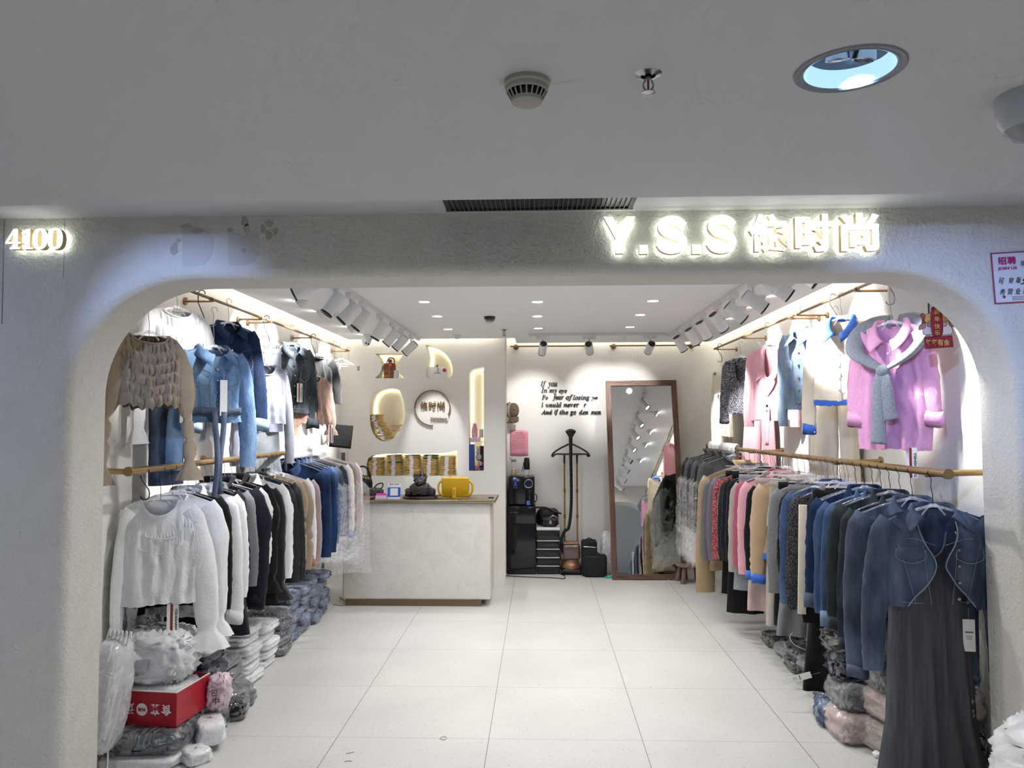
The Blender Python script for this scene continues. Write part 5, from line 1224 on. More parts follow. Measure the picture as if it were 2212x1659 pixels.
# payment stand, blank code area
p = on(851, y=7.14); t = thing('payment_stand', 'white and blue payment stand with a blank white square', 'sign', p, .05); Rt = rx(-.15)
MB().box((0, .02, .072), (.118, .004, .145), rot=Rt).build('board', M_paper, t, smooth=False)
MB().box(np.array([0, .02, .072])+Rt @ np.array([0, -.003, -.010]), (.118, .002, .088), rot=Rt).build('blue_panel', mat('payment_blue', '#1c53c4', .4), t, smooth=False)
MB().box(np.array([0, .02, .072])+Rt @ np.array([0, -.0045, -.008]), (.070, .002, .066), rot=Rt).build('white_square', M_paper, t, smooth=False)
MB().box((0, .0, .004), (.12, .05, .005)).build('foot', M_clear, t)
for k, c in enumerate(('#27408f', '#d0324a', '#7fbf8f', '#3f86d8', '#d8425a')):
    MB().lathe([(0, .0015), (.006, .0015), (.006, 0)], (-.036+.018*k, .0265, .133), 12, rot=rx(PI/2)).build('payment_icon', mat('icon_%s' % c[1:], c, .4), t)
# business cards
p = on(823, y=7.13); t = thing('card_holder', 'clear holder with bright pink cards on the counter', 'card holder', p, 0)
MB().box((0, .02, .03), (.092, .014, .045), rot=rx(-.25)).build('cards', mat('pink_cards', '#d63fb0', .4), t, smooth=False)
mb = MB(); mb.box((0, 0, .005), (.1, .05, .008)); mb.box((0, .005, .02), (.1, .003, .03), rot=rx(-.25)); mb.build('tray', M_clear, t, smooth=False)
tag(MB().box((0, 0, .012), (.115, .17, .022), bev=.01).build('wallet', mat('brown_leather', '#5c2f22', .4), loc=on(796, y=7.17)), 'brown leather wallet lying on the counter', 'wallet')
# handbags
M_lea = mat('black_leather', '#0d0d0f', .38, bump=.2, bscale=90)
p = on(783, y=7.42); t = thing('handbag', 'black handbag with arched handle and gold beads', 'handbag', p, .2)
V = pillow(.20, .12, .20, 8, 28, 16, .006); MB().grid(V, closeu=True).build('body', M_lea, t, smooth='full')
MB().tube([(.075*math.cos(a), 0, .17+.115*math.sin(a)) for a in np.linspace(0, PI, 18)], .009, 10).build('handle', M_lea, t)
mb = MB()
for k in range(6): mb.ball((-.055+.022*k, -.055, .185-.006*abs(k-2.5)), .008, 10, 8)
mb.build('bead', mat('gold_beads', '#d9c07a', .2, metal=.9), t)
p = on(806, y=7.32); t = thing('pouch', 'slouchy black and grey pouch with a wrist loop', 'bag', p, 0)
V = pillow(.20, .13, .09, 9, 28, 12, .012); MB().grid(V, closeu=True).build('body', mat('olive_grey_leather', '#3a3a33', .5), t, smooth='full')
MB().tube(smooth_path([(.0, 0, .07), (.04, -.01, .12), (.09, 0, .13), (.085, 0, .09), (.03, 0, .06)], 5), .006, 8).build('strap', M_lea, t)
tag(MB().grid(pillow(.12, .12, .10, 12, 24, 12, .012), closeu=True).build('tissue_pack', M_paper, loc=on(767, y=7.16)), 'crumpled white tissue pack at the counter edge', 'tissue pack')
# charging puck
tag(MB().box((0, 0, .004), (.05, .02, .008)).build('phone_clip', M_black, loc=(CX1-.05, 7.25, CZ)), 'small black clip near the counter corner', 'clip')
# monitor and framed print on the left side of the niche wall
c = (at(737, 942, Y=7.75)); t = thing('monitor', 'black monitor on an arm turned towards the counter', 'monitor', c, .75)
MB().box((0, 0, 0), (.24, .022, .235), rot=ry(.12), bev=.006).build('housing', M_black, t); MB().box((0, -.0125, .006), (.215, .002, .205), rot=ry(.12)).build('screen', mat('dark_screen', '#2c2e30', .15), t)
mb = MB(); mb.tube([(0, .01, 0), (-.06, .08, .01), (-.02, .20, .02)], .010, 8); mb.box((-.02, .2, .02), (.05, .02, .08)); mb.build('arm', M_black, t)
c = at(736, 986, Y=NICHE_Y-.02); t = thing('card_reader', 'white framed dark panel under the monitor', 'device', c, 0)
MB().box((0, 0, 0), (.125, .03, .13), bev=.004).build('frame', M_white, t); MB().box((0, -.016, -.008), (.095, .002, .10)).build('panel', mat('grey_panel', '#4c4c4a', .3), t)

# ------------------------------------------------------------------ niche contents
M_env = mat('yellow_kraft', '#dcbb74', .7, var=.08, vscale=25); M_envg = mat('green_kraft', '#5d7a35', .7); M_lab = mat('label_white', '#d9d0d2', .6); M_pinkline = mat('label_pink', '#c98f8f', .6)
def niche_floor(py): return at(900, py, Y=NICHE_Y)[2]
proto = thing('paper_envelope', 'x', 'envelope', (0, 0, 0), 0)
eb = MB(); EW = px_w(36, NICHE_Y)
eb.grid(pillow(EW, .17, .0155, 3, 16, 5, .002)*[1, 1, 1], closeu=True); eb.build('wrap', M_env, proto, smooth='full')
mb = MB(); mb.box((-.005, -.0865, .0078), (.042, .002, .0135)); mb.build('label', M_lab, proto, smooth=False)
first = [True]
def envelope(p, label, group, green=False, sc=1.0):
    if first[0]: o = proto; first[0] = False
    else: o = copy_tree(proto)
    o.location = p; o.rotation_euler = (0, random.uniform(-.03, .03), random.uniform(-.06, .06)); tag(o, label, 'envelope', group)
    if green:
        for ch in [x for x in bpy.data.objects if x.parent == o and x.name.startswith('wrap')]:
            ch.data = ch.data.copy(); ch.data.materials[0] = M_envg
    return o
wz = niche_floor(1028)
for k, (px, n_, gr) in enumerate(((814, 13, ()), (853, 15, (9,)), (892, 15, ()), (930, 15, (14, 12)), (967, 14, ()))):
    x = at(px, 1000, Y=NICHE_Y+.09)[0]; wh = ['leftmost', 'second', 'middle', 'fourth', 'rightmost'][k]
    for q in range(n_):
        g_ = q in gr
        envelope((x+random.uniform(-.006, .006), NICHE_Y+.10, wz+.002+.0148*q), ('green envelope in the %s stack of the wide niche' if g_ else 'yellow kraft envelope in the %s stack of the wide niche') % wh, 'yellow envelopes in the %s stack, wide niche' % wh if not g_ else 'green envelopes in the %s stack' % wh, g_)
for px, n_ in ((822, 17),):
    for q in range(n_):
        zz = niche_floor(950); x = at(px+9*math.cos(q*.24)-(3 if q > 11 else 0)+1.5*math.sin(q*2), 1000, Y=NICHE_Y+.09)[0]
        envelope((x, NICHE_Y+.11, zz+.01+.0158*q), 'yellow kraft envelope in the toppling stack of the oval niche', 'yellow envelopes in the oval niche')
for px, q in ((860, 3), (862, 1)):
    envelope((at(px, 1000, Y=NICHE_Y+.1)[0], NICHE_Y+.17, niche_floor(938)+.03*q), 'yellow envelope slipped behind the oval niche stack', 'slipped envelopes in the oval niche')
# hourglass niche: woven bag, charm figure, small box
hz = niche_floor(817)
t = thing('woven_bag', 'brown woven leather bag in the hourglass niche', 'bag', (at(842, 800, Y=NICHE_Y+.08)[0], NICHE_Y+.09, hz), 0); M_bag = mat('tan_woven_leather', '#7c4a26', .5, bump=.8, bscale=70, bdist=.01)
mb = MB(); mb.box((0, 0, .085), (.125, .09, .17), bev=.018)
for k in range(8): mb.box((0, -.046, .02+.02*k), (.118, .006, .008), bev=.002)
mb.build('body', M_bag, t); MB().box((.01, -.052, .09), (.02, .006, .17), bev=.002).build('strap', M_bag, t)
MB().tube(smooth_path([(-.04, 0, .165), (-.01, 0, .225), (.04, 0, .22), (.05, 0, .16)], 5), .006, 8).build('handle', M_bag, t)
t = thing('bag_charm', 'red and brown plush charm on the woven bag', 'charm', (at(842, 800, Y=NICHE_Y+.01)[0], NICHE_Y+.02, hz+.16), 0)
mb = MB(); mb.ball((0, 0, .03), .022); mb.ball((0, 0, .0), (.02, .018, .026)); mb.build('body', mat('charm_brown', '#5a3a30', .9), t); MB().ball((.008, -.01, -.02), (.017, .015, .018)).build('scarf', mat('charm_red', '#c22f3a', .8), t)
tag(MB().box((0, 0, .045), (.048, .03, .09), bev=.002).build('small_box', mat('pale_box', '#cfd2de', .5), loc=(at(856, 800, Y=NICHE_Y+.05)[0], NICHE_Y+.05, hz)), 'small pale upright box beside the woven bag', 'box')
# leaf niche: white gift box
t = thing('gift_box', 'white gift box with black ribbon and red seal in the leaf niche', 'gift box', (at(945, 800, Y=NICHE_Y+.03)[0], NICHE_Y+.04, niche_floor(818)), 0)
MB().box((0, 0, .064), (.205, .06, .128), bev=.002).build('box', M_paper, t)
mb = MB(); write(mb, 'CHANEL', (0, -.0315, .062), .075, .011, .001, offset=.01); mb.build('lettering', M_ink, t, smooth=False)
MB().lathe([(0, .003), (.018, .002), (.021, 0)], (.078, -.031, .092), 16, rot=rx(PI/2)).build('seal', mat('seal_red', '#c0323e', .5), t)
mb = MB(); mb.ball((0, -.03, .138), (.009, .008, .009)); mb.tube([(0, -.032, .13), (.012, -.033, .10), (.004, -.033, .07)], .003, 6); mb.tube([(0, -.03, .14), (-.02, -.03, .128)], .004, 6); mb.tube([(0, -.03, .14), (.012, -.03, .158)], .003, 6); mb.build('ribbon', M_black, t)
# tall slot
tz = niche_floor(1017); X_ = lambda px, y=NICHE_Y+.05: at(px, 1000, Y=y)[0]; Z_ = lambda py, y=NICHE_Y+.05: at(1028, py, Y=y)[2]
t = thing('shoe_box', 'large blue box standing in the tall slot niche', 'box', (X_(1019), NICHE_Y+.07, tz), 0); MB().box((0, 0, .14), (.055, .12, .28), bev=.003).build('carton', mat('blue_box', '#213f8a', .5), t)
tag(MB().box((0, 0, .13), (.045, .09, .26), bev=.003).build('box', mat('olive_box', '#5c4a22', .6), loc=(X_(1040), NICHE_Y+.16, tz)), 'olive brown box at the back of the tall slot', 'box')
t = thing('plush_rabbit', 'grey plush rabbit in the tall slot niche', 'toy', (X_(1034), NICHE_Y+.06, tz+.11), 0); M_rab = mat('grey_plush', '#a7a7aa', .95, bump=.6, bscale=120)
mb = MB(); mb.ball((0, 0, .03), (.032, .03, .04)); mb.ball((-.004, -.01, .085), (.022, .022, .024)); mb.build('body', M_rab, t)
for sd in (-1, 1): MB().tube([(sd*.008, -.005, .10), (sd*.014-.006, 0, .15)], [.010, .006], 8).build('ear', M_rab, t)
for k, (dx, dz, c, l) in enumerate(((1030, .0, '#8b4a5e', 'mauve tissue packet at the bottom of the tall slot'), (1037, .05, '#b58b97', 'pink tissue packet below the plush rabbit'), (1040, .0, '#2f3b5c', 'navy packet at the bottom of the tall slot'))):
    tag(MB().grid(pillow(.055, .07, .05, 40+k, 20, 8, .006), closeu=True).build('packet', mat('packet_%d' % k, c, .4), loc=(X_(dx), NICHE_Y+.045+.03*(k == 2), tz+dz)), l, 'packet')
sh_ = tag(MB().box((0, 0, 0), (.16, .2, .008)).build('shelf', M_wall, loc=(X_(1029), NICHE_Y+.11, Z_(955))), 'thin pale shelf inside the tall slot niche', 'shelf')
t = thing('pink_box', 'flat pink box on the shelf of the tall slot', 'box', (X_(1026), NICHE_Y+.07, Z_(955)+.004), 0); MB().box((0, 0, .022), (.11, .1, .044), bev=.002).build('carton', mat('pink_box', '#d6b0c8', .5), t)
t = thing('red_bottle', 'clear box holding a red bottle above the pink box', 'bottle', (X_(1025), NICHE_Y+.07, Z_(955)+.05), 0); MB().lathe([(0, 0), (.03, 0), (.032, .01), (.032, .09), (.02, .13), (.014, .15), (0, .152)], (0, 0, 0), 20).build('bottle', mat('red_glass', '#c8202c', .15), t); MB().box((0, 0, .08), (.08, .08, .17)).build('case', M_clear, t, smooth=False)
t = thing('skincare_box', 'small grey printed box leaning in the tall slot', 'box', (X_(1040), NICHE_Y+.05, Z_(955)+.05), .3); MB().box((0, 0, .045), (.04, .02, .09), bev=.001).build('carton', mat('grey_box', '#b9c0c4', .5), t)
# round shop logo on the wall
c = at(933.5, 881, Y=NICHE_Y-.03); Rg = px_w(38, NICHE_Y); t = thing('round_logo', 'open brass ring logo with raised shop name', 'sign', c, 0)
a = np.linspace(math.radians(-88), math.radians(322-0), 60); G = []
for q in a: G.append([[ (Rg+dr)*math.cos(q-.0), dy, (Rg+dr)*math.sin(q)] for dr, dy in ((-.004, 0), (.004, 0), (.004, .03), (-.004, .03))])
# gap at the lower right of the ring
a = np.linspace(math.radians(-24), math.radians(272), 60); G = [[[(Rg+dr)*math.cos(q), dy, (Rg+dr)*math.sin(q)] for dr, dy in ((-.004, 0), (.004, 0), (.004, .03), (-.004, .03))] for q in a]
MB().grid(G, closeu=True).build('ring', mat('brass_logo', '#8a6a45', .4, metal=.6), t)
M_lg = mat('brass_letters', '#82653c', .4, metal=.5); mb = MB()
for ch, u in (('依', -.095), ('时', -.004), ('尚', .087)): write(mb, ch, (u+.005, .008, .028), .078, .082, .016, offset=.014)
mb.build('lettering', M_lg, t, smooth=False); mb = MB(); write(mb, 'Yishishang', (.07, .008, -.12), .185, .036, .016, offset=.02, shear=.2); mb.build('small_lettering', M_lg, t, smooth=False)
spot('logo_beam', (-1.1, 7.7, CEIL-.03), (-.02, .62, -.95), 24, 34, NEUT, .5, .015)
# ------------------------------------------------------------------ back wall
t = thing('wall_lettering', 'black italic poem lettering on the back wall', 'lettering', (0, 0, 0), 0); mb = MB()
def its(s):   # mathematical bold italic letters: a serif bold italic face
    o = ''
    for ch in s:
        if 'A' <= ch <= 'Z': o += chr(0x1D468+ord(ch)-65)
        elif 'a' <= ch <= 'z': o += chr(0x1D482+ord(ch)-97)
        else: o += ch
    return o
for txt, x0, x1, y0, y1 in (('If', 1167, 1180, 823, 837), ('you', 1183, 1204, 826, 839), ('In', 1169, 1182, 838, 848.5), ('my', 1186, 1203, 841, 851), ('eye', 1207, 1225, 842, 851), ('Fo', 1170, 1184, 854, 863.5), ('fear', 1193, 1218, 852, 866),
        ('of', 1222, 1238, 852, 866), ('losing', 1238, 1274, 853, 866), ('yo', 1277, 1291, 857, 865), ('I', 1169, 1174, 869.5, 879), ('would', 1178, 1213, 869, 879.5), ('never', 1217, 1251, 872, 879), ('r', 1261, 1267, 872, 879),
        ('And', 1169, 1193, 885, 895), ('if', 1197, 1206, 884, 897), ('the', 1208, 1228, 885, 895), ('go', 1231, 1245, 888, 898), ('den', 1251, 1271, 885, 895), ('sun', 1276, 1298, 888, 895)):
    a, b = at(x0, y0, Y=BACK_Y-.012), at(x1, y1, Y=BACK_Y-.012); write(mb, its(txt), ((a[0]+b[0])/2, BACK_Y-.010, (a[2]+b[2])/2), b[0]-a[0], a[2]-b[2], .020, offset=.009)
mb.build('letters', M_ink, t, smooth=False)
# leaning mirror
mbl, mbr = at(1322, 1251, Z=.0), at(1485, 1253, Z=.0); my = (mbl[1]+mbr[1])/2
o_ = np.array([(mbl[0]+mbr[0])/2, my, .0]); top = at(1383.5, 823.5, Y=BACK_Y-.13)
zx = top-o_; MH = np.linalg.norm(zx); zx /= MH; xx = np.array([1, 0, 0.])-zx*zx[0]; xx /= np.linalg.norm(xx); yy = np.cross(zx, xx)
MW = mbr[0]-mbl[0]
t = thing('standing_mirror', 'tall leaning mirror in a brown wooden frame', 'mirror', o_); Rm = Matrix((xx, yy, zx)).transposed(); t.rotation_euler = Rm.to_euler()
M_wood = mat('brown_wood_frame', '#4a3228', .5, bump=.3, bscale=30, col2='#7c5a45', vscale=9, stretch=(8, 8, .8), ramp=(.35, .75)); M_woodh = mat('brown_wood_frame_cross', '#4a3228', .5, bump=.3, bscale=30, col2='#7c5a45', vscale=9, stretch=(.8, 8, 8), ramp=(.35, .75))
fw = .056
for sd in (-1, 1):
    MB().prism([(sd*MW/2, 0), (sd*(MW/2), MH), (sd*(MW/2-fw), MH-fw), (sd*(MW/2-fw), fw)], -.035, 0).build('frame_side', M_wood, t, smooth=False)
    z0, z1 = (0, fw) if sd < 0 else (MH, MH-fw)
    MB().prism([(-MW/2, z0), (MW/2, z0), (MW/2-fw, z1), (-MW/2+fw, z1)], -.035, 0).build('frame_rail', M_woodh, t, smooth=False)
MB().box((0, -.012, MH/2), (MW-2*fw+.01, .006, MH-2*fw+.01)).build('glass', mat('mirror_silver', '#dfe3e2', .015, metal=1.0), t, smooth=False)
MB().box((0, -.002, MH/2), (MW-.02, .006, MH-.02)).build('backing', M_wood, t, smooth=False)
# black cabinet with a water machine
fx0, fx1 = at(1096, 1241, Z=0), at(1158, 1241, Z=0); fy = fx0[1]; t = thing('mini_fridge', 'glossy black cabinet standing against the niche wall end', 'cabinet', ((fx0[0]+fx1[0])/2, fy+.17, 0), 0); fw_ = fx1[0]-fx0[0]; fh = at(1120, 1092, Y=fy)[2]
MB().box((0, 0, fh/2), (fw_, .34, fh-.01), bev=.006).build('body', M_blackgl, t); mb = MB(); mb.box((0, -.173, fh*.375), (fw_*.97, .006, fh*.70), bev=.002); mb.build('door', M_blackgl, t)
mb = MB(); mb.box((0, -.173, fh*.855), (fw_*.97, .006, fh*.24), bev=.002); mb.build('drawer', M_blackgl, t); mb = MB(); write(mb, 'YEYO Fujuhin', (-fw_*.27, -.177, fh*.90), .09, .012, .001); mb.build('lettering', mat('grey_ink', '#8a8c90', .5), t, smooth=False)
a, b = at(1099, 1029, Y=fy+.03), at(1155, 1093, Y=fy+.03); t = thing('water_dispenser', 'black water dispenser with round dial on the black cabinet', 'water dispenser', ((a[0]+b[0])/2, fy+.2, fh), 0); ww, hh = b[0]-a[0], a[2]-fh
MB().box((0, 0, hh/2), (ww, .34, hh), bev=.015).build('body', M_blackgl, t)
mb = MB(); mb.lathe([(.040, 0), (.046, .003), (.050, 0)], (ww*.27, -.172, hh*.74), 30, rot=rx(PI/2)); mb.build('dial_ring', M_steel, t); MB().lathe([(0, .001), (.041, .001)], (ww*.27, -.171, hh*.74), 24, rot=rx(PI/2)).build('dial', mat('dial_dark', '#0b1430', .2), t)
mb = MB(); mb.tube([(-ww*.25+.017*math.cos(q), -.172, hh*.74+(.030 if math.sin(q) > 0 else -.030)+.017*math.sin(q)) for q in np.linspace(0, 2*PI, 24, endpoint=True)], .0025, 6); mb.build('display_ring', M_steel, t)
MB().box((-ww*.25, -.171, hh*.74), (.018, .003, .045), bev=.001).build('display', mat('blue_display', '#0a1030', .3, emit='#2a4cff', estr=.35), t)
MB().lathe([(0, 0), (.045, 0), (.048, .02), (.044, .13), (.047, .155), (0, .156)], (ww*.30, -.17, .005), 22).build('jug', mat('smoked_jug', '#14161a', .1), t); MB().tube(smooth_path([(ww*.30+.044, -.17, .03), (ww*.30+.075, -.17, .05), (ww*.30+.075, -.17, .11), (ww*.30+.044, -.17, .13)], 4), .006, 8).build('jug_handle', M_black, t)
MB().box((ww*.25, -.2185, .03), (.035, .002, .045)).build('sticker', mat('blue_sticker', '#3c78c4', .4), t)
a = at(1110, 1028, Y=fy+.12); t = thing('tumbler', 'glass tumbler half full of yellow drink with a straw', 'cup', (a[0], fy+.12, fh+hh), 0)
MB().lathe([(0, 0), (.026, 0), (.028, .01), (.028, .155)], (0, 0, 0), 20).build('glass', M_clear, t); MB().lathe([(0, .004), (.025, .004), (.026, .07), (0, .07)], (0, 0, 0), 20).build('drink', mat('yellow_drink', '#b9962a', .3), t)
MB().lathe([(0, .185), (.028, .18), (.029, .155)], (0, 0, 0), 20).build('lid', mat('grey_lid', '#8e8f92', .4), t); MB().tube([(.0, 0, .15), (-.045, 0, .20)], .0035, 6).build('straw', mat('dark_straw', '#3a2f33', .5), t); MB().box((0, -.028, .115), (.026, .002, .055)).build('sticker', mat('cup_sticker', '#d9c8d0', .5), t)
a = at(1138, 1028, Y=fy+.12); t = thing('drinking_bottle', 'black-topped bottle fading to clear beside the tumbler', 'bottle', (a[0], fy+.12, fh+hh), 0)
MB().lathe([(0, 0), (.033, 0), (.034, .01), (.034, .07)], (0, 0, 0), 20).build('base', M_clear, t); MB().lathe([(.034, .07), (.034, .15), (.031, .16), (0, .162)], (0, 0, 0), 20).build('sleeve', M_black, t); MB().lathe([(0, .205), (.024, .20), (.030, .185), (.030, .16)], (0, 0, 0), 18).build('lid', M_black, t); MB().tube([(-.034, 0, .15), (-.05, 0, .05)], .004, 6).build('strap', M_black, t)
# drawer unit and bags
a, b = at(1160, 1241, Z=0), at(1209, 1241, Z=0); dy = a[1]; dw = b[0]-a[0]; dh = at(1184, 1143, Y=dy)[2]; t = thing('drawer_tower', 'five-drawer smoky plastic drawer tower', 'drawer unit', ((a[0]+b[0])/2, dy+.17, 0), 0)
M_smoke = mat('smoky_plastic', '#1b1b1d', .2); mb = MB(); mb.box((0, .01, dh/2), (dw, .32, dh-.02), bev=.004); mb.build('frame', mat('smoky_frame', '#2a2a2c', .4), t)
for k in range(5): MB().box((0, -.155, dh*(.09+.186*k)), (dw*.94, .02, dh*.155), bev=.006).build('drawer', M_smoke, t)
mb = MB()
for k in range(1, 5): mb.box((0, -.16, dh*(.09+.186*k)-dh*.093), (dw, .02, .008), bev=.002)
mb.build('rail', M_white, t); MB().box((0, 0, dh), (dw+.01, .34, .03), bev=.008).build('top', M_white, t)
t = thing('quilted_bag', 'small black studded chain bag on the drawer tower', 'handbag', (at(1187, 1136, Y=dy+.05)[0], dy+.09, dh+.016), 0)
V = pillow(.20, .10, .11, 30, 26, 14, .008, 2); MB().grid(V, closeu=True).build('body', M_lea, t, smooth='full'); MB().box((.01, -.052, .055), (.028, .006, .04), bev=.002).build('clasp', M_steel, t)
mb = MB()
for x in (-.06, -.03, .05, .075):
    for z in (.045, .075): mb.ball((x, -.05, z), .0045, 8, 6)
mb.build('stud', M_steel, t); MB().tube(smooth_path([(.0, -.05, .10), (.04, -.05, .125), (.09, -.03, .10), (.095, -.03, .05)], 5), .005, 6).build('chain', M_steel, t)
t = thing('shoulder_bag', 'black shoulder bag slumped behind the chain bag', 'bag', (at(1183, 1136, Y=dy+.2)[0], dy+.22, dh+.016), 0)
V = pillow(.26, .10, .19, 31, 26, 14, .012); MB().grid(V, closeu=True).build('body', M_lea, t, smooth='full'); MB().tube(smooth_path([(-.13, -.05, .20), (-.02, -.06, .20), (.08, -.08, .155), (.15, -.12, .14)], 5), .010, 8, flat=.5).build('strap', M_lea, t)
# garment steamer
a, b = at(1213, 1243, Z=0), at(1258, 1243, Z=0); sx, sy = (a[0]+b[0])/2, a[1]+.12; t = thing('garment_steamer', 'gold and black upright garment steamer with hanger head', 'garment steamer', (sx, sy, 0), 0)
M_cop = mat('copper_plastic', '#9a7158', .3, metal=.5); M_pole = mat('gold_pole', '#b8892c', .22, metal=1.0)
MB().box((0, 0, .04), (.23, .24, .05), bev=.02).build('foot', M_black, t); MB().lathe([(0, .065), (.112, .065), (.115, .08), (.10, .11), (.085, .135), (.085, .16), (0, .16)], (0, 0, 0), 28).build('base', M_cop, t)
MB().box((0, -.01, .24), (.19, .16, .17), bev=.03).build('water_tank', mat('smoked_tank', '#6e5c54', .15, metal=.2), t); MB().box((0, 0, .335), (.17, .15, .02), bev=.008).build('tank_lid', M_cop, t)
for sd in (-1, 1): MB().lathe([(0, -.012), (.03, -.012), (.03, .012), (0, .012)], (sd*.11, -.08, .03), 18, rot=ry(PI/2)).build('wheel', M_black, t)
MB().box((.02, -.118, .05), (.03, .01, .03)).build('switch', mat('switch_red', '#7a1f2a', .4), t)
ztop = at(1230, 985, Y=sy)[2]; pxw = px_w(13.5, sy)
for sd in (-1, 1):
    mb = MB(); mb.tube([(sd*pxw, .02, .33), (sd*pxw, .02, ztop-.06)], .0085, 10); mb.build('pole', M_pole, t)
    mb = MB()
    for z in (.60, .88): mb.tube([(sd*pxw, .02, z*1.0), (sd*pxw, .02, z+.04)], .013, 10)
    mb.build('clamp', M_pole, t); MB().tube([(sd*pxw, .02, ztop-.08), (sd*pxw, .02, ztop+.02)], .011, 10).build('pole_cap', M_black, t)
hy = -.02; hwid = px_w(40, sy)
mb = MB()
for sd in (-1, 1):
    mb.tube(smooth_path([(sd*.02, .01, ztop+.13), (sd*hwid*.5, .01, ztop+.09), (sd*hwid*.85, .01, ztop+.045), (sd*hwid, .01, ztop+.01), (sd*hwid*.95, .01, ztop-.005), (sd*hwid*.8, .01, ztop+.02), (sd*hwid*.4, .01, ztop+.02), (sd*.01, .01, ztop+.02)], 5), .010, 8)
mb.build('hanger_head', M_black, t)
mb = MB(); mb.tube(smooth_path([(0, -.02, ztop-.02), (0, -.03, ztop+.10), (0, -.035, ztop+.20), (0, -.04, ztop+.26), (0, -.035, ztop+.30)], 5), [.018]*6+[.02]*5+list(np.linspace(.026, .055, 5))+[.058, .056, .048, .034, .012], 16, flat=.55); mb.build('steam_head', M_black, t)
hp = [(0, -.02, ztop), (.004, -.02, ztop-.4), (-.005, -.03, ztop-.62), (-.03, -.05, ztop-.78), (-.075, -.05, .46), (-.11, -.04, .36), (-.10, 0, .25), (-.05, .03, .15)]
P = smooth_path(hp, 14); MB().tube(P, [.0155+.002*(k % 2) for k in range(len(P))], 12).build('hose', M_black, t)
# cases on the floor
a, b = at(1262, 1248, Z=0), at(1312, 1248, Z=0); t = thing('equipment_case', 'black hard case with rounded corners standing beside the mirror', 'case', ((a[0]+b[0])/2, a[1]+.08, 0), 0)
cw_, ch_ = b[0]-a[0], at(1285, 1201, Y=a[1])[2]; MB().box((0, 0, ch_/2), (cw_, .14, ch_), bev=.025).build('body', mat('black_nylon', '#0f1012', .75, bump=.2, bscale=200), t); MB().tube(smooth_path([(-.05, 0, ch_-.005), (-.03, 0, ch_+.02), (.03, 0, ch_+.02), (.05, 0, ch_-.005)], 4), .007, 8).build('handle', M_black, t)
a, b = at(1256, 1225, Y=8.55), at(1289, 1172, Y=8.55); t = thing('cooler_bag', 'black zipped bag stacked behind the hard case', 'bag', ((a[0]+b[0])/2, 8.55, 0), 0)
MB().box((0, 0, .19), (b[0]-a[0], .16, .38), bev=.025).build('body', MATS['black_nylon'], t); MB().tube([(-.07, -.083, .32), (.07, -.083, .31)], .003, 6).build('zip', M_steel, t); MB().tube(smooth_path([(-.04, 0, .375), (0, 0, .40), (.04, 0, .375)], 4), .006, 8).build('handle', M_black, t)
tag(MB().grid(pillow(.16, .14, .46, 33, 26, 16, .02), closeu=True).build('plastic_bag', M_filmw, loc=(at(1312, 1200, Y=8.6)[0], 8.62, 0), smooth='full'), 'crumpled clear bag stuffed behind the mirror frame', 'plastic bag')
tag(MB().tube(smooth_path([(0, 0, .012), (.05, -.01, .018), (.09, 0, .03), (.13, .01, .035)], 4), np.interp(np.linspace(0, 1, 13), [0, .6, 1], [.006, .013, .010]), 10).build('shoe_horn', mat('teal_plastic', '#1fb5a5', .35), loc=at(1306, 1249, Z=0)+[0, 0, .0]), 'teal plastic shoe horn poking out beside the mirror', 'shoe horn')
a = at(1088, 1241, Z=0); t = thing('cleaner_bottle', 'yellow squeeze bottle with red cap beside the cabinet', 'bottle', (a[0]+.0, a[1]+.05, 0), 0)
MB().lathe([(0, 0), (.030, 0), (.033, .015), (.033, .16), (.024, .20), (.014, .225), (0, .226)], (0, 0, 0), 20).build('body', mat('yellow_bottle', '#d8c23a', .3, col2='#b8902a', vscale=20), t); MB().lathe([(.014, .222), (.013, .25), (.006, .265), (.005, .29), (0, .291)], (0, 0, 0), 14).build('cap', mat('red_cap', '#c8391f', .4), t)
tag(MB().tube(smooth_path([at(1078, 1238, Z=.005), at(1090, 1243, Z=.005), at(1130, 1246, Z=.005), at(1190, 1248, Z=.005), at(1218, 1250, Z=.005), at(1219, 1244, Z=.005), at(1210, 1238, Z=.005)], 6), .005, 6).build('power_cable', M_black), 'thin black power cable looping across the floor by the cabinet', 'cable')
tag(MB().tube(smooth_path([at(1448, 1257, Z=.004), at(1443, 1250, Z=.004), at(1452, 1238, Z=.004), at(1468, 1230, Z=.004)], 6), .004, 6).build('power_cable', M_white), 'white cable on the floor beside the small stool', 'cable')
tag(MB().tube(smooth_path([at(735, 1290, Z=.004), at(748, 1300, Z=.004), at(762, 1303, Z=.004), at(740, 1308, Z=.004), at(720, 1306, Z=.004)], 6), .004, 6).build('power_cable', mat('grey_cable', '#77756f', .5)), 'grey cable curled in front of the counter plinth', 'cable')
# stool
a = at(1479, 1262, Z=0); t = thing('stool', 'small low wooden stool half under film beside the mirror', 'stool', (a[0]+.08, a[1]+.12, 0), .2); M_stool = mat('greyed_wood', '#7a655a', .6, var=.2, vscale=20)
V = pillow(.29, .22, .03, 2, 28, 6, .001); V[..., 2] += .155; MB().grid(V, closeu=True).build('seat', M_stool, t, smooth='full')
for sx_, sy_ in ((-1, -1), (1, -1), (-1, 1), (1, 1)): MB().tube([(sx_*.085, sy_*.06, .16), (sx_*.11, sy_*.08, 0)], [.021, .026], 12).build('leg', M_stool, t)
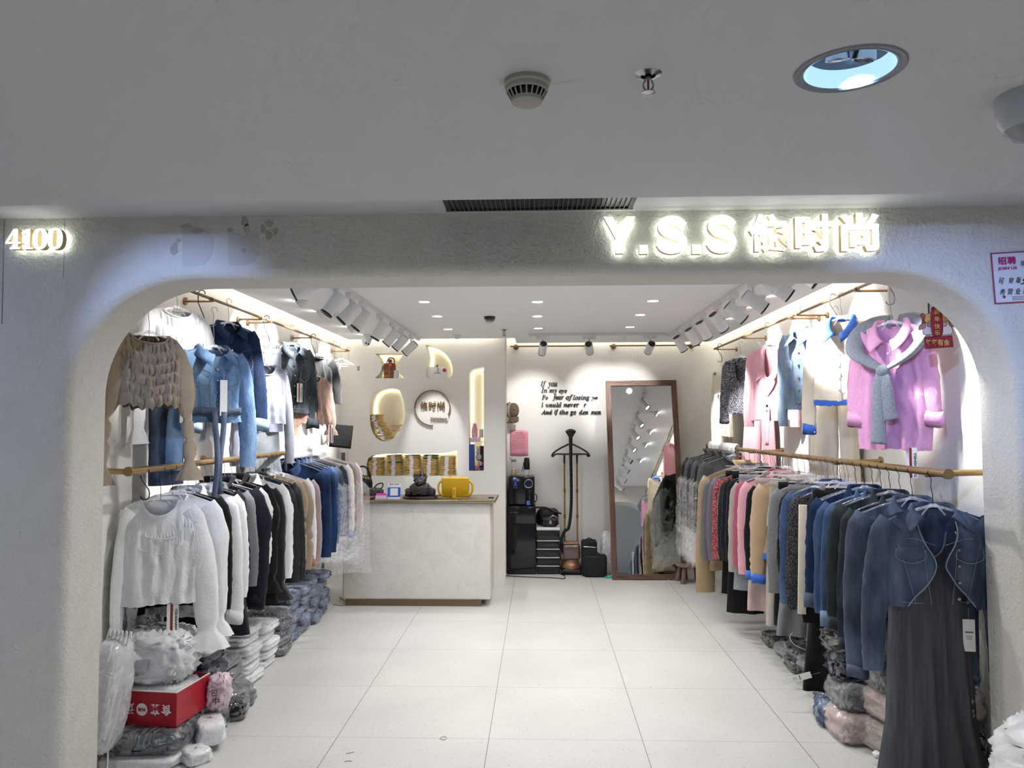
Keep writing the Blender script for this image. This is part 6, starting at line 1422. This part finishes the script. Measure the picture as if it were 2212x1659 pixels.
# caps and notice
a = at(1110, 896, Y=BACK_Y-.1)
for k, (dx, dy, c, l) in enumerate(((-.06, .03, '#17171a', 'black cap hanging deepest on the cap hook'), (-.035, .0, '#8b8078', 'pale grey cap in the middle of the hanging caps'), (.0, -.04, '#5b4d40', 'olive brown cap hanging in front on the cap hook'))):
    t = thing('baseball_cap', l, 'cap', (a[0]+dx, BACK_Y-.08+dy*.4, a[2]+.05), 0); m_ = mat('cap_%d' % k, c, .85, bump=.2, bscale=150)
    mb = MB(); G = []
    for th in np.linspace(0, PI/2, 9): G.append([[.060*math.cos(th)*math.cos(q)*1.0, -.02-.055*math.sin(th)*.8, .085*math.cos(th)*math.sin(q)] for q in np.linspace(0, 2*PI, 24, endpoint=False)])
    mb.grid(G, closeu=True); mb.build('crown', m_, t, smooth='full')
    G = [[[.055*u, -.02-.018*(1-u*u)-.01*v, -.07-.075*v*(1-.25*u*u)] for u in np.linspace(-1, 1, 12)] for v in np.linspace(0, 1, 6)]; MB().grid(G).build('brim', m_, t, smooth='full', solid=.003)
    MB().ball((0, -.066, 0), .006, 8, 6).build('button', m_, t)
tag(MB().tube([(0, 0, 0), (0, -.09, 0), (0, -.10, .012)], .006, 8).build('wall_hook', M_black, loc=(a[0]-.05, BACK_Y, a[2]+.13)), 'small black wall hook carrying the caps', 'hook')
a, b = at(1102, 929, Y=BACK_Y-.006), at(1141, 984, Y=BACK_Y-.006); t = thing('pink_notice', 'pink printed notice sheet taped to the back wall', 'notice', ((a[0]+b[0])/2, BACK_Y-.006, (a[2]+b[2])/2), 0); nw2, nh2 = b[0]-a[0], a[2]-b[2]
G = [[[u*nw2/2, -.004+.004*math.sin(3*u+v*2), v*nh2/2-(.02 if (u > .6 and v > .6) else 0)*(u-.6)*2.5] for u in np.linspace(-1, 1, 9)] for v in np.linspace(-1, 1, 9)]; MB().grid(G).build('sheet', mat('pink_paper', '#e39aa8', .6), t, smooth='full', solid=.0008)
mb = MB(); write(mb, '空调使用须知', (0, -.0105, nh2*.41), nw2*.45, .012, .0006, offset=.01)
for k in range(11): mb.box((-.01 if k % 3 else 0, -.0105, nh2*(.33-.055*k)), (nw2*(.78 if k % 3 else .6), .0006, .0025))
for k in range(3): mb.box((nw2*.22, -.0105, nh2*(-.32-.05*k)), (nw2*.25, .0006, .0025))
mb.build('print', mat('pink_print', '#8d5560', .6), t, smooth=False)

# ------------------------------------------------------------------ new-year hanging and framed licence on the right
c = at(2027, 700, Y=3.60); t = thing('new_year_hanging', 'red New Year cardboard hanging with a fish and a cow', 'decoration', c, 0); pw = lambda n: px_w(n, 3.6)
M_nyr = mat('festive_red', '#9c1f33', .5); M_nyg = mat('festive_gold_fish', '#d9a860', .5); M_cow = mat('cow_white', '#e6d8d2', .5); M_cowp = mat('cow_pink', '#c98f86', .5); M_orr = mat('fish_orange', '#b8533a', .5)
X0 = lambda px: (px-2027)/F_PX*3.6; Z0 = lambda py: (700-py)/F_PX*3.6
def plq(pts, y, m, name, th=.002, out=True):
    P = [(X0(a), Z0(b)) for a, b in pts]
    MB().prism(P, y, y+th).build(name, m, t, smooth=False)
    if out: MB().tube([(a, y-.0005, b) for a, b in P+[P[0]]], .0011, 5).build('outline', M_ink, t)
plq(cpoly([(1994, 690), (2000, 680), (2012, 676), (2030, 668), (2045, 666), (2052, 678), (2050, 690), (2036, 698), (2010, 700)], 3), .004, M_nyg, 'fish')
plq(cpoly([(1990, 680), (1996, 676), (2001, 684), (1998, 690), (2000, 697), (1993, 698), (1994, 689)], 3), .003, M_orr, 'fish_tail')
plq(cpoly([(2046, 668), (2054, 672), (2053, 684), (2045, 688), (2043, 680), (2048, 678)], 3), .002, M_orr, 'fish_mouth')
plq(cpoly([(1996, 722), (1994, 702), (2002, 692), (2026, 690), (2048, 692), (2054, 702), (2054, 722)], 3), .006, M_cow, 'cow')
plq(cpoly([(2000, 708), (1988, 712), (1987, 705), (1994, 698), (2001, 696)], 3), .005, M_cowp, 'cow_ear'); plq(cpoly([(2050, 692), (2062, 694), (2065, 702), (2058, 706), (2051, 702)], 3), .005, M_cowp, 'cow_ear')
plq(cpoly([(2004, 704), (2007, 694), (2016, 696), (2016, 706)], 3), .003, M_cowp, 'cow_nose'); plq(cpoly([(2034, 704), (2034, 695), (2044, 695), (2044, 704)], 3), .003, M_cowp, 'cow_nose')
plq(cpoly([(2012, 676), (2015, 664), (2025, 662), (2035, 666), (2035, 680), (2036, 700), (2035, 718), (2030, 728), (2018, 728), (2013, 716), (2012, 696)], 3), .0, M_nyr, 'scroll')
plq([(1996, 728), (2054, 725), (2056, 749), (1997, 753)], -.003, M_nyr, 'plaque'); plq(cpoly([(2014, 652), (2020, 645), (2028, 647), (2032, 652), (2024, 657)], 3), .004, M_nyr, 'top_cloud')
MB().ball((X0(2038), .0, Z0(675)), (.006, .002, .007)).build('fish_eye', M_ink, t)
mb = MB()
for ch, py in (('新', 674), ('年', 689), ('快', 705), ('乐', 719)): write(mb, ch, (X0(2024), -.002, Z0(py)), pw(11), pw(11), .002, offset=.01)
for ch, px in (('年', 2004), ('年', 2017), ('有', 2029), ('余', 2042)): write(mb, ch, (X0(px), -.005, Z0(739.5)), pw(11.5), pw(14), .002, offset=.02)
mb.build('lettering', M_gold, t, smooth=False); MB().tube([(X0(2022), .003, Z0(662)), (X0(2022), .003, Z0(640)), (X0(2022), .003, Z0(560))], .0008, 5).build('string', M_gold, t)
a = at(1995, 680, X=ROOM_R-.02); t = thing('licence_frame', 'white framed licence hanging behind the pink shirt', 'picture', (a[0]-.06, a[1], a[2]), -.95)
MB().box((0, 0, 0), (.25, .02, .33), bev=.003).build('frame', M_white, t); MB().box((.02, -.011, -.0), (.15, .002, .20)).build('print', mat('licence_print', '#6f7fae', .4, var=.1, vscale=40), t); mb = MB()
for w2, h2, x2, z2 in ((.156, .003, .02, .102), (.156, .003, .02, -.102), (.003, .206, -.057, 0), (.003, .206, .097, 0)): mb.box((x2, -.0115, z2), (w2, .002, h2))
mb.build('mount_line', M_ink, t, smooth=False)

# ------------------------------------------------------------------ piles on the floor
def bundle(name, label, cat, loc, size, m, rot=0.0, seed=0, folds=3, fm=None, group=None, wr=.010, ex=(.38, .3, .75)):
    t = thing(name, label, cat, loc, rot, group); w, d, h = size
    V = pillow(w*.94, d*.94, h*.94, seed, 40, 20, wr*.4, folds, ex); MB().grid(V, closeu=True).build('folded_cloth', m, t, smooth='full')
    V = pillow(w, d, h, seed+50, 40, 18, wr*.9, 0, ex); MB().grid(V, closeu=True).build('film', fm or M_film, t, smooth='full'); return t
protos = {}
def pile(y, x, layers, size, m, label, group, key, cat='folded jeans', name='folded_jeans', rot=0.0, hstep=None, z0=0.0, folds=3):
    for k in range(layers):
        kk = (key, k % 3)
        if kk not in protos:
            protos[kk] = o = bundle(name, label, cat, (0, 0, 0), size, m, seed=hash(key) % 97*0+len(protos)*3, folds=folds)
        else: o = copy_tree(protos[kk])
        o.location = (x+.02*math.sin(y*9+k*2.3), y+.012*math.sin(k*5+y*3), z0+(hstep or size[2]*.86)*k); o.rotation_euler = (0, 0, rot+.12*math.sin(k*3.1+y*7)); tag(o, label+', '+('bottom of its stack' if k == 0 else 'top of its stack' if k == layers-1 else ['', 'second', 'third', 'fourth', 'fifth', 'sixth'][k]+' from the floor'), cat, group)
words = ['nearest the white bundles', 'second from the white bundles', 'third from the white bundles', 'next to the counter']
for q, y in enumerate((5.95, 6.22, 6.50, 6.78)):
    pile(y, -2.0, 5, (.31, .25, .085), D_jean, 'film-wrapped blue jeans in the stack '+words[q], 'blue jeans stack '+words[q], 'jean', name='folded_jeans')
for q, (y, m_, l, n_) in enumerate(((4.72, F_greymid, 'grey folded tops', 4), (5.02, F_white2, 'white folded tops', 6), (5.34, F_white, 'white knit tops', 5), (5.66, F_tweed, 'speckled knits', 5))):
    pile(y, -1.97, n_, (.30, .28, .07), m_, 'film-wrapped %s stacked against the left wall' % l, '%s on the left floor' % l, 'top%d' % q, 'folded clothes', 'folded_clothes', folds=2)
pile(4.42, -1.96, 5, (.32, .28, .085), D_jeank, 'film-wrapped dark jeans stacked beside the red box', 'dark jeans on the left floor', 'dj', name='folded_jeans')
bundle('folded_clothes', 'loose grey-white bundle in film lying on the dark jeans', 'folded clothes', (-1.97, 4.40, .37), (.36, .34, .085), F_white2, seed=71)
for q, (x, y, m_, l) in enumerate(((-1.80, 4.20, F_char, 'dark folded trousers in film at the foot of the dark jeans'), (-1.76, 4.42, F_blackv, 'black folded top in film in front of the dark jeans'), (-1.80, 4.62, F_greymid, 'grey folded top in film on the floor edge'))):
    bundle('folded_clothes', l, 'folded clothes', (x, y, .0), (.22, .22, .12), m_, .3*q, 80+q)
bundle('folded_clothes', 'black folded clothes in film under the red box', 'folded clothes', (-1.94, 3.92, .055), (.42, .42, .125), D_jeank, .05, 84, 3)
bundle('folded_clothes', 'white folded clothes at the very bottom below the black ones', 'folded clothes', (-1.94, 3.90, .0), (.42, .42, .07), F_white2, .0, 85, 1)
bundle('folded_clothes', 'white tagged parcel in film beside the red box corner', 'folded clothes', (-1.70, 4.02, .03), (.15, .22, .12), F_white, .5, 86, 1)
bundle('folded_clothes', 'small white film bag on the floor tile edge', 'folded clothes', (-1.69, 3.84, .0), (.13, .14, .07), F_white, .9, 87, 1)
# red carton
t = thing('red_box', 'red snack carton with upside-down white lettering', 'box', (-1.925, 3.98, .175), -.12); BW, BD, BH = .33, .30, .165; M_rbox = mat('red_carton', '#a80f26', .35)
mb = MB(); mb.box((0, -BD/2, BH/2), (BW, .004, BH)); mb.box((0, BD/2, BH/2), (BW, .004, BH)); mb.box((-BW/2, 0, BH/2), (.004, BD, BH)); mb.box((BW/2, 0, BH/2), (.004, BD, BH)); mb.box((0, 0, .002), (BW, BD, .004)); mb.build('carton', M_rbox, t, smooth=False)
mb = MB(); mb.box((0, -BD/2, BH), (BW+.004, .006, .005)); mb.box((BW/2, 0, BH), (.006, BD, .005)); mb.build('rim', M_paper, t, smooth=False)
mb = MB(); RU = ry(PI)
for ch, u, s_ in (('食', .115, .055), ('来', .055, .055), ('运', -.085, .055), ('势', -.145, .05)): write(mb, ch, (u, -BD/2-.003, BH*.47), s_, s_, .001, rot=RU, offset=.02)
mb.lathe([(0, .001), (.030, .001)], (-.015, -BD/2-.003, BH*.46), 24, rot=rx(PI/2)); mb.build('lettering', mat('carton_white', '#e9dfe2', .5), t, smooth=False)
mb = MB(); write(mb, '科果', (-.015, -BD/2-.0055, BH*.46), .04, .018, .001, rot=RU, offset=.01); mb.build('seal_lettering', M_rbox, t, smooth=False)
bundle('folded_clothes', 'pale folded clothes in film inside the red carton', 'folded clothes', (-1.925, 3.98, .25), (.31, .28, .105), F_white2, -.1, 88, 1)
# white carrier bag on top
t = thing('carrier_bag', 'white plastic carrier bag with handles on the red carton', 'plastic bag', (-1.96, 4.00, .35), .1); M_carr = mat('white_polythene', '#ebebee', .35, bump=.35, bscale=14, bdist=.03, spec=.6)
G = pillow(.40, .32, .26, 90, 56, 30, .022); MB().grid(G, closeu=True).build('body', M_carr, t, smooth='full')
for sd in (-1, 1):
    G = np.array([[[-.05+sd*.035+.075*math.cos(q)*.9+w2*.5, sd*.03+w2*.3, .17+.105*math.sin(q)+.1*w2] for q in np.linspace(.0, PI, 16)] for w2 in (-.018, 0, .018)]); MB().grid(G).build('handle', M_carr, t, smooth='full', solid=.002)
MB().box((-.03, -.165, .11), (.07, .002, .05), rot=rx(-.3)).build('print', mat('grey_print', '#a9a9ae', .5), t)
t = thing('pink_bag', 'crumpled pink and white bag with black lettering beside the red carton', 'plastic bag', (-1.70, 4.13, .16), .2); MB().grid(pillow(.13, .14, .17, 92, 36, 20, .016), closeu=True).build('body', mat('pink_white_film', '#e6cfd8', .3, coat=.5, bump=.4, bscale=20), t, smooth='full')
mb = MB(); write(mb, '包', (-.01, -.078, .10), .035, .035, .002, rot=rz(.2)); write(mb, '中', (.0, -.078, .055), .035, .035, .002); mb.build('lettering', M_ink, t, smooth=False)
# bag of plastic hangers leaning at the wall
t = thing('hanger_bag', 'tall clear bag of white plastic hangers leaning beside the left pillar', 'plastic bag', (-2.075, 3.68, .12), (.0, .12, .0))
MB().grid(pillow(.16, .24, .52, 94, 30, 18, .012), closeu=True).build('film', M_filmw, t, smooth='full')
for k in range(6):
    mb = MB(); x = -.05+.02*k; mb.tube(smooth_path([(x, -.08, .08), (x, 0, .42), (x+.005, .0, .50), (x+.02, -.01, .56), (x+.03, -.02, .535)], 4), .005, 6); mb.build('hanger', M_white, t)
tag(MB().tube(smooth_path([at(262, 1500, Y=3.72), at(250, 1560, Y=3.70), at(236, 1600, Y=3.68), at(232, 1659, Y=3.66), at(231, 1680, Y=3.64)], 5), .004, 6).build('packing_string', M_filmw), 'pale packing string trailing over the dark bundle', 'string')
tag(MB().tube([at(216, 1010, Y=3.56), at(214, 1100, Y=3.56), at(211, 1200, Y=3.56), at(207, 1320, Y=3.56)], .004, 6).build('power_cable', M_black), 'black cable running down behind the left pillar', 'cable')
# right floor pile
for q, y in enumerate((4.75, 5.05, 5.35, 5.65, 5.95)):
    pile(y, 1.80, 2 if q < 3 else 1, (.30, .27, .09), F_greymid if q % 2 else F_char, 'film-wrapped dark bundle on the floor under the '+['grey sweatpants', 'black trousers', 'stone trousers', 'pale rose trousers', 'grey trousers'][q], 'wrapped bundles under the right trousers', 'rb%d' % (q % 2), 'folded clothes', 'folded_clothes', folds=2)
for q, (x, y, z, s_, m_, l) in enumerate(((1.66, 4.22, 0, (.30, .28, .16), F_rose, 'beige clothes in clear film at the bottom of the right pile'), (1.80, 4.02, 0, (.32, .3, .16), F_stone, 'stone coloured bundle low in the right pile'), (1.62, 4.42, 0, (.24, .24, .14), D_jean, 'denim bundle in film at the floor edge of the right pile'),
        (1.70, 4.28, .14, (.32, .28, .15), F_greymid, 'grey folded knit in film, second layer of the right pile'), (1.82, 4.08, .15, (.32, .3, .16), F_rose, 'beige bundle in film, second layer of the right pile'), (1.70, 4.34, .27, (.30, .28, .15), D_jeank, 'dark jeans in shiny film, third layer of the right pile'),
        (1.82, 4.12, .29, (.32, .3, .15), F_greymid, 'grey film bundle against the wall in the right pile'), (1.70, 4.38, .40, (.28, .26, .13), F_char, 'charcoal bundle in film near the top of the right pile'), (1.84, 4.16, .42, (.30, .3, .22), F_grey, 'silver-grey padded bundle on top of the right pile'),
        (1.93, 3.72, 0, (.22, .26, .16), F_char, 'dark clear-wrapped roll beside the right pillar'), (1.93, 3.72, .30, (.22, .26, .16), F_rose, 'brownish paper bundle beside the right pillar'), (1.93, 3.72, .16, (.22, .26, .14), F_black, 'black bundle between the roll and paper bundle'))):
    bundle('folded_clothes', l, 'folded clothes', (x, y, z), s_, m_, .25*math.sin(q*2.1), 110+q, 2, wr=.018)
tag(MB().grid(pillow(.09, .05, .03, 3, 20, 6, .003), closeu=True).build('paper_roll', M_paper, loc=at(1905, 1636, Z=0)), 'small white paper roll on the floor by the grey dress', 'paper')
# big white bag outside, right corner
t = thing('white_bag', 'large white plastic bag standing in front of the right pillar', 'plastic bag', (1.95, 2.90, 0), .1)
MB().grid(pillow(.66, .40, .60, 130, 80, 44, .020), closeu=True).build('body', M_carr, t, smooth='full')
G = []
for k, q in enumerate(np.linspace(0, 1, 14)):
    G.append([[(.20-.02*k*.5+.03*math.sin(5*a+k)+.02*math.sin(9*a))*math.cos(a), (.13+.02*math.sin(4*a))*math.sin(a), .50+.16*q+.02*math.sin(6*a+q*3)] for a in np.linspace(0, 2*PI, 60, endpoint=False)])
MB().grid(G, closeu=True).build('gathered_top', M_carr, t, smooth='full')
tag(MB().tube(smooth_path([at(949, 1597, Z=.002), at(954, 1592, Z=.002), at(962, 1591, Z=.002), at(965, 1595, Z=.002), at(958, 1598, Z=.002), at(951, 1596, Z=.002)], 4), .0015, 5).build('rubber_band', mat('pink_rubber', '#c48f88', .5)), 'tiny pink rubber band on the floor tiles', 'rubber band')
for k, (px, py, l) in enumerate(((755, 1628, 'slanting'), (752, 1645, 'flat'))):
    a = at(px, py, Z=.001); tag(MB().tube(smooth_path([a+[-.018, -.004, 0], a+[0, .004, .001], a+[.02, .0 if k else .02, 0]], 4), .002, 5, flat=.4).build('lint', mat('grey_lint', '#8b8886', .9)), l+' grey lint scrap near the front floor seam', 'scrap')

# ------------------------------------------------------------------ keep soft things off the side walls: cloth pressed against a wall flattens along it
bpy.context.view_layer.update()
done = set()
for o in list(bpy.data.objects):
    if o.type != 'MESH': continue
    r = o
    while r.parent: r = r.parent
    if r.get('kind') == 'structure' or r.get('category') in (None, 'clothes rod', 'wall rail', 'spotlight', 'sign', 'stain', 'notice', 'light strip', 'downlight', 'sensor', 'light track'): continue
    mw = o.matrix_world; bb = [mw @ Vector(c) for c in o.bound_box]; x0, x1 = min(b.x for b in bb), max(b.x for b in bb); y0 = min(b.y for b in bb); y1 = max(b.y for b in bb)
    if y0 < FRONT_Y or y1 > BACK_Y+.3 or not (x0 < ROOM_L+.012 or x1 > ROOM_R-.012): continue
    if o.data.users > 1: o.data = o.data.copy()
    n = len(o.data.vertices); co = np.empty(n*3); o.data.vertices.foreach_get('co', co); co = co.reshape(-1, 3)
    A = np.array(mw); w = co @ A[:3, :3].T+A[:3, 3]
    lo, hi, s_ = ROOM_L+.012, ROOM_R-.012, .10
    d = lo+s_-w[:, 0]; w[:, 0] = np.where(d > 0, lo+s_*np.exp(-np.clip(d, 0, None)/s_), w[:, 0])
    d = w[:, 0]-(hi-s_); w[:, 0] = np.where(d > 0, hi-s_*np.exp(-np.clip(d, 0, None)/s_), w[:, 0])
    B = np.linalg.inv(A); co = w @ B[:3, :3].T+B[:3, 3]; o.data.vertices.foreach_set('co', co.ravel()); o.data.update()
